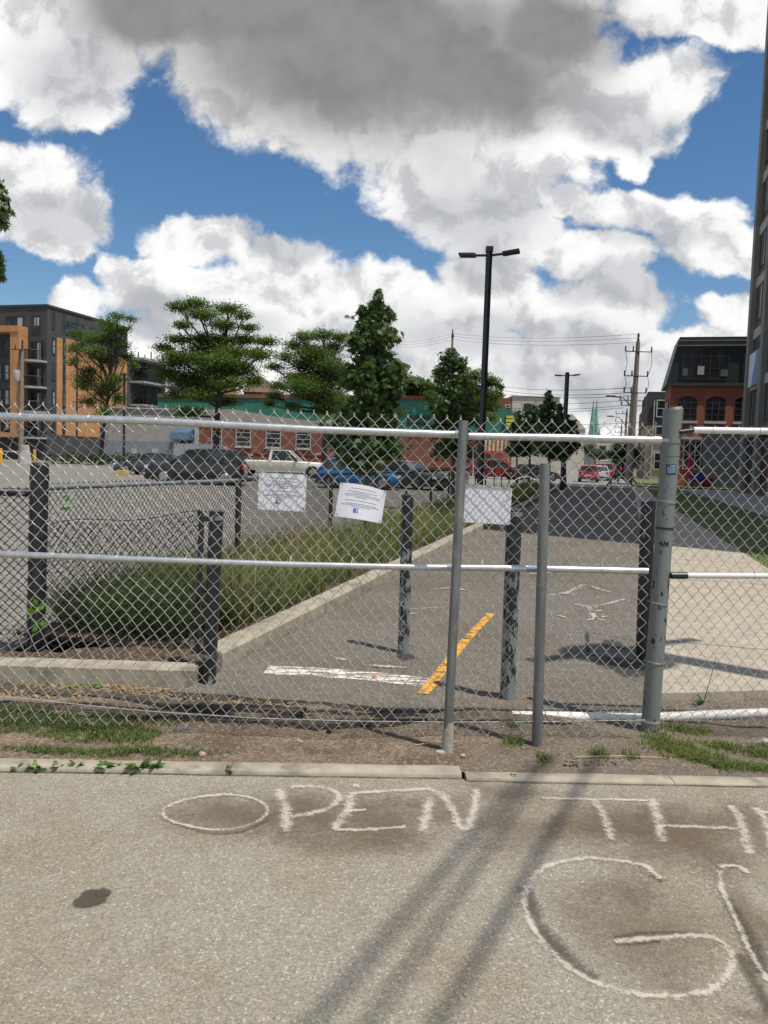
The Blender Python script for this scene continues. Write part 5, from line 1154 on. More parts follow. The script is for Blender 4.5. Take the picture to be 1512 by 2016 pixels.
# big dark painted letters on the green wall (two unreadable rows)
for (ya, yb, n_) in ((817, 826, 5), (829, 838, 4)):
    x = 801
    for j in range(n_+1):
        w = 7.2; kx0, kx1 = hk(x), hk(x+w-0.6); zz0, zz1 = hz(x, yb), hz(x, ya)
        L_ = MB(); L_.slab(gp2, kx0, zz0, kx0+0.2, zz1, 0.01, 0.04); L_.slab(gp2, kx1-0.2, zz0, kx1, zz1, 0.01, 0.04)
        L_.slab(gp2, kx0+0.2, zz1-.2, kx1-.2, zz1, 0.012, 0.038) if j % 2 else L_.slab(gp2, kx0+.2, (zz0+zz1)/2-.1, kx1-.2, (zz0+zz1)/2+.1, 0.012, 0.038)
        if j % 3: L_.slab(gp2, kx0+.2, zz0, kx1-.2, zz0+.2, 0.012, 0.038)
        L_.build('painted_letter', M_dgrey, gr_, smooth=0); x += w+0.5
# striped shopfront below, right end
yS = 100.0; sp_ = Plane((P(940, 880, yS).x, yS), (1, 0)); sk = lambda px: sp_.hit(px, 880)[0]; sz = lambda py: sp_.hit(975, py)[1]
sf = thing('striped_shopfront', 'small shopfront with cream panels between brown stripes, below the green wall', 'building', tuple(sp_.pt(0, 0)))
prism_from(sp_, sk(944), sk(1004), 5, 0, sz(864), 'wall', flatm('shop_orange', (0.50, 0.27, 0.15)), sf, (0, 1))
blk(sp_, sk(950), sz(888), sk(1002), sz(866), 0.01, 0.1, 'cream_band', flatm('shop_cream', (0.75, 0.62, 0.42)), sf)
for i in range(7): x = 951+i*8.0; blk(sp_, sk(x), sz(888), sk(x+2.6), sz(866), 0.11, 0.2, 'brown_stripe', flatm('shop_brown', (0.28, 0.12, 0.05)), sf)
blk(sp_, sk(946), sz(893), sk(1003), sz(888.5), 0.012, 0.25, 'red_band', flatm('shop_red', (0.5, 0.07, 0.04)), sf); blk(sp_, sk(946), sz(913), sk(1003), sz(907), 0.012, 0.2, 'red_band', flatm('shop_red', (0.5, 0.07, 0.04)), sf)
blk(sp_, sk(958), sz(905), sk(969), sz(896), 0.012, 0.2, 'poster', M_dgrey, sf)
# cream building with red brick stair end
yC = 135.0; cp_ = Plane((P(975, 880, yC).x, yC), (1, 0)); ck = lambda px: cp_.hit(px, 830)[0]; cz = lambda py, px=1060: cp_.hit(px, py)[1]
cr = thing('cream_building', 'pale cream building with a red brick left end behind the small maples', 'building', tuple(cp_.pt(0, 0)))
prism_from(cp_, ck(1007), ck(1100), 20, 0, cz(782), 'wall', M_cream, cr, (0, 1)); prism_from(cp_, ck(966), ck(1006.8), 19, 0, cz(783, 990), 'brick_end', M_redb, cr, (0, 1))
blk(cp_, ck(1006), cz(782), ck(1101), cz(780), -20, 0.2, 'parapet', M_trim, cr)
for x0, x1, y0, y1 in ((1028, 1044, 794, 806), (1060, 1074, 794, 806), (1028, 1044, 820, 832)): window(cp_, ck(x0), cz(y1), ck(x1), cz(y0), cr, M_trim, GLs, 2, 1, 0.02, fw=0.15)
window(cp_, ck(993), cz(803, 995), ck(1003), cz(796, 995), cr, M_trim, GLs, 1, 1, 0.02, fw=0.15)
gh = P(1122, 900, 170); hs = thing('gabled_house', 'white gabled house peeking over the maples left of the church spires', 'building', (gh.x, gh.y, 0))
zz = lambda py: P(1122, py, 170).z
MB().hexa([(gh.x-3, gh.y, 0), (gh.x+3, gh.y, 0), (gh.x+3, gh.y+10, 0), (gh.x-3, gh.y+10, 0)], [(gh.x-3, gh.y, zz(845)), (gh.x+3, gh.y, zz(845)), (gh.x+3, gh.y+10, zz(845)), (gh.x-3, gh.y+10, zz(845))]).build('wall', M_cream, hs, smooth=0)
MB().add([(gh.x-3.2, gh.y-.2, zz(845)), (gh.x+3.2, gh.y-.2, zz(845)), (gh.x, gh.y-.2, zz(814)), (gh.x-3.2, gh.y+10, zz(845)), (gh.x+3.2, gh.y+10, zz(845)), (gh.x, gh.y+10, zz(814))], [(0, 1, 2), (5, 4, 3), (0, 3, 4, 1), (1, 4, 5, 2), (2, 5, 3, 0)]).build('roof', M_cream, hs, smooth=0)
# brown mansard roof peeping behind the big locust
mr = P(512, 880, 125); ms = thing('brown_roofed_house', 'house whose brown hipped roof shows above the green wall between two trees', 'building', (mr.x, mr.y, 0)); zz = lambda py: P(512, py, 125).z
MB().box((mr.x, mr.y+5, zz(772)/2), (5.6, 9, zz(772))).build('wall', M_redb, ms, smooth=0)
MB().hexa([(mr.x-3, mr.y, zz(772)), (mr.x+3, mr.y, zz(772)), (mr.x+3, mr.y+10, zz(772)), (mr.x-3, mr.y+10, zz(772))], [(mr.x-1.5, mr.y+3, zz(737)), (mr.x-.5, mr.y+3, zz(737)), (mr.x-.5, mr.y+7, zz(737)), (mr.x-1.5, mr.y+7, zz(737))]).build('roof', flatm('brown_roof', (0.17, 0.10, 0.075)), ms, smooth=0)
ob_ = P(434, 880, 118); os_ = thing('orange_tower', 'orange clad building end seen through the crown of the big spreading locust', 'building', (ob_.x, ob_.y, 0))
MB().box((ob_.x, ob_.y+3, P(434, 703, 118).z/2), (2.3, 6, P(434, 703, 118).z)).build('orange_wall', M_orange, os_, smooth=0); MB().box((ob_.x-2.15, ob_.y+3, P(434, 700, 118).z/2), (1.9, 5.8, P(434, 700, 118).z)).build('charcoal_wall', M_char, os_, smooth=0)

# right: brick loft building with black upper storeys
yL = 61.0; cL = P(1313, 900, yL+1.3); lp = Plane((cL.x, cL.y), (N.x, N.y)); lk = lambda px, py=850: lp.hit(px, py)[0]; lz = lambda py, px=1390: lp.hit(px, py)[1]
lo = thing('brick_loft_building', 'orange-red brick building with arched windows under a black glazed top', 'building', (cL.x, cL.y, 0))
zb1 = lz(757); zt1 = lz(663); L1 = lk(1560)
prism_from(lp, 0, L1, 6, 0, zb1, 'brick_wall', M_redb2, lo, (D.x, D.y))
q = Vector((D.x, D.y, 0)); a0, a1 = lp.pt(-0.35, 0, -0.01), lp.pt(L1, 0, -0.01); b0, b1 = lp.pt(0.45, 0, -0.01), a1
MB().hexa([Vector((v.x, v.y, zb1)) for v in (a0, a1, a1+q*6.2, a0+q*6.2)], [Vector((v.x, v.y, zt1)) for v in (b0, b1, b1+q*5, b0+q*5)]).build('black_upper_storeys', M_metal, lo, smooth=0)
for i in range(3):
    z_ = lz(672)-(i*0.38); blk(lp, 0.3, z_, L1, z_+0.1, 0.05, 0.2, 'roof_fin', flatm('fin_grey', (0.16, 0.165, 0.17)), lo) if i < 2 else None
blk(lp, -0.3, zb1-0.12, L1, zb1+0.1, 0.02, 0.25, 'ledge', M_dgrey, lo)
window(lp, lk(1336), lz(748), lk(1427), lz(680), lo, M_metal, GLs, 5, 3, 0.06, fw=0.07); window(lp, lk(1455), lz(748), lk(1500), lz(680), lo, M_metal, GLs, 3, 3, 0.06, fw=0.07)
for x0, x1, y0, y1 in ((1366, 1379, 721, 738), (1411, 1426, 728, 741), (1337, 1347, 725, 740)): blk(lp, lk(x0), lz(y1), lk(x1), lz(y0), 0.115, 0.13, 'window_blind', M_curt if x0 == 1366 else flatm('blind_dim', (0.12, 0.13, 0.12)), lo)
def arch_window(x0, x1, ysill, yspring, ytop):
    k0, k1 = lk(x0), lk(x1); zs_, zp, zt_ = lz(ysill), lz(yspring), lz(ytop); n = 10; top = []
    for i in range(n+1): f = i/n; top.append((k0+(k1-k0)*f, zp+(zt_-zp)*(math.sin(math.pi*f)**0.7)))
    prof = [(k0, zs_), (k1, zs_)]+list(reversed(top)); vs = [lp.pt(k, z, 0.03) for k, z in prof]+[lp.pt(k, z, -0.05) for k, z in prof]; m_ = len(prof)
    gl_ = MB().add(vs, [tuple(range(m_)), tuple(reversed(range(m_, 2*m_)))]+[(i, i+m_, (i+1) % m_+m_, (i+1) % m_) for i in range(m_)]).build('arched_window', GLs, lo, smooth=0)
    mb = MB()
    for i in (1, 2): k = k0+(k1-k0)*i/3; mb.slab(lp, k-.03, zs_, k+.03, zp+0.2, 0.031, 0.07)
    for i in range(1, 4): z = zs_+(zp-zs_)*i/3.5; mb.slab(lp, k0, z-.025, k1, z+.025, 0.034, 0.066)
    mb.build('glazing_bars', M_dgrey, gl_, smooth=0)
    blk(lp, k0-.1, zs_-.2, k1+.1, zs_-.004, 0.02, 0.2, 'sill', M_trim, gl_)
    mb = MB()   # brick arch
    for i in range(n): (ka, za), (kb, zb_2) = top[i], top[i+1]; mb.hexa([lp.pt(ka, za, 0.01), lp.pt(kb, zb_2, 0.01), lp.pt(kb, zb_2+.28, 0.01), lp.pt(ka, za+.28, 0.01)], [lp.pt(ka, za, 0.09), lp.pt(kb, zb_2, 0.09), lp.pt(kb, zb_2+.28, 0.09), lp.pt(ka, za+.28, 0.09)])
    mb.build('brick_arch', M_redb2, gl_, smooth=0)
for x0, x1 in ((1331, 1369), (1387, 1425), (1444, 1484)): arch_window(x0, x1, 829, 787, 780)
window(lp, lk(1347), lz(925), lk(1383), lz(868), lo, M_trim, GLs, 3, 2, 0.02, fw=0.08)
blk(lp, lk(1343), lz(866), lk(1384), lz(861), 0.02, 0.3, 'lintel', M_trim, lo)
blk(lp, lk(1385), 0, lk(1475), lz(853), 0.02, 0.5, 'blue_grey_hoarding', flatm('hoarding', (0.06, 0.07, 0.085), rough=0.5), lo)
# side wall windows (towards the street)
sp2 = Plane((cL.x, cL.y), (D.x, D.y))
for i in range(1): window(sp2, 1.6+i*5, zb1-3.6, 4.6+i*5, zb1-1.0, lo, M_dgrey, GLs, 2, 2, 0.02, fw=0.1)
# umbrella and seat on its terrace
um = P(1357, 940, 57); th = thing('closed_parasol', 'closed red parasol standing in front of the brick building', 'parasol', (um.x, um.y, 0)); 
MB().tube([(um.x, um.y, 0), (um.x, um.y, 2.6)], 0.04, 8).build('pole', M_trim, th); MB().lathe([(0.05, 2.75), (0.12, 2.5), (0.2, 1.6), (0.22, 0.9), (0.1, 0.85)], (um.x, um.y, 0), 10).build('canopy', flatm('parasol_red', (0.45, 0.03, 0.05)), th)
for px, col, nm, lab in ((1372, (0.015, 0.06, 0.22), 'blue', 'blue boxy play seat on the brick building terrace'), (1392, (0.22, 0.012, 0.018), 'red', 'red slanted play panel right of the blue seat')):
    q_ = P(px, 940, 57.5); th = thing('play_seat', lab, 'seat', (q_.x, q_.y, 0)); zt_ = P(px, 922 if nm == 'blue' else 932, 57.5).z
    MB().box((q_.x, q_.y, 0.55 if nm == 'red' else 0.9), (0.8, 0.5, 0.7), 0.4).build('panel', flatm('play_'+nm, col), th, smooth=0, bevel=0.05)
    MB().tube([(q_.x-.3, q_.y, 0), (q_.x-.3, q_.y, .6)], .03, 6).tube([(q_.x+.3, q_.y, 0), (q_.x+.3, q_.y, .6)], .03, 6).build('legs', M_dgrey, th)
# beige and grey buildings left of it
for (x0, x1, yt, yy, m_, mt, lab) in ((1270, 1300, 771, 92, M_beige, M_dgrey, 'narrow beige and grey building just left of the black-topped one'), (1263, 1272, 805, 112, M_redb, M_dgrey, 'dark brick building edge beyond the narrow beige one')):
    c = P(x0, 900, yy); pl_ = Plane((c.x, c.y), (N.x, N.y)); k1 = pl_.hit(x1+20, 850)[0]; zt_ = pl_.hit(x0+5, yt)[1]
    th = thing('street_building', lab, 'building', (c.x, c.y, 0)); prism_from(pl_, 0, k1, 15, 0, zt_*0.62, 'lower_wall', m_, th, (D.x, D.y)); prism_from(pl_, -0.05, k1, 15, zt_*0.62+.004, zt_, 'upper_wall', mt if yy == 92 else m_, th, (D.x, D.y))
    for j in range(3):
        window(pl_, k1*0.36, 1.2+j*3.0, k1*0.36+1.3, 3.2+j*3.0, th, M_trim, GLs, 1, 2, 0.08, fw=0.12)
    blk(pl_, k1*0.25, 0, k1*0.29, zt_*.9, 0.06, 0.25, 'drainpipe', M_trim, th)
# the tall building whose side runs along the pavement and shades the path
TT = 11.6; kc = None
pS = Plane(tuple(ST(0, TT)[:2]), (D.x, D.y)); sF = pS.hit(1467, 900)[0]
gq = G(1260, 1073); s_, t_ = toST(gq); s_az = Vector(SUN_AZ).normalized(); per = s_az.dot(N); along = s_az.dot(D); Lq = (TT-t_)/per; sNear = s_+along*Lq
HT = 36.0
tb = thing('tall_brick_block', 'tall dark brick and concrete block rising out of the frame at the right edge', 'building', tuple(ST(sF, TT)))
MB().hexa([ST(sNear, TT, 0), ST(sF, TT, 0), ST(sF, TT+22, 0), ST(sNear, TT+22, 0)], [ST(sNear, TT, HT), ST(sF, TT, HT), ST(sF, TT+22, HT), ST(sNear, TT+22, HT)]).build('wall', brick_mat('brown_brick', (0.19, 0.12, 0.09), (0.16, 0.10, 0.075), (0.15, 0.12, 0.1), 1.0, PANG), tb, smooth=0)
M_pier = flatm('grey_pier', (0.27, 0.245, 0.21)); M_sp = flatm('pale_spandrel', (0.50, 0.46, 0.40))
bay = (sF-sNear)/9.0
def sblk(s0, s1, z0_, z1_, a, b_, nm, m_): return MB().hexa([ST(s0, TT-a, z0_), ST(s1, TT-a, z0_), ST(s1, TT-b_, z0_), ST(s0, TT-b_, z0_)], [ST(s0, TT-a, z1_), ST(s1, TT-a, z1_), ST(s1, TT-b_, z1_), ST(s0, TT-b_, z1_)]).build(nm, m_, tb, smooth=0)
for i in range(10): s0 = sF-0.9-i*bay if i < 9 else sNear+0.02; sblk(s0, s0+0.88, 0, HT+0.3, -0.02, 0.35, 'pier', M_pier)
sty = 3.3
for i in range(4):
    s1 = sF-0.92-i*bay; s0 = s1-bay+0.92
    for j in range(10):
        zf_ = 4.2+j*sty
        sblk(s0, s1, zf_+2.45, zf_+3.05, -0.015, 0.12, 'spandrel', M_sp)
        w_ = sblk(s0+0.15, s1-0.15, zf_+0.3, zf_+2.4, -0.015, 0.05, 'window', GLs)
        m2 = MB()
        for q in range(1, 4): sx = s0+0.15+(s1-s0-.3)*q/4; m2.hexa([ST(sx-.04, TT-.051, zf_+.3), ST(sx+.04, TT-.051, zf_+.3), ST(sx+.04, TT-.09, zf_+.3), ST(sx-.04, TT-.09, zf_+.3)], [ST(sx-.04, TT-.051, zf_+2.4), ST(sx+.04, TT-.051, zf_+2.4), ST(sx+.04, TT-.09, zf_+2.4), ST(sx-.04, TT-.09, zf_+2.4)])
        m2.build('glazing_bars', M_pier, w_, smooth=0)
    sblk(s0+.1, s1-.1, 0.4, 3.4, -0.015, 0.06, 'ground_floor_glazing', GLs); sblk(s0, s1, 3.6, 4.1, -0.015, 0.3, 'ground_floor_cornice', M_pier)
s1 = sF-0.92; s0 = s1-bay+0.92
zbn0, zbn1 = pS.hit(1480, 765)[1], pS.hit(1480, 704)[1]
bn = sblk(s0+0.4, s1-0.3, zbn0, zbn1, 0.2, 0.3, 'banner', flatm('banner_grey', (0.75, 0.77, 0.8)))
bm_ = MB(); bm_.add([ST(s0+0.4, TT-.305, zbn0+.0), ST(s0+(s1-s0)*.62, TT-.305, zbn0), ST(s0+(s1-s0)*.30, TT-.305, zbn1), ST(s0+.4, TT-.305, zbn1)], [(0, 1, 2, 3)]); bm_.build('banner_print', flatm('banner_blue', (0.25, 0.32, 0.5)), bn, smooth=0)
sblk(sNear, sF+.05, HT, HT+0.5, -22, 0.4, 'cornice', M_pier)
# buildings closing the end of the street
for i, (x0, x1, yt, yy, col, lab) in enumerate(((1136, 1175, 868, 190, (0.33, 0.31, 0.29), 'grey block at the end of the street, left one'), (1172, 1203, 872, 175, (0.42, 0.41, 0.40), 'pale block at the end of the street with a white pillar'), (1200, 1262, 866, 205, (0.3, 0.3, 0.29), 'low grey block at the end of the street behind the poles'))):
    c = P(x0, 900, yy); pl_ = Plane((c.x, c.y), (1, 0)); k1 = pl_.hit(x1, 880)[0]; zt_ = pl_.hit(x0+4, yt)[1]; th = thing('end_building', lab, 'building', (c.x, c.y, 0))
    prism_from(pl_, 0, k1, 12, 0, zt_, 'wall', flatm('end_wall_%d' % i, col), th, (0, 1))
    for j in range(2):
        k = 0.8
        while k < k1-1.5: blk(pl_, k, 1.0+j*3.0, k+1.4, 2.7+j*3.0, 0.02, 0.06, 'window', GLs, th); k += 2.6
# twin church spires
for px, hgt in ((1163, 787), (1169.5, 785)):
    c = P(px, 905, 460); zt_ = P(px, hgt, 460).z; th = thing('church_spire', 'slim green copper church spire, %s of the twin pair' % ('left' if px < 1165 else 'right'), 'spire', (c.x, c.y, 0), 0, 'twin church spires')
    M_cop = flatm('green_copper', (0.18, 0.36, 0.31), sc=0.3); zb_ = P(px, 862, 460).z
    MB().box((c.x, c.y, zb_/2), (4.4, 4.4, zb_)).build('tower', flatm('tower_stone', (0.3, 0.3, 0.29)), th, smooth=0)
    MB().lathe([(2.3, zb_), (1.5, zb_+(zt_-zb_)*0.4), (0.5, zb_+(zt_-zb_)*0.8), (0.1, zt_)], (c.x, c.y, 0), 8).build('spire_roof', M_cop, th, smooth=0)
    for a in (-1.9, 1.9): MB().lathe([(0.4, zb_), (0.3, zb_+4), (0.04, zb_+9)], (c.x+a, c.y-1.9, 0), 6).build('pinnacle', M_cop, th, smooth=0)

# ------------------------------------------------------------------ street lamps, poles, wires
def street_lamp(px_t, py_t, yy, lab, px_b, pr=0.078):
    t = P(px_t, py_t, yy); k = 1.0; th = thing('street_lamp', lab, 'street lamp', (t.x, t.y, 0), 0, 'black double-headed street lamps')
    MB().tube([(t.x, t.y, -0.05), (t.x, t.y, t.z)], pr, 4).build('pole', M_blk, th, smooth=0)
    MB().box((t.x, t.y, 0.2), (0.28, 0.28, 0.4)).build('base_cover', M_blk, th, smooth=0)
    MB().box((t.x, t.y, t.z), (0.17, 0.17, 0.12), 0.0).build('cap', M_blk, th, smooth=0)
    for sx in (-1, 1):
        dd = Vector((sx*0.93, sx*0.02+(-0.25 if sx > 0 else 0.25), 0)).normalized(); up_ = 0.06 if sx > 0 else 0.02
        a = Vector((t.x, t.y, t.z-0.14))+dd*0.06; b = a+dd*0.26+Vector((0, 0, up_*.4))
        MB().tube([a, b], 0.03, 8).build('arm', M_blk, th)
        sd_ = Vector((-dd.y, dd.x, 0)); e = b+dd*0.40+Vector((0, 0, up_)); w = 0.17
        hd = MB().hexa([b-sd_*w*.7+Vector((0, 0, -.03)), b+sd_*w*.7+Vector((0, 0, -.03)), e+sd_*w+Vector((0, 0, -.03)), e-sd_*w+Vector((0, 0, -.03))], [b-sd_*w*.7+Vector((0, 0, .035)), b+sd_*w*.7+Vector((0, 0, .035)), e+sd_*w+Vector((0, 0, .02)), e-sd_*w+Vector((0, 0, .02))]).build('lamp_head', M_blk, th, smooth=0)
        MB().hexa([b+dd*.06-sd_*w*.6+Vector((0, 0, -.036)), b+dd*.06+sd_*w*.6+Vector((0, 0, -.036)), e-dd*.05+sd_*w*.8+Vector((0, 0, -.036)), e-dd*.05-sd_*w*.8+Vector((0, 0, -.036))], [b+dd*.06-sd_*w*.6+Vector((0, 0, -.031)), b+dd*.06+sd_*w*.6+Vector((0, 0, -.031)), e-dd*.05+sd_*w*.8+Vector((0, 0, -.031)), e-dd*.05-sd_*w*.8+Vector((0, 0, -.031))]).build('lens', M_dgrey, hd, smooth=0)
street_lamp(963.5, 491, 19.5, 'tall black double-headed street lamp rising right of the first steel post', 948)
street_lamp(1117, 735, 47.0, 'smaller distant black double-headed street lamp above the maples', 1107, 0.13)
M_wood = mat('pole_wood', (0.30, 0.26, 0.20), (0.20, 0.17, 0.13), 0.95, scale=4, stretch=(8, 8, 0.6)); M_cable = mat('cable_black', (0.03, 0.03, 0.035), rough=0.6)
def utility_pole(px_t, py_t, px_b, yy, r, lab, arms, lamp=None, tr=None):
    t = P(px_t, py_t, yy); b = P(px_b, 900, yy); b.z = 0; th = thing('utility_pole', lab, 'utility pole', tuple(b), 0, 'wooden utility poles')
    MB().tube([b-Vector((0, 0, .2)), b.lerp(t, .5), t], [r*1.25, r*1.1, r*0.75], 10).build('pole', M_wood, th)
    for (py, x0, x1) in arms:
        z = P(px_t, py, yy).z; xc = b.x+(t.x-b.x)*z/t.z; A, B_ = P(x0, py, yy).x, P(x1, py, yy).x
        ar = MB().tube([(A, yy-0.2, z), (B_, yy-0.2, z)], 0.04, 6).build('crossarm', M_cable, th)
        mb = MB()
        for q in (A, B_, xc-(xc-A)*0.4): mb.lathe([(0.04, 0), (0.08, 0.1), (0.04, 0.2), (0.07, 0.3), (0.03, 0.45)], (q, yy-0.2, z), 6)
        mb.build('insulators', M_cable, ar)
    for i in range(len(arms)-1):
        for e in (1, 2):
            za, zb_ = P(px_t, arms[i][0], yy).z, P(px_t, arms[i+1][0], yy).z; xa, xb = P(arms[i][e], arms[i][0], yy).x, P(arms[i+1][e], arms[i+1][0], yy).x
            MB().tube([(xa, yy-.25, za), (xa*.6+xb*.4+0.12, yy-.4, (za+zb_)/2), (xb, yy-.25, zb_)], 0.022, 4).build('drop_wire', M_cable, th)
    if lamp:
        a = P(px_t+0, lamp[1]+22, yy); e = P(lamp[0], lamp[1], yy); mid = Vector(((a.x*.45+e.x*.55), yy-.6, e.z-0.15)); MB().tube([a, mid, e], 0.05, 6).build('lamp_arm', M_cable, th); MB().box((e.x-.3, yy-.6, e.z), (0.9, 0.3, 0.16)).build('lamp_head', M_dgrey, th, smooth=0)
    if tr: q = P(tr[0], tr[1], yy); MB().lathe([(0.28, -.5), (0.3, -.4), (0.3, .4), (0.25, .5)], (q.x, yy-.3, q.z), 12).build('transformer', M_greywall, th)
    mb = MB(); mb.lathe([(0.07, 0), (0.12, .15), (0.06, .3), (0.11, .45), (0.04, .7)], tuple(t), 6); mb.build('top_insulator', M_cable, th)
utility_pole(1256.5, 672, 1241, 66, 0.23, 'thick leaning wooden utility pole with stacked crossarms at the right', ((693, 1230, 1281), (741, 1228, 1273), (774, 1227, 1270)), None)
utility_pole(1246, 770, 1236, 84, 0.22, 'second wooden pole close behind the thick leaning one, carrying a street lamp', ((789, 1220, 1267), (799, 1222, 1266)), (1205, 781))
utility_pole(1234, 813, 1229, 120, 0.2, 'third more distant wooden pole with a squared frame and a lamp', ((815, 1212, 1234), (831, 1211, 1240)), (1203, 820))
utility_pole(1224, 838, 1219, 170, 0.2, 'faintest and farthest wooden pole of the row', ((842, 1210, 1232), (852, 1210, 1232)))
utility_pole(891, 657, 886, 118, 0.2, 'pole top with a single insulator showing above the narrow maple', ((664, 889, 893),))
utility_pole(44, 684, 41, 74, 0.19, 'slim wooden pole with a small transformer before the apartment block', ((689, 14, 46),), None, (36, 740))
q = P(245, 737, 62); th = thing('lot_lamp_post', 'plain dark square post standing in the parking lot before the grey building', 'post', (q.x, q.y, 0))
MB().tube([(q.x, q.y, 0), (q.x, q.y, q.z)], 0.10, 4).build('pole', M_blk, th, smooth=0); MB().box((q.x, q.y-.1, q.z), (0.5, 0.35, 0.12)).build('lamp_head', M_blk, th, smooth=0)
def wire(pts, r, lab, sag=0.0):
    ps = [P(*p) for p in pts]; out = []
    for a, b in zip(ps[:-1], ps[1:]):
        for i in range(9): f = i/8; out.append(a.lerp(b, f)-Vector((0, 0, sag*4*f*(1-f))))
    tag(MB().tube(out, r, 4, caps=False).build('overhead_wire', M_cable), lab, 'wire', 'overhead wires')
for i, (y0, y1, x1) in enumerate(((760, 763, 1246), (768, 774, 1228), (774, 779, 1246), (789, 789, 1222), (801, 799, 1222), (807, 803, 1226), (829, 831, 1268))):
    wire(((985, y0, 120), (x1, y1, 66 if i < 3 else 84)), 0.024, ['topmost of the wires running left from the thick leaning pole', 'second of the wires running left from the thick leaning pole', 'third of the wires running left from the thick leaning pole', 'highest wire on the lamp-bearing second pole', 'middle wire on the lamp-bearing second pole', 'lowest wire on the lamp-bearing second pole', 'thick low cable crossing in front of the church spires'][i], 0.4)
for i, (y0, y1) in enumerate(((656, 658), (662, 661), (668, 666))): wire(((780, 672+i*5, 150), (891, y0, 118), (1256, y1+4*i, 66)), 0.014, ['upper faint wire between the two tallest pole tops', 'middle faint wire between the two tallest pole tops', 'lower faint wire between the two tallest pole tops'][i], 0.5)
# near utility pole and bundled cables overhead: out of frame, they cast the long soft shadows in the foreground
npb = Vector((4.95, 4.30, 0)); th = thing('utility_pole', 'near wooden utility pole just outside the right edge that carries the overhead cables', 'utility pole', tuple(npb), 0, 'wooden utility poles')
MB().tube([npb-Vector((0, 0, .2)), npb+Vector((0, 0, 9.3))], [0.17, 0.12], 14).build('pole', M_wood, th)
MB().lathe([(0.26, -.55), (0.28, -.45), (0.28, .45), (0.2, .55)], (npb.x-0.3, npb.y-.1, 8.3), 14).build('transformer', M_greywall, th)
MB().box((npb.x, npb.y, 8.9), (1.9, 0.1, 0.12), 0.5).build('crossarm', M_wood, th)
kk = 1/math.tan(SUN_EL); saz = Vector(SUN_AZ).normalized()
def shadow_cable(ga, gb, h, r, lab):    # cable whose shadow line runs through two ground points
    a = Vector((ga.x, ga.y, 0)); b = Vector((gb.x, gb.y, 0)); d = (b-a).normalized(); o = Vector((saz.x, saz.y, 0))*h*kk+Vector((0, 0, h))
    pts = [a-d*8+o, a+o-Vector((0, 0, .05)), b+o-Vector((0, 0, .05)), b+d*0.4+o]
    tag(MB().tube([b+o+d*0.5, b+o, a+o, a+o-d*9], r, 8).build('overhead_wire', M_cable), lab, 'wire', 'overhead wires')
shadow_cable(G(868, 1990), G(1135, 1548), 8.0, 0.021, 'thick bundled cable overhead, out of frame, shading the asphalt beside the chalk letter')
shadow_cable(G(625, 1990), G(985, 1575), 9.5, 0.022, 'bundled cable overhead, out of frame, shading the asphalt left of the thick one')
shadow_cable(G(735, 1990), G(1030, 1560), 8.5, 0.017, 'thin cable overhead, out of frame, between the two thicker ones')

# ------------------------------------------------------------------ vehicles
M_tyre = flatm('tyre', (0.02, 0.02, 0.02), rough=0.8); M_rim = mat('rim', (0.4, 0.4, 0.42), rough=0.3, metal=0.8); M_cglass = glass_mat('car_glass', (0.02, 0.024, 0.026), 0.05)
M_tail = flatm('tail_light', (0.5, 0.01, 0.01), rough=0.2); M_head = flatm('headlight', (0.75, 0.75, 0.75), rough=0.15); M_chrome = mat('chrome', (0.6, 0.6, 0.6), rough=0.15, metal=1.0)
def paint(name, c, metal=0.2):
    if name in MATS: return MATS[name]
    m, nt, b = newmat(name); n = noise(nt, coordv(nt, 'World'), 1.5, 3); nt.links.new(mixc(nt, n, c, tuple(x*0.8 for x in c)), b.inputs['Base Color']); b.inputs['Metallic'].default_value = metal; b.inputs['Roughness'].default_value = 0.3; b.inputs['Coat Weight'].default_value = 0.5; b.inputs['Coat Roughness'].default_value = 0.06; MATS[name] = m; return m
PROF = {  # body top line (x from rear 0 to front 1, z fraction), glasshouse (x0 rear base, x1 rear top, x2 front top, x3 front base)
    'hatch': dict(L=4.1, W=1.72, H=1.48, low=[(0.0, .34), (0.01, .60), (0.10, .64), (0.68, .62), (0.93, .52), (0.99, .42), (1.0, .20)], gh=(0.03, 0.14, 0.52, 0.74)),
    'sedan': dict(L=4.6, W=1.78, H=1.44, low=[(0.0, .35), (0.01, .62), (0.14, .66), (0.68, .63), (0.94, .52), (0.99, .42), (1.0, .20)], gh=(0.12, 0.27, 0.52, 0.72)),
    'suv': dict(L=4.7, W=1.86, H=1.72, low=[(0.0, .30), (0.01, .60), (0.06, .63), (0.70, .61), (0.94, .55), (0.99, .44), (1.0, .18)], gh=(0.02, 0.09, 0.55, 0.74)),
    'van': dict(L=5.2, W=1.95, H=2.15, low=[(0.0, .25), (0.005, .56), (0.05, .58), (0.80, .55), (0.96, .45), (0.99, .38), (1.0, .16)], gh=(0.003, 0.015, 0.70, 0.86))}
def loft(rows):
    k = len(rows[0]); vs = [p for r in rows for p in r]; fs = []
    for i in range(len(rows)-1):
        for j in range(k-1): fs.append((i*k+j, i*k+j+1, (i+1)*k+j+1, (i+1)*k+j))
    fs += [tuple(reversed(range(k))), tuple(range((len(rows)-1)*k, len(rows)*k))]
    return vs, fs
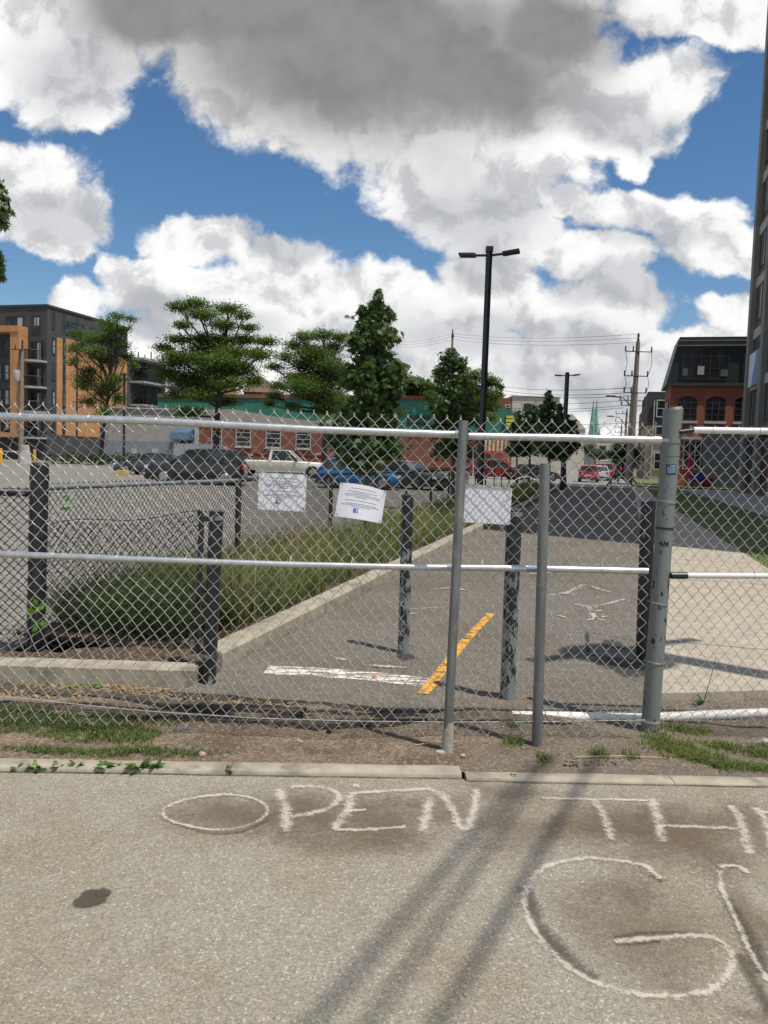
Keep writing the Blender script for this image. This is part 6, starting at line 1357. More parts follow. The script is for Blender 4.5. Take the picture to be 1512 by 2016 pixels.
def make_car(kind, col, colname, label, loc, rz, group='cars in the lot and street', roofm=None, proto=None):
    p = PROF[kind]; L, W, H = p['L'], p['W'], p['H']; th = thing('parked_car', label, 'car', loc, rz, group); pm = paint('paint_'+colname, col); cl = 0.17
    # body in the thing's own space, x forward; ORIG makes build() subtract, so build in world
    Mx = Matrix.Translation(loc) @ Matrix.Rotation(rz, 4, 'Z'); Wd = lambda x, y, z: Mx @ Vector((x*L-L/2, y, z))
    rows = []; g0, g1, g2, g3 = p['gh']; xs = [0, .01, .04, .1, .18, .26, .34, .45, .55, .66, .74, .8, .87, .93, .97, .99, 1.0]
    def top(x):
        pr = p['low']
        for (a, za), (b, zb_) in zip(pr[:-1], pr[1:]):
            if a <= x <= b: return (za+(zb_-za)*(x-a)/(b-a))*H
        return pr[-1][1]*H
    for x in xs:
        e = 1-0.16*max(0, (abs(x-0.5)-0.36)/0.14)**2; w = W/2*e; zt_ = top(x); zb_ = cl+0.02+(0.08 if x in (0, 1.0) else 0)
        rows.append([Wd(x, -w*.86, zb_), Wd(x, -w*.98, zb_+.12), Wd(x, -w, (zb_+zt_)/2), Wd(x, -w*.96, zt_-.07), Wd(x, -w*.86, zt_), Wd(x, -w*.3, zt_+.02), Wd(x, w*.3, zt_+.02), Wd(x, w*.86, zt_), Wd(x, w*.96, zt_-.07), Wd(x, w, (zb_+zt_)/2), Wd(x, w*.98, zb_+.12), Wd(x, w*.86, zb_)])
    vs, fs = loft(rows); body = MB().add(vs, fs).build('body', pm, th, smooth=40)
    # glasshouse: glass volume, roof skin and pillars
    zt0 = lambda x: top(x)-0.01; wb, wt = W*0.45, W*0.355; nrow = []
    for f, x, z, w in ((0, g0, zt0(g0), wb), (1, g1, H-.05, wt), (2, (g1+g2)/2, H, wt), (3, g2, H-.04, wt), (4, g3, zt0(g3), wb)): nrow.append([Wd(x, -w, z), Wd(x, w, z)])
    gv = [Wd(g0, -wb, zt0(g0)), Wd(g3, -wb, zt0(g3)), Wd(g3, wb, zt0(g3)), Wd(g0, wb, zt0(g0)), Wd(g1, -wt, H-.06), Wd(g2, -wt, H-.05), Wd(g2, wt, H-.05), Wd(g1, wt, H-.06)]
    MB().add(gv, [(3, 2, 1, 0), (4, 5, 6, 7), (0, 1, 5, 4), (1, 2, 6, 5), (2, 3, 7, 6), (3, 0, 4, 7)]).build('windows', pm if kind == 'van' else M_cglass, th, smooth=0)
    rf = [[Wd(x, -wt*1.03, z-.05), Wd(x, -wt*.9, z), Wd(x, 0, z+.02), Wd(x, wt*.9, z), Wd(x, wt*1.03, z-.05)] for x, z in ((g1-.01, H-.06), (g1+.05, H-.015), ((g1+g2)/2, H), (g2-.04, H-.02), (g2+.01, H-.07))]
    vs, fs = loft(rf); MB().add(vs, fs).build('roof', roofm or pm, th, smooth=50)
    mb = MB()
    for sy in (-1, 1):
        for (xa, xb) in ((g0, g1), (g3, g2)): mb.tube([Wd(xa, sy*wb*1.005, zt0(xa)), Wd(xb, sy*wt*1.01, H-.06)], 0.035, 5)
        xm = (g0+g3)/2; mb.tube([Wd(xm, sy*wb*1.01, zt0(xm)), Wd((g1+g2)/2, sy*wt*1.02, H-.05)], 0.04, 5)
        if kind in ('suv', 'van', 'hatch'): mb.tube([Wd(g0+.2, sy*wb*1.01, zt0(.2)), Wd(g1+.1, sy*wt*1.02, H-.05)], 0.05, 5)
    mb.build('pillars', pm, th)
    for fx_ in (0.19, 0.80):
        for sy in (-1, 1):
            R_ = 0.33 if kind in ('hatch', 'sedan') else 0.36; c = Wd(fx_, sy*(W/2-0.10), R_); a = (Mx.to_3x3() @ Vector((0, 1, 0)))*sy
            wh = MB().tube([c-a*.11, c-a*.09, c+a*.09, c+a*.115], [R_*.9, R_, R_, R_*.88], 20).build('wheel', M_tyre, th)
            rm = MB().tube([c+a*.116, c+a*.122], [R_*.62, R_*.60], 16)
            rm.build('rim', M_rim, wh)
            MB().tube([c+a*.02, c+a*.095], R_*1.16, 20).build('wheel_arch', M_tyre, th)
    for sy in (-1, 1):
        q = Wd(0.985, sy*W*.34, top(.95)*0.88); MB().box(tuple(q), (0.16, 0.36, 0.13), rz).build('headlight', M_head, th, smooth=0, bevel=0.03)
        q = Wd(0.012, sy*W*.39, H*.53); MB().box(tuple(q), (0.10, 0.24, 0.2 if kind != 'suv' else .3), rz).build('tail_light', M_tail, th, smooth=0, bevel=0.02)
        q = Wd(g3-.03, sy*(W/2+.08), zt0(g3)+.08); MB().box(tuple(q), (0.1, 0.2, 0.12), rz).build('mirror', pm, th, smooth=0, bevel=0.03)
    q = Wd(-0.001, 0, H*.40); MB().box(tuple(q), (0.02, 0.5, 0.13), rz).build('number_plate', M_head, th, smooth=0)
    q = Wd(0.005, 0, 0.32); MB().box(tuple(q), (0.12, W*.85, 0.16), rz).build('bumper', M_dgrey, th, smooth=0, bevel=.03); q = Wd(0.995, 0, 0.33); MB().box(tuple(q), (0.12, W*.8, 0.2), rz).build('bumper', M_dgrey, th, smooth=0, bevel=.03)
    return th
def at_px(px, py, z=0.02): q = G(px, py, z); return (q.x, q.y, z)
make_car('suv', (0.018, 0.02, 0.024), 'black', 'black estate car with red tail light parked before the big locust tree', at_px(388, 953), R(183))
make_car('hatch', (0.012, 0.17, 0.42), 'blue', 'bright blue hatchback parked behind the middle notice', at_px(706, 962), R(-4))
make_car('sedan', (0.03, 0.03, 0.033), 'dark', 'black car with silver trim parked right of the blue hatchback', at_px(808, 962), R(-48))
make_car('suv', (0.30, 0.03, 0.03), 'darkred', 'dark red car beyond the black fence below the striped shopfront', at_px(978, 943), R(5))
make_car('sedan', (0.05, 0.05, 0.055), 'grey', 'dark grey car half hidden beyond the black fence right of the lamp', at_px(1050, 946), R(20))
# white van roof behind the tree
make_car('van', (0.78, 0.76, 0.70), 'white', 'white van whose roof shows above the black estate car', at_px(413, 931), R(2))
make_car('sedan', (0.07, 0.075, 0.085), 'slate', 'slate grey car at the far left of the lot, mostly behind the corner post fence', at_px(300, 935), R(170))
# street queue seen from behind
qd = PANG
for i, (kind, col, cn, s_, t_, lab) in enumerate((('hatch', (0.55, 0.015, 0.03), 'red', 60.6, 1.0, 'bright red hatchback seen from behind, nearest in the street row'),
        ('sedan', (0.75, 0.75, 0.75), 'pearl', 67.5, 1.9, 'white car directly ahead of the nearest red hatchback'), ('suv', (0.48, 0.02, 0.03), 'crimson', 73.5, 2.4, 'crimson car, third in the street row'),
        ('sedan', (0.45, 0.46, 0.47), 'silver', 82, 2.6, 'silver car, fourth in the street row'), ('van', (0.75, 0.74, 0.72), 'white', 92, 2.4, 'white van, fifth in the street row'),
        ('suv', (0.6, 0.6, 0.6), 'silver2', 104, 3.4, 'pale grey car near the middle of the street row'), ('sedan', (0.08, 0.09, 0.1), 'dark2', 88, 4.2, 'dark car on the right side of the street row'),
        ('suv', (0.75, 0.75, 0.75), 'pearl', 118, 1.5, 'distant white car in the street row'), ('sedan', (0.35, 0.02, 0.02), 'maroon', 130, 4.0, 'distant maroon car in the street row'), ('van', (0.5, 0.5, 0.5), 'grey2', 150, 2.0, 'farthest grey van in the street row'))):
    q = ST(s_+7+i*1.0, t_+0.3, 0.04); make_car(kind, col, cn, lab, tuple(q), qd, 'cars lined up in the street')
# white pickup
q = at_px(552, 938); px_ = Matrix.Translation(q); th = thing('pickup_truck', 'white regular-cab pickup truck parked before the red brick workshop', 'truck', q, 0, 'cars in the lot and street')
W_ = lambda x, y, z: Vector((q[0]+x, q[1]+y, q[2]+z)); wp = paint('paint_white', (0.85, 0.83, 0.78), 0.0)
rows = []
for x, zt_, w in ((-3.6, 1.05, .93), (-3.55, 1.12, .96), (-0.7, 1.14, .97), (-0.68, 1.14, .97), (1.2, 1.14, .97), (1.4, 1.13, .97), (2.9, 1.06, .95), (3.3, 0.95, .92), (3.4, 0.6, .88)):
    rows.append([W_(x, -w*.9, .42), W_(x, -w, .55), W_(x, -w, zt_-.08), W_(x, -w*.93, zt_), W_(x, w*.93, zt_), W_(x, w, zt_-.08), W_(x, w, .55), W_(x, w*.9, .42)])
vs, fs = loft(rows); MB().add(vs, fs).build('body', wp, th, smooth=40)
MB().box(tuple(W_(-2.15, 0, 1.145)), (2.7, 1.6, 0.03)).build('bed_cover', M_dgrey, th, smooth=0)
gv = [W_(-0.72, -.9, 1.13), W_(1.45, -.9, 1.13), W_(1.45, .9, 1.13), W_(-.72, .9, 1.13), W_(-.6, -.72, 1.82), W_(0.65, -.72, 1.82), W_(.65, .72, 1.82), W_(-.6, .72, 1.82)]
MB().add(gv, [(3, 2, 1, 0), (4, 5, 6, 7), (0, 1, 5, 4), (1, 2, 6, 5), (2, 3, 7, 6), (3, 0, 4, 7)]).build('windows', M_cglass, th, smooth=0)
MB().box(tuple(W_(0.02, 0, 1.845)), (1.36, 1.5, 0.08)).build('roof', wp, th, smooth=0, bevel=.03)
for sy in (-1, 1): MB().tube([W_(-.66, sy*.9, 1.13), W_(-.56, sy*.73, 1.82)], .11, 6).build('pillar', wp, th); MB().tube([W_(1.42, sy*.9, 1.13), W_(.66, sy*.73, 1.82)], .05, 6).build('pillar', wp, th)
for x in (-2.4, 2.35):
    for sy in (-1, 1):
        c = W_(x, sy*.86, .38); a = Vector((0, sy, 0)); wh = MB().tube([c-a*.12, c+a*.12], .39, 20).build('wheel', M_tyre, th); MB().tube([c+a*.121, c+a*.13], .22, 14).build('rim', M_rim, wh); MB().tube([c, c+a*.105], .46, 20).build('wheel_arch', M_tyre, th)
for sy in (-1, 1): MB().box(tuple(W_(3.33, sy*.72, .86)), (.14, .34, .16)).build('headlight', M_head, th, smooth=0); MB().box(tuple(W_(-3.58, sy*.9, .85)), (.1, .12, .3)).build('tail_light', M_tail, th, smooth=0); MB().box(tuple(W_(1.2, sy*1.08, 1.22)), (.15, .18, .26)).build('mirror', M_dgrey, th, smooth=0)
MB().box(tuple(W_(3.42, 0, .5)), (.14, 1.8, .18)).build('bumper', M_dgrey, th, smooth=0)

# ------------------------------------------------------------------ things round the lot and street
M_yel = flatm('safety_yellow', (0.75, 0.42, 0.02), rough=0.5)
for px, pt, pb, lab in ((2, 883, 917, 'yellow bollard cut by the left edge of the picture'), (68, 885, 918, 'yellow bollard right of the white barrier block')):
    b = P(px, pb, 70); b.z = 0; t = P(px, pt, 70); th = thing('yellow_bollard', lab, 'bollard', tuple(b), 0, 'yellow bollards in the lot'); MB().tube([b, Vector((b.x, b.y, t.z-0.05)), Vector((b.x, b.y, t.z))], [0.13, 0.13, 0.08], 12).build('tube_body', M_yel, th)
b = P(51, 907, 69); th = thing('barrier_block', 'white concrete barrier block at the foot of the slim wooden pole', 'barrier', (b.x, b.y, 0)); zt_ = P(51, 876, 69).z
MB().hexa([(b.x-.45, b.y-.3, 0), (b.x+.45, b.y-.3, 0), (b.x+.45, b.y+.3, 0), (b.x-.45, b.y+.3, 0)], [(b.x-.3, b.y-.15, zt_), (b.x+.22, b.y-.15, zt_), (b.x+.22, b.y+.15, zt_), (b.x-.3, b.y+.15, zt_)]).build('block', M_trim, th, smooth=0, bevel=.04); MB().box((b.x-1.3, b.y, 1.1), (1.6, .06, .12)).build('rail', M_greywall, th, smooth=0)
b = G(242, 937, 0); th = thing('yellow_block', 'low dull yellow wheel-stop block lying on the parking lot', 'block', (b.x, b.y, 0)); MB().box((b.x, b.y, 0.17), (0.75, 0.3, 0.34)).build('block', flatm('dull_yellow', (0.52, 0.36, 0.12)), th, smooth=0, bevel=.03)
hb = blob_points([(P(x, 903, 71), (1.3, 0.8, 0.62)) for x in range(108, 330, 20)], 160, 77, 0.5)
hc = P(215, 915, 71); v, f = scatter(QS, QF, hb-np.array((hc.x, hc.y, 0)), 0.28, 0.6, 77); h_ = thing('hedge', 'dark clipped hedge along the foot of the apartments and grey building', 'hedge', (hc.x, hc.y, 0)); np_obj('foliage', v, f, L_dark, h_)
# street sign, barrier arm, cyclist
b = P(1237, 955, 58); b.z = 0; th = thing('street_sign', 'grey tilted back of a square sign on a post beside the utility poles', 'sign', (b.x, b.y, 0)); t = P(1234, 920, 58)
MB().tube([(b.x, b.y, 0), (t.x, t.y, t.z)], .035, 6).build('post', M_greywall, th)
o_ = MB(); s_ = 0.30
vs = [Vector((t.x+s_*math.cos(a), t.y-.03, t.z+s_*math.sin(a)*1.25)) for a in (R(25), R(115), R(205), R(295))]; o_.hexa(vs, [v+Vector((0, .02, 0)) for v in vs]); o_.build('sign_plate', flatm('sign_back', (0.33, 0.33, 0.32)), th, smooth=0)
a, b = G(1203, 966), P(1210, 934, G(1203, 966).y)
b = G(1203, 968, .05); th = thing('leaning_bar', 'thin black barrier arm leaning over the far crossing', 'barrier', tuple(b)); e0 = P(1189, 964, b.y); e1 = P(1211, 934, b.y)
MB().tube([e0, e1], 0.045, 6).build('arm', M_blk, th); MB().tube([Vector((b.x, b.y, 0)), P(1203, 946, b.y)], 0.05, 6).build('stand', M_wood, th)
def person_on_bike(px, py_foot, yy):
    b = P(px, py_foot, yy); b.z = 0.05; th = thing('person', 'person in a bright red top riding a bicycle toward the far crossing', 'person', tuple(b)); X, Y = b.x, b.y
    J = {'pelvis': (0, 0.05, 0.98), 'chest': (0, -.18, 1.35), 'neck': (0, -.24, 1.5), 'head': (0, -.3, 1.66), 'ls': (-.2, -.2, 1.42), 'rs': (.2, -.2, 1.42), 'le': (-.27, -.38, 1.2), 're': (.27, -.38, 1.2), 'lh': (-.22, -.6, 1.08), 'rh': (.22, -.6, 1.08), 'lk': (-.12, -.35, .75), 'rk': (.12, -.22, .62), 'lf': (-.12, -.12, .40), 'rf': (.12, -.02, .2), 'lt': (-.12, -.27, .36), 'rt': (.12, -.17, .16)}
    E = [('pelvis', 'chest'), ('chest', 'neck'), ('neck', 'head'), ('chest', 'ls'), ('chest', 'rs'), ('ls', 'le'), ('rs', 're'), ('le', 'lh'), ('re', 'rh'), ('pelvis', 'lk'), ('pelvis', 'rk'), ('lk', 'lf'), ('rk', 'rf'), ('lf', 'lt'), ('rf', 'rt')]
    Rr = {'pelvis': .15, 'chest': .17, 'neck': .06, 'head': .11, 'ls': .07, 'rs': .07, 'le': .05, 're': .05, 'lh': .04, 'rh': .04, 'lk': .075, 'rk': .075, 'lf': .05, 'rf': .05, 'lt': .04, 'rt': .04}
    def fig(names, nm, m_, sc=1.0):
        me = bpy.data.meshes.new(nm); ids = {n_: i for i, n_ in enumerate(names)}; me.from_pydata([J[n_] for n_ in names], [(ids[a], ids[b]) for a, b in E if a in ids and b in ids], []); me.materials.append(m_)
        o = bpy.data.objects.new(nm, me); C.objects.link(o); o.parent = th; sk_ = o.modifiers.new('skin', 'SKIN')
        if not me.skin_vertices: me.attributes.new('skin', 'FLOAT', 'POINT')
        for i, n_ in enumerate(names):
            me.skin_vertices[0].data[i].radius = (Rr[n_]*sc, Rr[n_]*sc)
        me.skin_vertices[0].data[0].use_root = True; o.modifiers.new('sub', 'SUBSURF').levels = 1; o.modifiers['sub'].render_levels = 1; return o
    try:
        fig(list(J), 'body', flatm('dark_clothes', (0.03, 0.03, 0.035)))
        fig(['pelvis', 'chest', 'ls', 'rs', 'le', 're'], 'shirt', flatm('red_top', (0.75, 0.03, 0.015)), 1.1)
    except Exception as ex:
        print('skin failed', ex)
        mb = MB()
        for a, b2 in E: mb.tube([Vector(b)+Vector(J[a]), Vector(b)+Vector(J[b2])], [Rr[a], Rr[b2]], 8)
        mb.build('body', flatm('dark_clothes', (0.03, 0.03, 0.035)), th); mb = MB()
        for a, b2 in E[:2]+E[3:7]: mb.tube([Vector(b)+Vector(J[a]), Vector(b)+Vector(J[b2])], [Rr[a]*1.1, Rr[b2]*1.1], 8)
        mb.build('shirt', flatm('red_top', (0.75, 0.03, 0.015)), th)
    hm = MB().lathe([(0.02, .13), (0.09, .1), (0.13, 0.03), (0.135, 0)], (X, Y-.3, b.z+1.7), 12).build('helmet', M_dgrey, th)
    bk = thing('bicycle', 'bicycle under the person in the red top', 'bicycle', tuple(b)); 
    for dy_ in (-.52, .52):
        c = Vector((X, Y+dy_, b.z+.34)); pts = [c+Vector((0, .33*math.cos(2*math.pi*i/20), .33*math.sin(2*math.pi*i/20))) for i in range(21)]; MB().tube(pts, .018, 6, caps=False).build('wheel', M_tyre, bk)
    fr = [((0, -.52, .34), (0, -.42, .98)), ((0, -.44, .85), (0, .12, .82)), ((0, -.44, .8), (0, 0, .3)), ((0, 0, .3), (0, .15, .92)), ((0, 0, .3), (0, .52, .34)), ((0, .52, .34), (0, .12, .8)), ((-.25, -.52, 1.02), (.25, -.52, 1.02)), ((0, -.42, .98), (0, -.52, 1.02))]
    mb = MB()
    for a, c in fr: mb.tube([Vector(b)+Vector(a), Vector(b)+Vector(c)], .018, 6)
    mb.build('frame', M_dgrey, bk); MB().box((X, Y+.15, b.z+.93), (.14, .26, .05)).build('saddle', M_tyre, bk, bevel=.015)
person_on_bike(1213, 951, 64)

# ------------------------------------------------------------------ paint and chalk on the ground
def worn_mat(name, c, lo, hi, sc, edge=0.25, sc2=60, stretch=(1, 1, 1), cmul=0.75, a_max=1.0):
    m, nt, b = newmat(name); out = nt.nodes['Material Output']; v = coordv(nt, 'World', stretch)
    uvn = nt.nodes.new('ShaderNodeUVMap'); sp = nt.nodes.new('ShaderNodeSeparateXYZ'); nt.links.new(uvn.outputs[0], sp.inputs[0])
    d = math_(nt, 'ABSOLUTE', math_(nt, 'SUBTRACT', math_(nt, 'MULTIPLY', sp.outputs[1], 2), 1.0)); e = mapr(nt, d, 1-edge, 1.0, 0.0, 0.5, False)
    n = noise(nt, v, sc, 7, 0.7); n2 = noise(nt, v, sc2, 3, 0.7); f = math_(nt, 'ADD', math_(nt, 'MULTIPLY', n, 0.6), math_(nt, 'MULTIPLY', n2, 0.4)); f = math_(nt, 'SUBTRACT', f, e)
    al = math_(nt, 'MULTIPLY', mapr(nt, f, lo, hi), a_max)
    nt.links.new(mixc(nt, n2, c, tuple(x*cmul for x in c)), b.inputs['Base Color']); b.inputs['Roughness'].default_value = 0.85
    tr = nt.nodes.new('ShaderNodeBsdfTransparent'); mx = nt.nodes.new('ShaderNodeMixShader'); nt.links.new(al, mx.inputs[0]); nt.links.new(tr.outputs[0], mx.inputs[1]); nt.links.new(b.outputs[0], mx.inputs[2]); nt.links.new(mx.outputs[0], out.inputs[0]); return m
def ribbon(mb, pts, w, z, rag=0.0):
    pts = [Vector((p.x, p.y, 0)) for p in pts]; sm = []
    for i in range(len(pts)-1):       # Catmull-Rom
        p0, p1, p2, p3 = pts[max(i-1, 0)], pts[i], pts[i+1], pts[min(i+2, len(pts)-1)]
        for k in range(6):
            t = k/6; sm.append(0.5*((2*p1)+(-p0+p2)*t+(2*p0-5*p1+4*p2-p3)*t*t+(-p0+3*p1-3*p2+p3)*t**3))
    sm.append(pts[-1]); vs = []; uv = []; L = 0
    for i, p in enumerate(sm):
        if rag: p = p+Vector((rnd.uniform(-1, 1), rnd.uniform(-1, 1), 0))*rag
        d = (sm[min(i+1, len(sm)-1)]-sm[max(i-1, 0)]).normalized(); n = Vector((-d.y, d.x, 0)); ww = w if not isinstance(w, tuple) else w[0]+(w[1]-w[0])*i/(len(sm)-1)
        if rag: ww *= rnd.uniform(0.7, 1.25)
        vs += [p-n*ww/2+Vector((0, 0, z)), p+n*ww/2+Vector((0, 0, z))]; uv += [(L, 0), (L, 1)]; L += 0.1
    mb.add(vs, [(2*i, 2*i+2, 2*i+3, 2*i+1) for i in range(len(sm)-1)][::1], uv)
M_wl = worn_mat('worn_white_paint', (0.80, 0.76, 0.68), 0.475, 0.51, 8, 0.35, 45, (0.6, 3, 1)); M_yl = worn_mat('worn_yellow_paint', (0.80, 0.40, 0.055), 0.455, 0.49, 11, 0.3, 50, (1, 1.6, 1)); M_yf = worn_mat('faint_white_paint', (0.62, 0.58, 0.52), 0.42, 0.55, 9, 0.6, 60)
zp = 0.0345
b = MB(); ribbon(b, [G(524, 1318, zp), G(640, 1324, zp), G(760, 1334, zp), G(852, 1345, zp)], 0.34, zp); struct(b.build('stop_line', M_wl, smooth=0))
b = MB(); ribbon(b, [G(833, 1366, zp), G(862, 1330, zp), G(915, 1263, zp), G(966, 1208, zp)], (0.11, 0.115), zp+.002); struct(b.build('centre_line', M_yl, smooth=0))
b = MB(); ribbon(b, [G(838, 1355, zp), G(866, 1340, zp)], 0.10, zp+.001); struct(b.build('centre_line', M_yl, smooth=0))
b = MB()   # ghosts of worn markings
for pts, w in (([(1085, 1172), (1120, 1166), (1150, 1152), (1180, 1160), (1200, 1166)], .14), ([(1130, 1190), (1170, 1194), (1230, 1180)], .1), ([(1160, 1196), (1170, 1215), (1190, 1222)], .12), ([(1040, 1130), (1100, 1126)], .1), ([(1080, 1170), (1130, 1170)], .06), ([(1160, 1205), (1185, 1202)], .10), ([(1155, 1222), (1195, 1213)], .08), ([(1100, 1212), (1115, 1217)], .07), ([(720, 1310), (800, 1315)], .12), ([(660, 1296), (680, 1300)], .1), ([(855, 1160), (890, 1158), (920, 1163)], .1), ([(800, 1200), (880, 1195)], .08), ([(790, 1212), (830, 1206)], .06), ([(900, 1100), (950, 1098)], .06)):
    ribbon(b, [G(x, y, zp) for x, y in pts], w, zp+.004)
struct(b.build('worn_markings', M_yf, smooth=0))
oq = G(737, 1333, 0.04); tag(MB().lathe([(0.02, 0), (0.016, .006), (.003, .009)], tuple(oq), 7).build('orange_scrap', flatm('orange_scrap', (0.7, 0.14, 0.04))), 'tiny orange scrap lying on the worn white stop line', 'scrap')
# tar patches round two bollards
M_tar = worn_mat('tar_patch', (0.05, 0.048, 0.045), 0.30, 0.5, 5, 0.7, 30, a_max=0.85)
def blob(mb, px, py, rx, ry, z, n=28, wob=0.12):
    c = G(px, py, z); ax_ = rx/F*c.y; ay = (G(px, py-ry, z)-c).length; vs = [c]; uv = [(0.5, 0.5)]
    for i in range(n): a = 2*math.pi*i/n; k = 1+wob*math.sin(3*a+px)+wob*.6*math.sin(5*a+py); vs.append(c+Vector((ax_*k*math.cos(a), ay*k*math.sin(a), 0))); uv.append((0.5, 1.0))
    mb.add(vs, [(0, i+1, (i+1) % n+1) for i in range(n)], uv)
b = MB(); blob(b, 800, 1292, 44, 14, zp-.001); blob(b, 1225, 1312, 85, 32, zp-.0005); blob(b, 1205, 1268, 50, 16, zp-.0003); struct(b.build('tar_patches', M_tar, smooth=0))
b = MB(); ribbon(b, [G(560, 1402, .034), G(700, 1396, .034), G(900, 1398, .034), G(1240, 1398, .034)], .035, .0335); struct(b.build('cracked_edge', M_tar, smooth=0))
b = MB(); ribbon(b, [G(1152, 1243, .034), G(1200, 1252, .034), G(1255, 1263, .034)], .02, .0345); ribbon(b, [G(1155, 1245, .034), G(1158, 1285, .034)], .075, .034); ribbon(b, [G(1150, 1288, .034), G(1200, 1294, .034), G(1250, 1300, .034)], .06, .0347); struct(b.build('cracked_edge', M_tar, smooth=0))
# brown rubbed areas and stains on the foreground asphalt
M_stn = worn_mat('brown_smear', (0.20, 0.145, 0.098), 0.0, 0.55, 3.0, 0.98, 40, a_max=0.42); M_oil = worn_mat('dark_spot', (0.085, 0.07, 0.05), 0.2, 0.5, 8, 0.35, 90, a_max=0.85)
b = MB(); zs_ = 0.003
for i, (x, y, rx, ry) in enumerate(((430, 1600, 140, 48), (600, 1600, 100, 42), (760, 1610, 120, 46), (700, 1650, 200, 40), (880, 1590, 110, 40), (1190, 1620, 150, 46), (1330, 1640, 150, 60), (1480, 1620, 90, 60), (1020, 1640, 110, 60), (1480, 1800, 60, 90), (1230, 1750, 130, 40), (1490, 2000, 60, 20), (1000, 1560, 120, 24), (1250, 1830, 190, 100), (620, 1600, 330, 60), (1300, 1640, 300, 70))): blob(b, x, y, rx*1.15, ry*1.15, zs_+i*0.00012)
struct(b.build('rubbed_smears', M_stn, smooth=0))
b = MB(); blob(b, 178, 1768, 40, 22, .0052, wob=.1); blob(b, 203, 1757, 20, 11, .0054, wob=.1); struct(b.build('dark_spots', M_oil, smooth=0))
b = MB(); M_sm = worn_mat('dark_smear', (0.085, 0.07, 0.055), 0.15, 0.6, 5, 0.9, 60, a_max=0.6)
for pts, w in (([(1035, 1750), (1060, 1820), (1110, 1880), (1170, 1930)], .13), ([(1210, 1848), (1290, 1838), (1400, 1842)], .05), ([(1215, 1862), (1300, 1855)], .04), ([(1432, 1770), (1470, 1840), (1505, 1920)], .12), ([(1455, 1880), (1500, 1960), (1530, 2010)], .1), ([(340, 1620), (400, 1640), (470, 1640), (530, 1615)], .03), ([(1280, 1725), (1305, 1738)], .05)): ribbon(b, [G(x, y) for x, y in pts], w, .0058)
struct(b.build('chalk_shading', M_sm, smooth=0))
b = MB(); M_grit = worn_mat('kerb_grit', (0.13, 0.105, 0.075), 0.25, 0.5, 6, 0.9, 60, a_max=0.85)
ribbon(b, [kA-kd*2+kn*-0.004, kA+kn*-.004, kA.lerp(kB, .5)+kn*-.006, kB-kn*.004], 0.035, .0045, .003); ribbon(b, [kC-kn2*.004, kC.lerp(kD, .5)-kn2*.006, kD-kn2*.004], 0.03, .0045, .003)
struct(b.build('kerb_grit', M_grit, smooth=0))
def chalk_mat():
    m, nt, b = newmat('chalk'); out = nt.nodes['Material Output']; v = coordv(nt, 'World')
    uvn = nt.nodes.new('ShaderNodeUVMap'); sp = nt.nodes.new('ShaderNodeSeparateXYZ'); nt.links.new(uvn.outputs[0], sp.inputs[0])
    d = math_(nt, 'ABSOLUTE', math_(nt, 'SUBTRACT', math_(nt, 'MULTIPLY', sp.outputs[1], 2), 1.0)); cov = mapr(nt, d, 0.0, 1.0, 1.0, 0.0)
    n = noise(nt, v, 9, 4, 0.6); cov = math_(nt, 'MULTIPLY', cov, mapr(nt, n, 0.32, 0.62, 0.5, 1.0))
    cell = voro(nt, v, 135, out='Color'); cs = nt.nodes.new('ShaderNodeSeparateColor'); nt.links.new(cell, cs.inputs[0])
    cell2 = voro(nt, v, 300, out='Color'); cs2 = nt.nodes.new('ShaderNodeSeparateColor'); nt.links.new(cell2, cs2.inputs[0])
    rr = math_(nt, 'ADD', math_(nt, 'MULTIPLY', cs.outputs[0], 0.6), math_(nt, 'MULTIPLY', cs2.outputs[0], 0.4))
    on = mapr(nt, math_(nt, 'SUBTRACT', math_(nt, 'MULTIPLY', cov, 0.95), rr), -0.05, 0.12); al = math_(nt, 'ADD', math_(nt, 'MULTIPLY', on, 0.30), math_(nt, 'MULTIPLY', cov, 0.20))
    b.inputs['Base Color'].default_value = (0.80, 0.73, 0.63, 1); b.inputs['Roughness'].default_value = 0.95
    tr = nt.nodes.new('ShaderNodeBsdfTransparent'); mx = nt.nodes.new('ShaderNodeMixShader'); nt.links.new(al, mx.inputs[0]); nt.links.new(tr.outputs[0], mx.inputs[1]); nt.links.new(b.outputs[0], mx.inputs[2]); nt.links.new(mx.outputs[0], out.inputs[0]); return m
M_ch = chalk_mat()
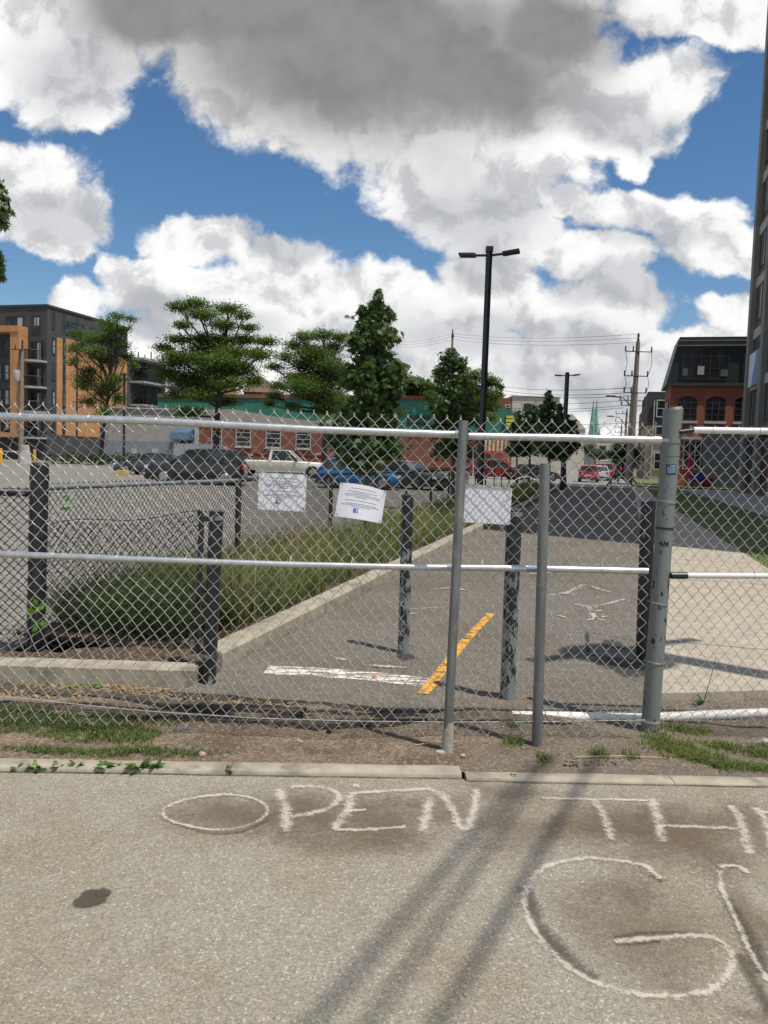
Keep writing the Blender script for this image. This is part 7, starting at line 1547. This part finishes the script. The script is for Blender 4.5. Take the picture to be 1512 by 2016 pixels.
STROKES = {
 'O': [([(330, 1590), (360, 1578), (400, 1570), (440, 1566)], .035), ([(440, 1566), (490, 1572), (525, 1590), (515, 1615), (470, 1632), (420, 1636), (360, 1626), (325, 1612), (322, 1596), (335, 1588)], .022)],
 'P': [([(548, 1556), (560, 1585), (564, 1610), (563, 1640)], .055), ([(572, 1552), (610, 1550), (650, 1556), (668, 1572), (650, 1592), (610, 1604), (572, 1610)], .042)],
 'E': [([(690, 1568), (688, 1590), (672, 1614), (658, 1634)], .06), ([(655, 1636), (720, 1636), (800, 1630)], .034), ([(678, 1600), (720, 1596)], .03), ([(688, 1565), (760, 1560), (835, 1556)], .036), ([(694, 1549), (708, 1550)], .045)],
 'N': [([(845, 1572), (840, 1600), (832, 1640)], .055), ([(840, 1554), (870, 1568), (890, 1595), (905, 1628), (920, 1638)], .05), ([(938, 1556), (934, 1590), (922, 1638)], .05)],
 'T': [([(1067, 1573), (1120, 1575), (1200, 1576), (1275, 1578)], .028), ([(1168, 1575), (1185, 1600), (1198, 1632), (1203, 1656)], .048)],
 'H': [([(1284, 1574), (1291, 1600), (1298, 1630), (1305, 1660)], .055), ([(1296, 1628), (1360, 1630), (1465, 1634)], .035), ([(1438, 1588), (1458, 1618), (1466, 1650), (1476, 1684)], .05)],
 'I': [([(1486, 1592), (1503, 1612), (1512, 1640), (1524, 1680)], .05), ([(1500, 1601), (1530, 1603)], .03)]}
for k_, lab in (('OPEN', 'chalk word OPEN in capitals written on the asphalt below the fence'), ('THI', 'chalk letters THI running off the right edge of the asphalt')):
    th = thing('chalk_word', lab, 'chalk writing', tuple(G(620 if k_ == 'OPEN' else 1290, 1600)))
    for c in k_:
        b = MB()
        for j, (pts, w) in enumerate(STROKES[c]): ribbon(b, [G(x, y) for x, y in pts], w*1.5, .0064+j*.0003, 0.0025)
        b.build('chalk_letter', M_ch, th, smooth=0)
th = thing('chalk_word', 'large chalk letter G with the start of the next letter in the lower right foreground', 'chalk writing', tuple(G(1230, 1830)))
b = MB(); ribbon(b, [G(x, y) for x, y in ((1300, 1733), (1270, 1708), (1210, 1696), (1150, 1692), (1090, 1703), (1050, 1728), (1032, 1770), (1042, 1815), (1075, 1865), (1130, 1915), (1200, 1948), (1290, 1964), (1370, 1960), (1420, 1938), (1440, 1900), (1432, 1868), (1400, 1848), (1340, 1846), (1270, 1852), (1210, 1858))], .05, .0064, 0.003); b.build('chalk_letter', M_ch, th, smooth=0)
b = MB(); ribbon(b, [G(x, y) for x, y in ((1414, 1708), (1450, 1708), (1475, 1722))], .045, .0064, .003); ribbon(b, [G(x, y) for x, y in ((1418, 1716), (1420, 1750), (1440, 1795), (1464, 1850), (1484, 1890), (1512, 1935))], .036, .0067, .003); b.build('chalk_letter', M_ch, th, smooth=0)
